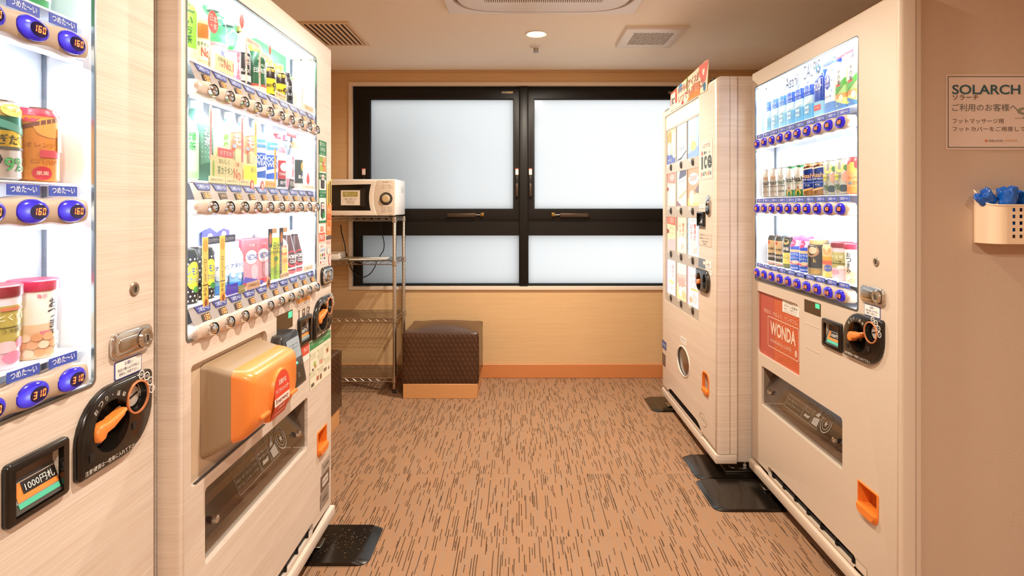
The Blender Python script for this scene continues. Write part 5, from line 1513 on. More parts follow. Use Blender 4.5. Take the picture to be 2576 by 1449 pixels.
CANS = [
    ('beer_can', 'c9c5bd', [(0, 1, 'd0ccc4')], [('t', 'Asahi', 0, .52, .16, '1e1c1c', 1.5), ('t', 'SUPER DRY', 0, .38, .05, '3a3838', 1.2), ('r', 0, .68, .35, .05, 'a8876a'), ('t', '生ビール', .0, .2, .06, '4a4a4a', .9)], 'silver beer can furthest left on the middle shelf of right machine'),
    ('beer_can', 'c9c5bd', [(0, 1, 'd0ccc4')], [('t', 'Asahi', 0, .52, .16, '1e1c1c', 1.5), ('t', 'SUPER DRY', 0, .38, .05, '3a3838', 1.2), ('r', 0, .68, .35, .05, 'a8876a'), ('t', '生ビール', .0, .2, .06, '4a4a4a', .9)], 'silver beer can second from the left on the right machine middle shelf'),
    ('beer_can', 'd2d4cc', [(0, 1, 'd6d8d0')], [('t', 'Asahi', 0, .52, .16, '46604a', 1.5), ('t', 'DRY ZERO', 0, .38, .05, '4a504a', 1.2), ('r', 0, .70, .35, .04, 'b8b0a0'), ('t', '0.00%', .0, .2, .06, '4a4a4a', .9)], 'pale silver can third from the left on the right machine middle shelf'),
    ('beer_can', 'e6e4da', [(0, .22, '3f8a48'), (.22, .92, 'e8e6dc'), (.92, 1, '2f7a44')], [('t', 'Asahi', 0, .56, .18, '161a16', 1.6), ('t', 'スタイルフリー', 0, .42, .05, '2f7a44', 1.4), ('e', .0, .12, .35, .11, 'd8a848'), ('t', '0', 0, .28, .08, '8a3a2a')], 'white and green beer can left of the pair on the middle shelf'),
    ('beer_can', 'e6e4da', [(0, .22, '3f8a48'), (.22, .92, 'e8e6dc'), (.92, 1, '2f7a44')], [('t', 'Asahi', 0, .56, .18, '161a16', 1.6), ('t', 'スタイルフリー', 0, .42, .05, '2f7a44', 1.4), ('e', .0, .12, .35, .11, 'd8a848'), ('t', '0', 0, .28, .08, '8a3a2a')], 'white and green beer can next to the blue cans'),
    ('beer_can', '1c2f7a', [(0, .18, 'a87a44'), (.18, .84, '1f3f9a'), (.84, .93, '6a3a24'), (.93, 1, 'd8a060')], [('w', .20, .03, .07, 'e0b070'), ('w', .84, .02, .05, 'e8d8c0'), ('t', 'Asahi', 0, .62, .14, 'e8b070', 1.5), ('t', 'THE RICH', 0, .50, .05, 'd8dcf0', 1.4), ('r', 0, .40, 1.0, .01, '8aa0e0'), ('t', '贅沢', 0, .32, .07, 'c8d4f0')], 'dark blue and gold beer can left of the blue pair'),
    ('beer_can', '1c2f7a', [(0, .18, 'a87a44'), (.18, .84, '1f3f9a'), (.84, .93, '6a3a24'), (.93, 1, 'd8a060')], [('w', .20, .03, .07, 'e0b070'), ('w', .84, .02, .05, 'e8d8c0'), ('t', 'Asahi', 0, .62, .14, 'e8b070', 1.5), ('t', 'THE RICH', 0, .50, .05, 'd8dcf0', 1.4), ('r', 0, .40, 1.0, .01, '8aa0e0'), ('t', '贅沢', 0, .32, .07, 'c8d4f0')], 'dark blue and gold beer can right of the blue pair'),
    ('chuhai_can', 'c8cac0', [(0, .92, 'c9ccc0'), (.92, 1, 'd8d8d4')], [('e', -.1, .78, .55, .16, 'dccb74'), ('r', -.6, .5, .4, .08, 'e8d84a'), ('t', 'もぎたて', -.4, .5, .09, '3a4a2a', 1.0), ('e', .5, .5, .4, .14, 'd8a890'), ('t', '9%', -.45, .22, .16, '4a6a40'), ('e', .3, .18, .42, .10, '3a4a50'), ('e', .6, .75, .3, .08, '5a8a4a')], 'lime and silver cocktail can with a 9 left of its twin'),
    ('chuhai_can', 'c8cac0', [(0, .92, 'c9ccc0'), (.92, 1, 'd8d8d4')], [('e', -.1, .78, .55, .16, 'dccb74'), ('r', -.6, .5, .4, .08, 'e8d84a'), ('t', 'もぎたて', -.4, .5, .09, '3a4a2a', 1.0), ('e', .5, .5, .4, .14, 'd8a890'), ('t', '9%', -.45, .22, .16, '4a6a40'), ('e', .3, .18, .42, .10, '3a4a50'), ('e', .6, .75, .3, .08, '5a8a4a')], 'lime and silver cocktail can with a 9 beside the orange can'),
    ('chuhai_can', 'e07a3a', [(0, .2, 'e0803c'), (.2, .8, 'e8925a'), (.8, 1, 'c8383a')], [('e', -.1, .72, .5, .14, 'f2a04a'), ('e', .4, .78, .3, .1, 'c03a3a'), ('t', 'オレンジ', 0, .45, .07, 'c0502a', 1.2), ('e', -.3, .3, .3, .04, '7a7a78'), ('t', '3%', .3, .3, .1, 'd06a30')], 'orange and red cocktail can at the right end of middle shelf'),
]
for i, (nm, basec, bands, dec, lab) in enumerate(CANS):
    product(RM, nm, U10[i] - .004 + (.003 * i / 9), WR - .004, ZA['M'], 'can', .0328, .120, bands, dec, lab, 'can', G, base=basec, metal=1 if i < 9 else 0, turn=radians(30))
G = 'drinks on the bottom shelf of the right machine'
for i in range(2):
    product(RM, 'coffee_can', .112 + .072 * i, WR, ZA['B'], 'can', .0265, .125, [(0, 1, '2c302f')], [('r', 0, .62, .75, .22, 'c8a878'), ('e', -.3, .76, .3, .06, 'c0503a'), ('t', '金の微糖', .1, .55, .09, '3a2a20', 1.1), ('w', .12, .03, -.03, 'e8e0d4'), ('t', 'WONDA', 0, .30, .08, 'f0e8dc', 1.4), ('r', 0, .05, .8, .03, 'd8a8a0')], 'black and gold coffee can %s on the right machine bottom shelf' % ('furthest left' if i == 0 else 'second from left'), 'can', G, base='2c302f', turn=radians(30))
product(RM, 'coffee_can', .256, WR, ZA['B'], 'can', .0265, .125, [(0, .14, '6a6a38'), (.14, .5, 'e6d464'), (.5, 1, '2a2c2a')], [('t', '特製', 0, .62, .12, 'f0e8dc', .9), ('e', 0, .85, .5, .09, 'b8a058'), ('t', 'カフェオレ', 0, .34, .06, '8a7a30', 1.2)], 'black and yellow coffee can third from left on the bottom shelf', 'can', G, base='2a2c2a', turn=radians(30))
for i in range(2):
    product(RM, 'milk_tea_bottle', .326 + .074 * i, WR, ZA['B'], 'bottlecan', .030, .135, [(0, .16, '3a62c0'), (.16, .26, 'f0d8d0'), (.26, .52, '3f72d8'), (.52, .60, 'e8c8a0'), (.60, .70, '3a5ac8'), (.70, .9, 'f49ac8')],
            [('e', -.35, .78, .55, .11, 'd23a68'), ('t', 'あったか', -.35, .78, .04, 'f8e0e8', .8), ('t', 'ロイヤル', 0, .46, .07, 'f4f6ff', 1.2), ('t', 'ミルクティー', 0, .36, .07, 'f4f6ff', 1.3), ('w', .20, .02, -.04, 'd8506a'), ('e', .2, .24, .5, .05, 'f2d8c0'), ('t', 'ASAHI', 0, .07, .05, 'e8eeff', 1.0)],
            'pink capped blue milk tea bottle %s' % ('left of its twin on the bottom shelf' if i == 0 else 'beside the large black coffee jar'), 'bottle', G, 'f28ac0', 'f49ac8', turn=radians(30))
product(RM, 'coffee_jar', .483, WR - .002, ZA['B'], 'jar', .037, .128, [(0, .2, '9a8a6a'), (.2, .82, '3a3834')], [('e', -.1, .68, .75, .17, 'a88058'), ('e', .0, .70, .45, .10, 'd8bc98'), ('v', 'コーヒー', -.75, .52, .075, '1e1a16'), ('t', 'k', .25, .42, .12, 'c8a858'), ('e', .3, .1, .5, .07, 'b08a44')], 'large dark coffee bottle with a gold cap on the bottom shelf', 'bottle', G, 'dcc088', '3a3834', turn=radians(28))
product(RM, 'corn_soup_pouch', .560, WR, ZA['B'], 'can', .0265, .118, [(0, .18, 'f0d890'), (.18, .38, 'd8b890'), (.38, .5, 'd86a50'), (.5, .62, 'f0a83c'), (.62, 1, 'f4c890')], [('e', 0, .80, .6, .13, 'f0a870'), ('t', 'コーン', 0, .82, .06, 'd88050', .8), ('e', .2, .28, .5, .10, '5a68b0'), ('t', 'スープ', .2, .28, .06, 'f4ecd8', .8), ('e', .2, .07, .3, .05, 'e8c040')], 'orange and yellow soup can with an orange disc on the bottom shelf', 'can', G, base='f4c890', turn=radians(30))
product(RM, 'snack_cup', .634, WR - .002, ZA['B'], 'cup', .0335, .128, [(0, .32, 'f0d0d8'), (.32, .74, 'b8b070'), (.74, .9, 'e8c8cc')], [('t', 'そら豆', 0, .62, .07, 'f0ecc8', 1.2), ('r', 0, .44, .9, .015, '6a6a30'), ('t', 'うす塩', 0, .50, .05, '5a5a2a', 1.0), ('e', -.2, .22, .4, .07, 'e8a0b0'), ('e', .4, .34, .4, .05, 'f4ece4')], 'olive and pink snack cup with a dark red lid on the bottom shelf', 'cup', G, '8a3038', 'b8b070', turn=radians(30))
product(RM, 'snack_cup', .714, WR - .002, ZA['B'], 'cup', .0335, .128, [(0, .38, 'f0d0b0'), (.38, .9, 'f8f4ec')], [('v', 'おつまみ', -.2, .72, .12, '28241f'), ('v', '柿の種', .45, .78, .06, 'c89a70'), ('e', .3, .20, .45, .10, 'e8b890'), ('e', -.4, .14, .4, .08, 'f6e4cc'), ('e', .1, .06, .3, .05, 'e0a880')], 'white snack cup with brush lettering and red lid at the shelf end', 'cup', G, 'b83850', 'f8f4ec', turn=radians(30))

# --- nearest left machine (only its right end is in view)
shelves(L1, None, ZA.values(), .05, .79)
GN = 'products in the nearest left machine'
WL = .054
UL = [.578, .654, .730]
for i in range(2):
    product(L1, 'tea_bottle', UL[i + 1] - .02, WL, ZA['T'], 'square', .031, .196, [(0, .55, '2f8a4c'), (.55, .9, 'dff0d8')], [('t', '緑茶', 0, .35, .16, 'f4f8ec', 1.0), ('r', 0, .12, .9, .03, 'e8f0d8')], 'green tea bottle cut by the top edge, %s' % ('left one' if i == 0 else 'right one'), 'bottle', GN, 'f2f2ee', 'dff0d8', ry=.029)
product(L1, 'chuhai_can', UL[1] + .002, WL - .004, ZA['M'], 'can', .0328, .122, [(0, .40, 'dcd8d4'), (.40, .62, 'e8c84a'), (.62, .80, '2f7a68'), (.80, .92, 'd8c070'), (.92, 1, 'd8d4cc')], [('t', 'もぎたて', .2, .51, .13, '2a2c20', 1.7), ('w', .70, .05, -.10, '4a9080'), ('e', -.5, .26, .5, .10, '2c2c30'), ('t', '9%', .55, .20, .17, '4a9a58'), ('w', .40, .02, .0, '4a4a44'), ('e', .4, .88, .5, .08, 'e8c050')], 'silver, green and yellow can beside the orange can', 'can', GN, base='dcd8d4', metal=1, turn=radians(-30))
product(L1, 'chuhai_can', UL[2], WL - .004, ZA['M'], 'can', .0328, .122, [(0, .88, 'd88a3a'), (.88, 1, 'c0304a')], [('w', .86, .06, .0, 'c23a52'), ('e', .35, .74, .75, .14, 'e8a04a'), ('w', .80, .03, .12, '7a4a3a'), ('e', -.05, .12, .42, .09, 'c03040'), ('t', '果実', -.05, .12, .06, 'f0c0b0', .5), ('r', .35, .38, .5, .05, 'c84a50'), ('t', 'オレンジ', -.1, .50, .06, 'a8602a', 1.2), ('t', 'CITRUS', .1, .28, .05, 'b06a2a', 1.2), ('r', .9, .58, .25, .16, 'e8c050')], 'orange can with a red top in the nearest machine', 'can', GN, base='d88a3a', turn=radians(-30))
product(L1, 'chuhai_can', UL[0], WL - .004, ZA['M'], 'can', .0328, .122, [(0, 1, 'dcd8d4')], [('t', '9%', .2, .3, .16, '4a9a58')], 'silver can cut by the left picture edge', 'can', GN, base='dcd8d4', metal=1)
product(L1, 'snack_cup', UL[1] + .004, WL - .003, ZA['B'], 'cup', .0335, .128, [(0, .26, 'f0d2e0'), (.26, .76, 'b8aa58'), (.76, .9, 'f2d8e2')], [('t', 'ひとくち豆', .3, .62, .08, 'f4f0d0', 1.7), ('r', .3, .50, 1.0, .008, '6a6230'), ('e', -.2, .44, .06, .02, '2a2820'), ('e', -.2, .38, .06, .02, '2a2820'), ('t', 'うす塩味', .45, .46, .05, '6a6230', 1.0), ('e', .1, .27, .5, .07, 'e8c8d0'), ('e', .8, .30, .3, .06, 'd07a98'), ('e', .4, .14, .45, .07, 'e48aa8'), ('r', .4, .72, .5, .02, 'c87858')], 'olive and pink snack cup in the nearest machine', 'cup', GN, '8a2a34', 'b8aa58', turn=radians(-30))
product(L1, 'snack_cup', UL[2] - .002, WL - .003, ZA['B'], 'cup', .0335, .128, [(0, .44, 'f2d4b4'), (.44, .9, 'fbf8f2')], [('v', 'おつまみ', .55, .70, .12, '2a2420'), ('v', '柿の種', 1.0, .80, .07, '4a403a'), ('t', '亀田', -.0, .80, .05, 'd07a88', .4), ('r', .15, .30, .22, .05, 'd88a98')] + [('e', -.9 + .42 * (k % 5) + .15 * (k // 5), .08 + .10 * (k // 5), .22, .05, ('e8b48a', 'f6dcc0', 'dca478')[k % 3]) for k in range(14)], 'white snack cup with crimson lid in the nearest machine', 'cup', GN, 'c03050', 'fbf8f2', turn=radians(-30))
product(L1, 'snack_cup', UL[0] + .004, WL - .003, ZA['B'], 'cup', .0335, .128, [(0, .9, 'e8c8b0')], [('t', '豆', .2, .5, .2, '6a4a3a')], 'pale snack cup cut by the left picture edge', 'cup', GN, '8a2a34', 'e8c8b0')

# --- far left machine
Z2 = {'T': 1.556, 'M': 1.290, 'B': 1.011}
shelves(L2, None, Z2.values(), .025, .80)
U2 = [.100 + .0745 * i - .024 * (1 - max(0, i - 5) / 6) * min(1, i / 2 + .6) for i in range(10)]
W2 = .053
TL = radians(-32)
MB().rect(.03, 1.60, .76, 1.742, .0878, P('3fc05a', .4)).build('green_backdrop', L2.root)
G = 'drinks on the top shelf of the far left machine'
T = Z2['T']
product(L2, 'tea_bottle', U2[0] - .002, W2, T, 'square', .032, .172, [(0, .18, 'c8d8a0'), (.18, .9, '7cc83a')], [('v', 'おーいお茶', .0, .78, .11, '1f4a1c'), ('e', -.6, .55, .25, .06, 'd84a3a')], 'bright green tea bottle furthest left on the top shelf', 'bottle', G, 'e8f0dc', '8ad04a', turn=TL, ry=.030)
product(L2, 'barley_tea_bottle', U2[1], W2, T, 'pet', .032, .165, [(0, .42, 'd8c8a0'), (.42, .62, 'e8924a'), (.62, .9, 'f0c8a0')], [('r', .0, .25, .9, .15, 'ece4c8'), ('t', '茶カテキン', -.1, .33, .07, '3a6a3a', 1.2), ('t', 'No.1', .3, .22, .13, 'd0503a', .9), ('r', -.75, .25, .12, .14, '8aa83c')], 'amber tea bottle with a No.1 card on the top shelf', 'bottle', G, 'f0ece4', 'e8b078', turn=TL)
product(L2, 'water_bottle', U2[2], W2, T, 'pet', .034, .180, [(.06, .44, 'f2eaf0')], [('t', '水', .2, .30, .14, '8aa0d8', .5), ('r', 0, .42, 1.2, .02, 'f4b8c8')], 'tall clear water bottle with a white label on the top shelf', 'bottle', G, 'e8eef8', clear=True, turn=TL)
product(L2, 'water_bottle', U2[3], W2, T, 'pet', .033, .165, [(.0, .10, 'f4a8c0'), (.10, .46, 'f4eef2')], [('v', 'evian', .35, .42, .075, 'd86a88'), ('r', 0, .47, 1.2, .012, 'f090a8')], 'clear water bottle with a pink edged label on the top shelf', 'bottle', G, 'c8d8f0', clear=True, turn=TL)
product(L2, 'black_coffee_bottle', U2[4] - .004, W2, T, 'slim', .027, .168, [(0, .10, '2a2a30'), (.10, .20, 'd0c8c4'), (.20, .56, '26262c'), (.56, .88, 'e8e6e6'), (.88, 1, '3a2a20')], [('v', '無糖', .2, .48, .07, 'd8d4d0'), ('t', 'BLACK', -.1, .27, .05, 'e8e4e0', .9)], 'slim black coffee bottle with white shoulders and brown cap', 'bottle', G, 'a8845a', '26262c', turn=TL)
product(L2, 'coffee_bottle_can', U2[5] - .004, W2 - .001, T, 'bottlecan', .035, .135, [(0, .16, 'd8c8b0'), (.16, .92, '1f5a3c')], [('t', 'ESPRESSO', .15, .46, .10, 'e0e4d8', 1.5), ('e', .7, .68, .32, .12, 'a8885a'), ('r', 0, .15, 1.2, .02, 'c84a3a'), ('t', 'TULLYS', .2, .58, .05, 'c8d4c4', 1.0)], 'wide dark green coffee can on the top shelf', 'can', G, 'c8a458', '1f5a3c', turn=TL)
for i in range(2):
    product(L2, 'coffee_bottle_can', U2[6 + i] - .002, W2, T, 'bottlecan', .031, .122, [(0, .10, '3a3a30'), (.10, .48, 'e8c838'), (.48, .80, '1e1e20'), (.80, 1, 'c8a050')], [('t', '朝専用', .1, .68, .11, 'e0b84a', 1.3), ('t', '9', .35, .28, .22, '3a3820'), ('t', '微糖', -.25, .30, .08, '4a4420', .6), ('w', .78, .015, .04, 'e0c070')], 'black and gold coffee can numbered 9, %s' % ('left of its twin' if i == 0 else 'right of its twin'), 'can', G, 'c8a458', '1e1e20', turn=TL)
product(L2, 'coffee_bottle_can', U2[8] - .010, W2 + .004, T, 'bottlecan', .029, .112, [(0, .9, '23242c')], [('t', '贅沢', .2, .55, .10, 'd0d0d4', .8), ('t', 'BLACK', .2, .36, .08, 'c8ccd8', 1.0), ('e', .6, .2, .2, .07, 'b0b4c0')], 'dark navy coffee can behind the gold pair', 'can', G, '2a2a30', '23242c', turn=TL)
product(L2, 'milk_coffee_bottle', U2[9] - .004, W2, T, 'bottlecan', .029, .118, [(0, .9, 'e8dcc8')], [('e', .4, .42, .30, .26, 'a89a88'), ('e', .4, .42, .26, .23, 'e8dcc8'), ('r', 0, .10, 1.2, .02, 'd0a890')], 'cream coloured bottle can at the right end of top shelf', 'can', G, 'e0d0b0', 'e8dcc8', turn=TL)
G = 'drinks on the middle shelf of the far left machine'
Mz = Z2['M']
product(L2, 'tea_bottle', U2[0] + .004, W2, Mz, 'square', .032, .165, [(0, .12, '9ad090'), (.12, .8, 'a8dca8')], [('v', '緑茶', .2, .6, .12, '4a9a58')], 'pale green tea bottle furthest left on the middle shelf', 'bottle', G, 'f0f0ea', 'b8e4b0', turn=TL, ry=.030)
product(L2, 'tea_bottle', U2[1] + .001, W2, Mz, 'square', .032, .190, [(0, .9, '6a9a88')], [('e', -.6 + .3 * (k % 5), .30 + .06 * (k // 5), .05, .008, '9cc4b0') for k in range(30)] + [('v', 'お茶', .2, .62, .11, 'd8e8dc')], 'grey green dotted tea bottle second from left on the middle shelf', 'bottle', G, 'd8e8dc', '6a9a88', turn=TL, ry=.031)
product(L2, 'tea_bottle', U2[2] + .005, W2, Mz, 'square', .0315, .185, [(0, .9, 'e0eeb8')], [('v', '健康茶', .35, .62, .09, '7ab060'), ('e', -.4, .4, .25, .06, 'c8dc8a')], 'lime white tea bottle behind the recommendation card', 'bottle', G, 'eef4e0', 'e0eeb8', turn=TL, ry=.031)
for i in range(2):
    product(L2, 'peach_drink_bottle', U2[3 + i] + .004, W2, Mz, 'square', .033, .188, [(0, .28, 'f0dc50'), (.28, .44, 'e0d0a0'), (.44, .76, 'e88a6a'), (.76, .9, 'b8dcf0')], [('t', 'も', .1, .62, .16, 'fdf4ec', .9), ('e', .1, .40, .5, .09, 'c8b890'), ('t', '果汁', .3, .22, .08, '9aa060', .6), ('e', -.3, .52, .2, .03, 'a8b8c8'), ('w', .74, .02, .03, 'f4e8d8')], 'peach red juice bottle with yellow base %s' % ('left of its twin' if i == 0 else 'beside the blue sports drink'), 'bottle', G, 'f4f4f0', 'e88a6a', turn=TL, ry=.031)
for i in range(2):
    product(L2, 'sports_drink_bottle', U2[5 + i] + .003 + .002 * i, W2, Mz, 'pet', .033, .190, [(0, .12, 'd0dcf0'), (.12, .50, '3060c0'), (.50, .70, 'e8f0fa'), (.70, .9, 'c0dcf2')], [('t', 'POCARI', .0, .43, .075, 'f4f8ff', 1.6), ('t', 'SWEAT', .0, .345, .075, 'f4f8ff', 1.6), ('w', .25, .03, .05, 'f0f4fc'), ('r', .2, .64, .8, .06, '4a84d0'), ('t', '水分補給', .2, .64, .04, 'e0ecfa', 1.1)], 'blue and white sports drink bottle, %s' % ('left of the pair' if i == 0 else 'right of the pair'), 'bottle', G, 'e8f0fa', 'dce8f6', turn=TL)
product(L2, 'soda_bottle', U2[7], W2, Mz, 'pet', .029, .170, [(0, .16, '3a3438'), (.16, .50, 'b03038'), (.50, .9, 'e8d8dc')], [('e', .2, .38, .5, .08, 'e8d0cc'), ('t', 'TANSAN', .2, .25, .05, 'f0e0dc', 1.2), ('t', '刺激', .1, .09, .07, 'd8d4d4', .8), ('r', 0, .70, 1.0, .05, 'd86a78')], 'soda bottle with a dark red label on the middle shelf', 'bottle', G, 'c84a50', 'e8d8dc', turn=TL)
product(L2, 'water_bottle', U2[8] - .006, W2, Mz, 'pet', .027, .175, [(.0, .18, 'f090a4'), (.18, .62, 'fbe8ec')], [('v', 'evian', .3, .56, .07, 'd86a80')], 'slim clear water bottle with a pink label on the middle shelf', 'bottle', G, 'f2a0b0', clear=True, turn=TL)
product(L2, 'black_coffee_bottle', U2[9] - .010, W2, Mz, 'bottlecan', .029, .160, [(0, .12, 'c8c4c0'), (.12, .62, '2a3430'), (.62, .9, 'e4e0dc')], [('e', .4, .48, .35, .10, 'b89a48'), ('t', 'BLACK', .35, .26, .07, 'e8e8e0', 1.2)], 'black labelled coffee bottle at the right end of middle shelf', 'bottle', G, 'c8a468', '2a3430', turn=TL)
G = 'drinks on the bottom shelf of the far left machine'
B = Z2['B']
for i in range(2):
    product(L2, 'lemon_soda_can', U2[i] + .008 + .006 * i, W2 - .002, B, 'can', .033, .122, [(0, .99, '23262a')], [('e', -.9 + .36 * (k % 6) + .18 * ((k // 6) % 2), .06 + .085 * (k // 6), .075, .018, 'e4e6ea') for k in range(60)] + [('e', .3, .52, .62, .26, 'e8d83c'), ('t', 'レモン', .25, .60, .13, '2a52b0', .95), ('t', 'スカッシュ', .25, .44, .12, '2a52b0', 1.0), ('e', .5, .26, .3, .06, '4a9a48')], 'black polka dot lemon soda can %s' % ('furthest left on the bottom shelf' if i == 0 else 'second from left on the bottom shelf'), 'can', G, base='23262a', turn=TL)
for i in range(2):
    product(L2, 'nata_drink_can', U2[2 + i] + .010, W2, B, 'bottlecan', .034, .128, [(0, .18, '4a9ae0'), (.18, .36, '9accf0'), (.36, .9, 'f4f8fa')], [('t', 'ナタデココ', .25, .52, .10, '2a4aa0', 1.5), ('e', .6, .74, .3, .07, 'f0b8c0'), ('e', .5, .84, .25, .025, '7ac08a'), ('e', -.3, .32, .2, .05, 'd8ecfa'), ('e', .3, .28, .2, .05, 'd8ecfa'), ('e', .7, .24, .2, .12, '3a4a7a')], 'white and sky blue jelly drink can, %s' % ('left of its twin' if i == 0 else 'beside the pink pair'), 'can', G, 'f4f6f8', 'f4f8fa', turn=TL)
for i in range(2):
    product(L2, 'peach_tea_can', U2[4 + i] + .012, W2, B, 'carton', .033, .128, [(0, .10, 'd8404a'), (.10, .55, 'ee98a4'), (.55, 1, 'e8606a')], [('e', .0, .62, .72, .15, 'fbf4f4'), ('t', 'NECTAR', .1, .62, .12, '2a4a9a', 1.2), ('e', .35, .30, .45, .16, 'f6bcc4'), ('t', '不二家', 0, .88, .05, 'f8d8d8', .6)], 'pink peach nectar can with white oval, %s' % ('left one' if i == 0 else 'right one'), 'can', G, base='e8606a', ry=.028, turn=radians(-18))
product(L2, 'vegetable_juice_carton', U2[6] + .010, W2, B, 'carton', .031, .140, [(0, .25, '9ab83a'), (.25, .62, 'd8c83c'), (.62, .9, 'f0e04a'), (.9, 1, 'f4f4ee')], [('t', '1日分', .2, .72, .16, '3f7a30', 1.4), ('t', 'SPARKLING', .1, .58, .05, '6a8a30', 1.5), ('e', .2, .44, .3, .05, '5a9a3a'), ('e', .4, .24, .3, .08, 'a8c83a')], 'yellow green vitamin drink carton on the bottom shelf', 'carton', G, base='f0e04a', ry=.028, turn=radians(-18))
product(L2, 'vitamin_drink_bottle', U2[7] + .008, W2, B, 'pet', .031, .138, [(0, .12, 'f0dc60'), (.12, .62, 'f2c078'), (.62, .88, 'f4d8b0')], [('t', 'C', -.1, .60, .22, 'd8504a'), ('t', 'ビタミン', .2, .80, .06, 'c08a60', 1.0), ('t', '1000', .2, .36, .09, 'd88a3a', 1.0), ('e', .4, .2, .3, .07, 'e8d050')], 'orange vitamin drink bottle with white cap on the bottom shelf', 'bottle', G, 'f8f6f2', 'f2c078', turn=TL)
for i in range(2):
    product(L2, 'cola_bottle', U2[8 + i] - .004 - .010 * i, W2 + .002 * i, B, 'cone', .031, .140, [(0, .08, 'd84a50'), (.08, .9, '4a3030')], [('e', .1, .34, .75, .20, 'd23a44'), ('t', 'AOMORI', .1, .40, .09, 'fbf0ee', 1.1), ('t', 'COLA', .1, .29, .08, 'fbf0ee', .8), ('w', .13, .02, .04, 'e4e0e0')], 'dark conical cola bottle with red disc, %s' % ('left one' if i == 0 else 'right one'), 'bottle', G, 'f0e8e4', '4a3030', turn=TL)

# promotional cards standing in the far left display
def card(mc, name, pts, w, col, texts=(), th=.0012, border=None):
    c = MB()
    c.panel(pts, [], w, w + th, P(col))
    for (t, u, z, h, cl, *r) in texts:
        if t == '|':
            for k, ch in enumerate(u[0]): c.text(ch, u[1], z - k * h * 1.15, h * (.3 if ch == 'ー' else 1), P(cl), w - .0004)
        elif t == 'e': c._flat(ell(u[0], z, h, r[0], 18), w - .0003, P(cl))
        else: c.text(t, u, z, h, P(cl), w - .0005, w=(r[0] if r else None))
    return c.build(name, mc.root, None, 0)
rc = lambda a, b, c, d: [(a, b), (c, b), (c, d), (a, d)]
for k, u in enumerate((.110, .186)):              # lemon cards
    card(L2, 'promotional_card', rc(u - .014, 1.012, u + .010, 1.160), .0075, 'e8cc62', [('|', ('ロングセラーの味', u - .003), 1.105, .0095, '6a5a30'), ('e', (u - .002,), 1.140, .010, 'e0a83c', .014)])
    card(L2, 'promotional_card', rc(u + .011, 1.142, u + .062, 1.160), .0085, '3a4258', [('ロングセラー', u + .036, 1.151, .009, 'e8e8ec', .044)])
    card(L2, 'promotional_card', ell(u - .002, 1.006, .012, .020, 16), .0062, 'f0a850', [('e', (u - .002,), 1.010, .006, '8a4a30', .008)])
for u in (.450, .527):                            # almond cards
    card(L2, 'promotional_card', rc(u - .009, 1.015, u + .004, 1.155), .0075, '2e3440', [('|', ('おいしさそのまま', u - .0025), 1.110, .0085, 'e0d8d0')])
    card(L2, 'promotional_card', rc(u - .012, 1.112, u + .012, 1.166), .0070, '3a3a44', [('e', (u,), 1.138, .009, 'b8743c', .017)])
    card(L2, 'promotional_card', rc(u + .012, 1.152, u + .046, 1.166), .0080, 'c8a078')
card(L2, 'promotional_card', ell(.437, 1.012, .012, .017, 16), .0062, 'd89a60', [('e', (.437,), 1.012, .007, '6a4030', .011)])
card(L2, 'promotional_card', [(.225, 1.135), (.285, 1.135), (.360, 1.146), (.360, 1.166), (.330, 1.172), (.300, 1.160), (.262, 1.176), (.225, 1.166)], .080, '4a4ac8', [('e', (.262,), 1.152, .013, 'f0a8b8', .010), ('e', (.330,), 1.156, .012, 'f4b8c8', .009)])
card(L2, 'promotional_card', rc(.205, 1.005, .262, 1.036), .0085, '4640c0'); card(L2, 'promotional_card', [(.29, 1.030), (.40, 1.012), (.41, 1.022), (.30, 1.045)], .0085, '5a54cc')
card(L2, 'promotional_card', rc(.262, 1.006, .300, 1.026), .0075, '8a8a58', [('おすすめ', .281, 1.016, .008, 'e0d8a8', .03)]); card(L2, 'promotional_card', rc(.305, 1.010, .385, 1.028), .0070, 'd0a888', [('人気商品です', .345, 1.019, .008, '8a6a4a', .065)])
card(L2, 'promotional_card', rc(.520, 1.012, .585, 1.028), .0070, 'dcc09a', [('おすすめ商品', .552, 1.020, .007, '8a6a4a', .055)]); card(L2, 'promotional_card', rc(.705, 1.012, .79, 1.030), .0070, 'f2e2c8', [('お買い得', .747, 1.021, .007, 'c08a50', .06)])
# middle shelf cards
card(L2, 'promotional_card', [(.128, 1.292), (.286, 1.292), (.286, 1.345), (.128, 1.352)], .0062, 'cfc08e', [('おいしく', .190, 1.340, .012, '5a7a4a', .05), ('茶カテキン', .195, 1.318, .020, '3f7a48', .075), ('No.1', .260, 1.312, .030, 'd0604a', .050), ('三種', .252, 1.337, .010, 'd0604a'), ('e', (.140,), 1.320, .005, '8aa83c', .020)])
card(L2, 'promotional_card', rc(.160, 1.350, .232, 1.372), .0060, 'c05a5a', [('おすすめ', .196, 1.361, .011, 'f0d0c8', .055)])
for (a, b) in ((.120, .192), (.196, .262), (.266, .322)): card(L2, 'promotional_card', rc(a, 1.286, b, 1.302), .0058, 'd8d0a8', [('お茶のカテキン', (a + b) / 2, 1.294, .006, '9a8a5a', (b - a) * .8)])
for u in (.335, .397): card(L2, 'promotional_card', ell(u, 1.288, .011, .014, 16), .0060, 'c05a5a', [('e', (u,), 1.288, .006, 'e8c8b0', .008)])
card(L2, 'promotional_card', rc(.126, 1.34, .133, 1.47), .0066, 'b87a7a', [('|', ('おいしいお茶', .1295), 1.455, .008, 'e8c8b8')]); card(L2, 'promotional_card', rc(.277, 1.335, .286, 1.47), .0066, 'b86a6a', [('|', ('おすすめです', .2815), 1.455, .008, 'e8c8b8')])
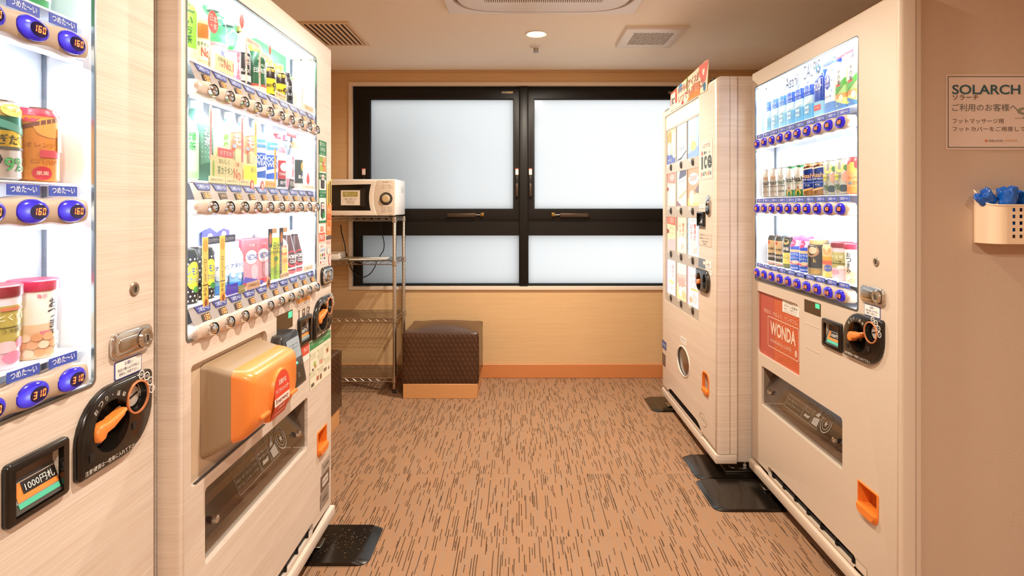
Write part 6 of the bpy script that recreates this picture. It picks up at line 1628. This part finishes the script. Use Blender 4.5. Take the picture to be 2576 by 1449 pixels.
card(L2, 'promotional_card', rc(.352, 1.37, .362, 1.475), .0066, 'e0c060', [('|', ('人気の味', .357), 1.460, .009, 'a07a30')]); card(L2, 'promotional_card', rc(.352, 1.462, .412, 1.478), .0068, 'ecdcb0', [('人気商品', .385, 1.470, .009, 'b09a5a', .04)])
card(L2, 'promotional_card', rc(.478, 1.290, .488, 1.400), .0066, 'e0a83c', [('|', ('おすすめ!', .483), 1.385, .010, '8a5a20')]); card(L2, 'promotional_card', rc(.415, 1.286, .488, 1.304), .0062, 'f0b870', [('おすすめ!', .450, 1.295, .012, 'd0803a', .06)])
card(L2, 'promotional_card', [(.575, 1.282), (.625, 1.290), (.625, 1.315), (.59, 1.318)], .0062, '3a3438', [('刺激', .606, 1.303, .016, 'e8e0dc')])
card(L2, 'promotional_card', rc(.69, 1.292, .80, 1.302), .0062, 'efe2c8'); card(L2, 'promotional_card', rc(.567, 1.45, .64, 1.472), .0068, 'e06070', [('新発売', .605, 1.461, .013, 'f8e0e0', .05)])
for s in (-1, 1): card(L2, 'promotional_card', [(.745 + s * .002, 1.305), (.745 + s * .012, 1.315), (.745 + s * .010, 1.330), (.745 + s * .002, 1.345)][::s], .0062, 'd84a44')
# top shelf cards
card(L2, 'promotional_card', rc(.150, 1.556, .236, 1.594), .0066, 'd8c89a', [('お茶の', .176, 1.585, .011, '5a7a4a', .03), ('No.1', .212, 1.578, .022, 'd0503a', .045), ('三種', .176, 1.572, .008, 'd0604a')])
card(L2, 'promotional_card', ell(.140, 1.664, .022, .026, 20), .0066, 'd0403a', [('日本', .140, 1.672, .016, 'f4e0d8'), ('一茶', .140, 1.654, .014, 'f4e0d8')])
for k, (a, b) in enumerate(((.300, .308), (.378, .386))):
    card(L2, 'promotional_card', rc(a, 1.556, b, 1.672 if k == 0 else 1.655), .0066, 'e4c4b4', [('|', ('ミネラル補給', (a + b) / 2), 1.655 - k * .015, .0085, 'b87868')])
card(L2, 'promotional_card', rc(.300, 1.664, .386, 1.680), .0070, 'ead0c0', [('国産天然水', .343, 1.672, .009, 'b07868', .07)]); card(L2, 'promotional_card', rc(.386, 1.648, .455, 1.662), .0070, 'ecd8c4', [('コーヒー', .42, 1.655, .009, 'b07868', .05)])
for u, z, s in ((.280, 1.712, 1), (.448, 1.683, .7)):
    for q in (-1, 1): card(L2, 'promotional_card', [(u + q * .001, z - .020 * s), (u + q * .010 * s, z - .010 * s), (u + q * .011 * s, z + .004 * s), (u + q * .002, z + .020 * s)][::q], .0068, 'd2403a')
card(L2, 'promotional_card', rc(.480, 1.556, .560, 1.574), .0062, 'ead0a8', [('香り豊かな一杯', .52, 1.565, .008, 'a0703a', .065)]); card(L2, 'promotional_card', rc(.70, 1.556, .795, 1.575), .0062, 'e8d8b8', [('おいしい', .75, 1.566, .009, 'b08a50', .06)])

# ------------------------------------------------------------------ banner on the ice cream machine
bn = thing('ice_cream_banner', 'red and cream paper banner standing on top of the ice cream machine', 'banner', IM.world(.205, -.003, 1.792), IM.rz)
bw = .660
BX = Matrix.Translation((0, 0, 0)) @ Matrix.Rotation(radians(-1.0), 4, 'Y')
b = MB()
outl = [(0, .0), (bw, -.018), (bw + .030, .122), (bw - .02, .128), (.15, .112), (.010, .104)]
b.panel(outl, [], 0, .002, P('ecd2b4'), X=BX)
b.build('card_body', bn, None, 0)
q = MB()
q._flat([(0.002, .030), (.145, .027), (.147, .110), (.010, .103)], -.0004, P('d05a44'), BX); q._flat([(.018, .030), (.112, .028), (.112, .096), (.018, .094)], -.0008, P('ead6c4'), BX)
q._flat([(.112, .028), (.145, .027), (.146, .075), (.112, .075)], -.0008, P('b8382a'), BX)
q.text('i', .045, .052, .042, P('14100e'), -.0012, w=.014, bold=.05, X=BX); q.text('c', .066, .049, .034, P('14100e'), -.0012, w=.022, bold=.05, X=BX); q.text('e', .092, .050, .034, P('14100e'), -.0012, w=.024, bold=.05, X=BX)
q._flat([(bw - .115, .128), (bw + .028, .122), (bw + .004, .070), (bw - .02, .030), (bw - .075, .034), (bw - .115, .085)], -.0006, P('dc6a5c'), BX); q.text('♥', bw - .045, .080, .034, P('f0d8c8'), -.0012, X=BX)
q._flat(ell(.215, .095, .040, .022, 16), -.0005, P('5a86a8'), BX); q._flat(ell(.345, .085, .014, .040, 16), -.0006, P('6a7a2a'), BX); q._flat(ell(bw - .035, .008, .020, .022, 16), -.0006, P('2f6a90'), BX)
q._flat([(.34, -.008), (.56, -.014), (.56, .050), (.46, .062)], -.0005, P('e07a30'), BX); q._flat(ell(.255, .004, .022, .010, 12), -.0006, P('b03038'), BX)
BR = P('8a2f22'); LT = P('f4ddc8')
for t, cx_, cz_, h_, w_ in (('いつものアイスが', .360, .083, .040, .37), ('いつでも手軽に!', .390, .034, .044, .42)):
    q.text(t, cx_, cz_, h_ * 1.08, BR, -.0010, w=w_ * 1.03, bold=.045, X=BX); q.text(t, cx_, cz_, h_, P('e8a890'), -.0014, w=w_, bold=.0, X=BX)
q.build('banner_print', bn, None, 0)

# ------------------------------------------------------------------ floor plates and levelling feet
PLATE = M('black_floor_plate', '1a1510', .22, .2, coat=.3)
def floor_plate(name, label, x0, y0, x1, y1, chamfer_side, specks=False):
    t = thing(name, label, 'floor plate', ((x0 + x1) / 2, (y0 + y1) / 2, 0), 0, 'black steel plates under machine feet')
    w, d = (x1 - x0) / 2, (y1 - y0) / 2
    p = MB()
    c = .030
    base = rr(-w, -d, w, d, [.04 if chamfer_side < 0 else .004, .04 if chamfer_side > 0 else .004] * 1 + ([.018, .004] if chamfer_side > 0 else [.004, .018]), 5)
    ring = lambda ins, z: [(x, y, z) for x, y in (offset_poly(base, ins) if ins else base)]
    # bevelled lip on the open side, thin elsewhere
    top = [(x - (c if x > w - .05 else 0) * (1 if chamfer_side > 0 else 0) + (c if x < -w + .05 else 0) * (1 if chamfer_side < 0 else 0), y, .012) for x, y in base]
    p.loft([ring(0, .0005), ring(0, .003), top], PLATE)
    p.build('plate', t, None, 20)
    s = MB()
    for k in range(5):
        for yy_ in ((-d * .45, d * .40) if chamfer_side > 0 else (d * .35,)):
            s.lathe([(.004, .0118), (.003, .0135), (.0005, .0142)], PLATE, c=((-w * .25 + k * w * .25) * (1 if chamfer_side > 0 else .6), yy_, 0), seg=8)
    if specks:
        r_ = random.Random(5)
        for k in range(110):
            x, y = r_.gauss(.03, .05), r_.gauss(0.02, .055)
            if abs(x) < w * .7 and abs(y) < d * .85: s.box(x, y, .0121, x + r_.uniform(.0008, .0028), y + r_.uniform(.0008, .003), .0127, P('9a7a58'))
        o = s.build('grit_and_studs', t, None, 0); o['kind'] = 'stuff'
    else: s.build('stud_row', t)
    return t
floor_plate('floor_plate', 'black glossy steel floor plate at the left machine corner, gritty with crumbs', -.790, 1.958, -.517, 2.193, 1, True)
floor_plate('floor_plate', 'black steel floor plate under the far foot of ice cream machine', .800, 3.425, 1.080, 3.670, -1)
floor_plate('floor_plate', 'black steel floor plate under the near foot of ice cream machine', .802, 2.575, 1.080, 2.815, -1)
floor_plate('floor_plate', 'black steel floor plate under the far foot of plain beige machine', .790, 2.305, 1.080, 2.565, -1)
def foot(mc, u, w):
    f = MB()
    f.box(u - .03, w - .04, .014, u + .03, w + .05, .019, STEEL, .001, 1).lathe([(.008, .019), (.008, .062)], STEEL, c=(u, w, 0), seg=12).lathe([(.013, .020), (.013, .030)], STEEL, c=(u, w, 0), seg=6)
    f.box(u - .025, w - .030, .050, u + .025, w + .03, .0585, STEEL, .001, 1)
    f.build('levelling_foot', mc.root)
foot(L2, .86, .035); foot(IM, .085, .045); foot(IM, .915, .16); foot(RM, .10, .045); foot(RM, .78, .3); foot(L1, .3, .3); foot(L2, .1, .3); foot(L1, .86, .3)
f = MB(); f.box(.86, .05, .014, .975, .20, .018, STEEL, .002).panel(ell(0, 0, .02, .02, 12), [], -.001, .002, STEEL, X=Matrix.Translation((.92, .10, .019)) @ Matrix.Rotation(radians(-90), 4, 'X')); f.build('foot_bracket', IM.root)

# ------------------------------------------------------------------ poufs
def pouf(label, x0, y0, w, d, ztop, group):
    t = thing('pouf', label, 'stool', (x0 + w / 2, y0 + d / 2, 0), 0, group)
    MB().box(-w / 2 + .006, -d / 2 + .004, 0.0, w / 2 - .012, d / 2 - .012, .094, PLYBASE, .002, 1).build('plinth', t)
    bm = bmesh.new()
    bmesh.ops.create_cube(bm, size=1)
    bmesh.ops.subdivide_edges(bm, edges=bm.edges[:], cuts=7, use_grid_fill=True)
    z0, z1 = .093, ztop
    for v in bm.verts:
        x, y, z = v.co.x * 2, v.co.y * 2, v.co.z + .5
        bulge = 1 + .018 * (1 - (2 * z - 1) ** 2)
        dome = .034 * (1 - x * x) * (1 - y * y) if z > .5 else 0
        v.co = Vector((x * w / 2 * (bulge - .018 + (.0 if z < .98 else -.004)), y * d / 2 * (bulge - .018), z0 + z * (z1 - .02 - z0) + dome * max(0, (z - .5) * 2)))
    be = [e for e in bm.edges if len(e.link_faces) == 2 and e.calc_face_angle(0) > .9]
    bmesh.ops.bevel(bm, geom=be, offset=.013, segments=3, profile=.5, affect='EDGES')
    m = MB(); bm.verts.index_update(); m.add([v.co.copy() for v in bm.verts], [[v.index for v in f.verts] for f in bm.faces], LEATHER); bm.free()
    m.build('upholstered_body', t, None, 50)
    s = MB()
    for (sx, sy) in ((1, -1), (-1, -1), (1, 1), (-1, 1)):
        s.tube([(sx * (w / 2 - .004), sy * (d / 2 - .004), z0 + (z1 - .025 - z0) * k / 8) for k in range(9)], .0022, LEATHER, 6)
    a, c = w / 2 - .006, d / 2 - .006
    s.build('seam_piping', t)
    return t
pouf('brown woven leatherette cube pouf beside the wire rack under the window', -.748, 3.664, .494, .40, .443, 'brown cube poufs')
pouf('brown woven leatherette cube pouf mostly hidden behind the left machine', -1.498, 2.765, .495, .485, .443, 'brown cube poufs')

# ------------------------------------------------------------------ wire rack with microwave
rk = thing('wire_shelf_rack', 'chrome wire shelf rack carrying the microwave by the back wall', 'rack', (-1.125, 3.93, 0))
rw, rd = .305, .150
WIRE = M('chrome_wire', 'c8c2b8', .25, 1.0)
for sx in (-1, 1):
    for sy in (-1, 1):
        p = MB(); x, y = sx * rw, sy * rd
        p.lathe([(.0125, .028), (.0125, 1.160), (.011, 1.163), (.0005, 1.164)], WIRE, c=(x, y, 0), seg=16)
        p.lathe([(.012, 0), (.013, .006), (.008, .012), (.007, .03)], BLACKM, c=(x, y, 0), seg=14)
        for k in range(46): p.lathe([(.0126, .04 + k * .025), (.0129, .0405 + k * .025), (.0126, .041 + k * .025)], GAP, c=(x, y, 0), seg=12, caps=False)
        p.build('post', rk)
def wire_shelf(z):
    s = MB()
    for zz in (z, z - .024):
        for sy in (-1, 1): s.tube([(-rw, sy * rd, zz), (rw, sy * rd, zz)], .003, WIRE, 6)
        for sx in (-1, 1): s.tube([(sx * rw, -rd, zz), (sx * rw, rd, zz)], .003, WIRE, 6)
    n = 24
    for sy in (-1, 1): s.tube([(-rw + 2 * rw * k / n, sy * rd, z - (.003 if k % 2 else .021)) for k in range(n + 1)], .002, WIRE, 5)
    n = 12
    for sx in (-1, 1): s.tube([(sx * rw, -rd + 2 * rd * k / n, z - (.003 if k % 2 else .021)) for k in range(n + 1)], .002, WIRE, 5)
    for k in range(1, 24): s.tube([(-rw + 2 * rw * k / 24, -rd, z + .001), (-rw + 2 * rw * k / 24, rd, z + .001)], .0016, WIRE, 5)
    for k in range(1, 5): s.tube([(-rw, -rd + 2 * rd * k / 5, z - .004), (rw, -rd + 2 * rd * k / 5, z - .004)], .0025, WIRE, 5)
    for sx in (-1, 1):
        for sy in (-1, 1): s.lathe([(.0135, z - .034), (.0175, z - .030), (.016, z + .003), (.0135, z + .0038)], WIRE, c=(sx * rw, sy * rd, 0), seg=14)
    o = s.build('wire_shelf', rk)
    return o
for z in (1.160, .872, .492, .100):
    o = wire_shelf(z)
    if z < 1.1:
        MB().box(-rw + .014, -rd + .006, z + .003, rw - .014, rd - .006, z + .0045, CLEARPLASTIC).build('clear_liner', o, None, 0)

mw = thing('microwave_oven', 'white microwave oven with a round dial on the wire rack', 'microwave', (-1.04, 3.735, 1.1645))
MWW = M('microwave_white', 'e6d8c6', .4); MWS = M('microwave_side', 'e8e8e8', .35)
hw, hh, dp = .235, .246, .315
c = MB(); c.box(-hw, .012, .010, hw, dp, hh, MWS, .006)
for sx in (-1, 1):
    for y in (.05, dp - .05): c.lathe([(.012, 0), (.014, .010)], BLACKM, c=(sx * (hw - .04), y, 0), seg=12)
for k in range(6): c.box(hw - .001, .18 + k * .018, .16, hw + .0006, .188 + k * .018, .20, M('vent_shadow', 'b8b8b6', .6))
c.build('cabinet', mw)
arc = lambda z: .118 - .022 * (1 - ((z - .123) / .113) ** 2)
d = MB()
edge = [(arc(z), z) for z in [.008 + .228 * k / 12 for k in range(13)]]
door = [(-hw, .008)] + edge[:1] + edge[1:] + [(-hw, .238 + .006)]
wn = [(-.215, .040)] + [(arc(z) - .020 - .010, z) for z in [.040 + .172 * k / 8 for k in range(9)]] + [(-.215, .206)]
d.panel([(-hw, .008)] + edge + [(-hw, .238)], [wn], -.012, .014, MWW, .004)
dr = d.build('door', mw)
g = MB(); g._flat(wn, -.006, M('oven_window', '17130f', .12)); 
iw = offset_poly(wn, .028); g._flat(iw, -.0066, M('oven_mesh', '241d14', .35)); g.build('door_window', dr, None, 0)
s = MB(); s.box(-.118, -.0085, .075, .006, -.0075, .172, P('efe2d0')); s.rect(-.105, .130, -.008, .164, -.0089, P('a89a48')); s.text('電子レンジ', -.056, .149, .018, P('e8e4c0'), -.0093, w=.075); s.text('MICROWAVE', -.056, .135, .006, P('d8d4a8'), -.0093)
s.text('ご自由にご利用ください。', -.056, .116, .010, P('4a4038'), -.0089, w=.085); s.text('Please feel free to use it.', -.056, .104, .006, P('6a6058'), -.0089, w=.06); s.text('请随意使用', -.056, .094, .006, P('6a6058'), -.0089, w=.06); s.text('자유롭게 이용하세요', -.056, .084, .005, P('8a8078'), -.0089, w=.05)
s.build('paper_notice', dr, None, 0)
k = MB(); cpn = [(arc(z) + .001, z) for z in [.008 + .228 * q / 12 for q in range(13)]]
k.panel([(hw - .003, .008), (hw - .003, .240)] + cpn[::-1], [], -.009, .014, M('microwave_panel', 'e2d2be', .42), .002)
cpnl = k.build('control_panel', mw)
k = MB(); k.disc(.176, .118, [(.041, -.0105), (.042, -.009)], M('dial_black', '2c2620', .4), 30); k.disc(.176, .118, [(.0285, -.0108), (.029, -.0105)], M('dial_ring', '8a8072', .35), 26)
for q in range(14):
    a = radians(-50 + q * 21)
    k.text('%d' % (q + 1), .176 + .035 * cos(a), .118 + .035 * sin(a), .0055, P('d8d0c4'), -.0112)
k.build('dial_scale', cpnl, None, 0)
k = MB(); k.disc(.176, .118, [(.020, -.024), (.0235, -.022), (.025, -.0105)], M('dial_gold', 'dfc9a4', .3, .2), 26); k.disc(.176, .118, [(.0005, -.0245), (.020, -.024)], M('dial_gold2', 'd6b98c', .3, .2), 26); k.build('timer_dial', cpnl)
k = MB()
k.text('SHARP', .172, .226, .006, P('4a423a'), -.0094, w=.042); k.text('RE-S', .205, .226, .004, P('7a7068'), -.0094)
for x in (.155, .200): MB().panel(rr(x - .019, .182, x + .019, .200, .009), [rr(x - .0175, .1835, x + .0175, .1985, .0075)], -.0098, -.009, P('c8b8a4')).text('△' if x < .17 else '❄', x, .191, .009, P('4a423a'), -.0096).build('touch_button', cpnl, None, 0)
k.text('あたため  解凍', .178, .206, .005, P('6a6058'), -.0094, w=.06); k.text('オート 強 弱', .178, .168, .005, P('6a6058'), -.0094, w=.06)
for q, t in enumerate(('ごはん', '牛乳', 'お弁当', '酒かん')):
    k._flat(ell(.150, .062 - q * .010, .0025, .003, 8), -.0094, P('6a6058')); k.text(t, .165, .062 - q * .010, .0055, P('6a6058'), -.0094); k.text('1分30秒 500W', .198, .062 - q * .010, .005, P('7a7068'), -.0094, w=.035)
k.text('1000W', .205, .014, .006, P('6a5a4a'), -.0094)
k.build('panel_lettering', cpnl, None, 0)
# power cord and the things on the second shelf
cd = MB()
pts = [(-.99, 4.088, 1.14), (-.985, 4.098, 1.06), (-.965, 4.098, .98), (-.968, 4.098, .92), (-.99, 4.098, .885), (-1.00, 4.098, .86), (-1.02, 4.098, .83), (-1.035, 4.098, .79), (-1.07, 4.098, .745), (-1.12, 4.098, .725), (-1.165, 4.098, .74), (-1.20, 4.098, .79), (-1.22, 4.098, .845), (-1.235, 4.098, .90)]
def smooth_path(p, n=6):
    out = []
    for i in range(len(p) - 1):
        a, b, c_, d_ = (Vector(p[max(0, min(len(p) - 1, i + k))]) for k in (-1, 0, 1, 2))
        for k in range(n):
            t = k / n
            out.append(.5 * ((2 * b) + (c_ - a) * t + (2 * a - 5 * b + 4 * c_ - d_) * t * t + (3 * b - a - 3 * c_ + d_) * t ** 3))
    return out + [Vector(p[-1])]
cd.tube(smooth_path(pts), .0035, BLACKM, 8)
tag(cd.build('power_cord'), 'thin black power cord hanging in a loop behind the wire rack', 'cord')
cd = MB(); cd.tube(smooth_path([(-1.262, 4.06, 1.10), (-1.257, 4.06, 1.05), (-1.238, 4.05, .99), (-1.225, 4.04, .945), (-1.220, 4.03, .905)]), .004, BLACKM, 8)
tag(cd.build('power_cord'), 'short black cord dropping behind the microwave beside the machine edge', 'cord')
pb = thing('paper_tray', 'cream open box lying on the second wire shelf at left', 'box', (-1.285, 3.90, .8768))
k = MB(); k.box(-.10, -.085, 0, .085, .06, .004, OFFWHITE); k.box(-.10, -.087, 0, .085, -.083, .036, OFFWHITE, .001); k.box(.081, -.085, 0, .085, .06, .042, OFFWHITE, .001); k.box(-.10, .056, 0, .085, .06, .042, OFFWHITE, .001); k.build('box_shell', pb)
k = MB(); k.box(-.115, -.125, .0, .125, .075, .0012, P('efeae2'))
o = k.build('paper_sheet', None, (-1.02, 3.93, .8766), 0); o.rotation_euler = (0, 0, radians(4)); tag(o, 'white paper sheet lying on the second wire shelf', 'paper')
k = MB(); k.box(-.10, -.10, .0, .10, .08, .0012, P('cbb898'))
o = k.build('cardboard_sheet', None, (-1.19, 3.935, .8779), 0); o.rotation_euler = (0, 0, radians(-6)); 
tag(o, 'tan cardboard sheet lying under the cream box on the second shelf', 'card')

# ------------------------------------------------------------------ notice and basket on the right wall
nt_ = thing('wall_notice', 'laminated notice with a dark frame line on the right wall', 'notice', (1.192, YW - .0004, 1.389))
k = MB(); k.panel(rr(0, 0, .305, .211, .004), [], -.0012, 0, M('laminate_edge', 'd8c0ae', .18)); k.build('laminate', nt_, None, 0)
k = MB(); LN = P('3f4a48')
k.rect(.006, .006, .299, .205, -.0015, M('notice_paper', 'dcc6b8', .3))
for (A, B_, C_, D_) in ((.006, .006, .299, .0078), (.006, .2032, .299, .205), (.006, .006, .0078, .205), (.2972, .006, .299, .205)): k.rect(A, B_, C_, D_, -.0019, LN)
TEAL = P('32565c'); DB = P('5c3a2c'); GY = P('5a5a54')
k.text('SOLARCH', .018, .168, .027, TEAL, -.0021, w=.190, bold=.02, align='L')
k.text('ソラーチ', .019, .146, .014, P('4a2a20'), -.0021, w=.072, bold=.008, align='L')
k.text('ご利用のお客様へ', .018, .118, .021, GY, -.0021, w=.182, align='L')
k.text('フットマッサージ用', .019, .080, .0135, DB, -.0021, w=.142, align='L')
k.text('フットカバーをご用意しています。', .019, .058, .0135, DB, -.0021, w=.262, align='L')
k.text('✱', .112, .025, .009, P('d8703a'), -.0021); k.text('VESSEL HOTEL', .139, .025, .0055, P('7a5a4a'), -.0021, w=.042, bold=.01); k.text('campana', .181, .0245, .007, P('d89a6a'), -.0021, w=.036)
# small drawing of a foot massager, cut by the picture edge
k.panel(ell(.232, .108, .034, .012, 22), [ell(.234, .108, .024, .006, 22)], -.0021, -.0019, P('8a8a72')); k.rect(.192, .0875, .29, .0885, -.0021, P('7a6a5a')); k._flat([(.214, .088), (.222, .097), (.245, .094), (.25, .088)], -.0021, P('6a6258'))
k.build('notice_print', nt_, None, 0)

bk = thing('wall_basket', 'cream plastic basket with square holes hung on right wall', 'basket', (1.272, YW, 1.130))
BK = M('basket_cream', 'ecd0b0', .42)
bwid, bdep = .285, .072
def outline(ins=0.0, n=7):
    r_ = .032
    p = [(0 + ins, 0)]
    for q in range(n + 1):
        a = pi + q / n * pi / 2
        p.append((r_ + (r_ - ins) * cos(a), -bdep + r_ + (r_ - ins) * sin(a)))
    for q in range(n + 1):
        a = 1.5 * pi + q / n * pi / 2
        p.append((bwid - r_ + (r_ - ins) * cos(a), -bdep + r_ + (r_ - ins) * sin(a)))
    p.append((bwid - ins, 0))
    return p
po = outline()
topz = lambda y: .104 + .042 * max(0, (y + bdep) / bdep) ** 2.2
half = [i for i, p in enumerate(po)]
k = MB()
left, right = po[:9], po[9:]
th = .0022
for seg_ in (left, right):
    inn = outline(th)[:9] if seg_ is left else outline(th)[9:]
    n = len(seg_)
    vs = [(x, y, 0) for x, y in seg_] + [(x, y, topz(y)) for x, y in seg_] + [(x, y, topz(y)) for x, y in inn] + [(x, y, 0) for x, y in inn]
    fs = []
    for i in range(n - 1):
        for a in range(3): fs.append((a * n + i, a * n + i + 1, (a + 1) * n + i + 1, (a + 1) * n + i))
    k.add(vs, fs, BK)
x0, x1 = left[-1][0], right[0][0]
hl = []
for r_ in range(5):
    for c_ in range(11):
        hx_, hz_ = x0 + .014 + c_ * .0190, .016 + r_ * .0178
        if r_ == 4 and 2 <= c_ <= 8: continue
        hl.append([(hx_, hz_), (hx_ + .0085, hz_), (hx_ + .0085, hz_ + .0092), (hx_, hz_ + .0092)])
k.panel([(x0, 0), (x1, 0), (x1, .104), (x0, .104)], hl, -bdep, -bdep + th, BK)
k.add([(x, y, .0012) for x, y in po], [tuple(range(len(po)))], BK)
k.rect(0, 0, bwid, .146, -.001, BK)
k.tube([(x, y, topz(y)) for x, y in po], .0024, BK, 8)
k.build('basket_shell', bk, None, 40)
k = MB(); k.text('ご使用後は、こちらの袋に', x0 + .050, .0925, .0075, P('7a6252'), -bdep - .0005, w=.125, align='L'); k.text('お捨てください。', x0 + .050, .083, .0075, P('7a6252'), -bdep - .0005, w=.08, align='L'); k.build('basket_lettering', bk, None, 0)

BLUE = M('blue_plastic_film', '0f5ab4', .18, coat=.5, var=.25, bscale=40)
BAND = M('rubber_band', 'b07a5a', .6)
def bundle(label, x, y, z, r, h, tilt, lean, seed):
    """rolled pair of blue film shoe covers held by a rubber band"""
    from mathutils import noise
    t = thing('shoe_cover_bundle', label, 'shoe covers', (x, y, z), 0, 'blue shoe covers in the wall basket')
    t.rotation_euler = (tilt, lean, 0)
    seg, rows = 44, 26
    rings = []
    for j in range(rows + 1):
        f = j / rows
        zz = h * min(1, f / .86)
        env = 1 - .16 * math.exp(-((f - .52) / .04) ** 2)
        if f < .06: env *= .8 + .2 * f / .06
        if f > .80: env *= math.sqrt(max(.02, 1 - ((f - .80) / .205) ** 2))
        ring = []
        for i in range(seg):
            a = 2 * pi * i / seg
            d = Vector((cos(a), sin(a), 0))
            n1 = noise.noise(Vector((cos(a) * 1.6, sin(a) * 1.6, f * 3.0)) + Vector((seed * 7.3, 0, 0)))
            n2 = noise.noise(Vector((cos(a) * 4.5, sin(a) * 4.5, f * 7.0)) + Vector((0, seed * 5.1, 0)))
            k = r * env * (1 + .20 * n1 + .14 * n2 * (.5 + f))
            ring.append((k * d.x, k * d.y * .92, zz + (.010 * n2 + .010 * n1) * (f > .5) * f))
        rings.append(ring)
    MB().loft(rings, BLUE).build('film_roll', t, None, 70)
    q = h * .52 / .86
    MB().tube([(r * .90 * cos(2 * pi * i / 24), r * .90 * .92 * sin(2 * pi * i / 24), q + .004 * sin(2 * pi * i / 24)) for i in range(24)], .0016, BAND, 6, closed=True).build('rubber_band', t)
bundle('leftmost blue shoe cover bundle leaning over the basket rim', 1.329, 1.571, 1.206, .0215, .085, 0.04, -.80, 1)
bundle('upright blue shoe cover bundle second from the left', 1.327, 1.5545, 1.160, .0215, .120, .06, -.06, 2)
bundle('blue shoe cover bundle with a visible rubber band, right of the upright one', 1.381, 1.556, 1.150, .024, .118, .06, .02, 3)
bundle('blue shoe cover bundle tucked behind against the wall', 1.350, 1.584, 1.170, .013, .100, .0, -.05, 4)
bundle('blue shoe cover bundle at the cut right end of basket', 1.432, 1.558, 1.152, .0235, .116, .05, .0, 5)
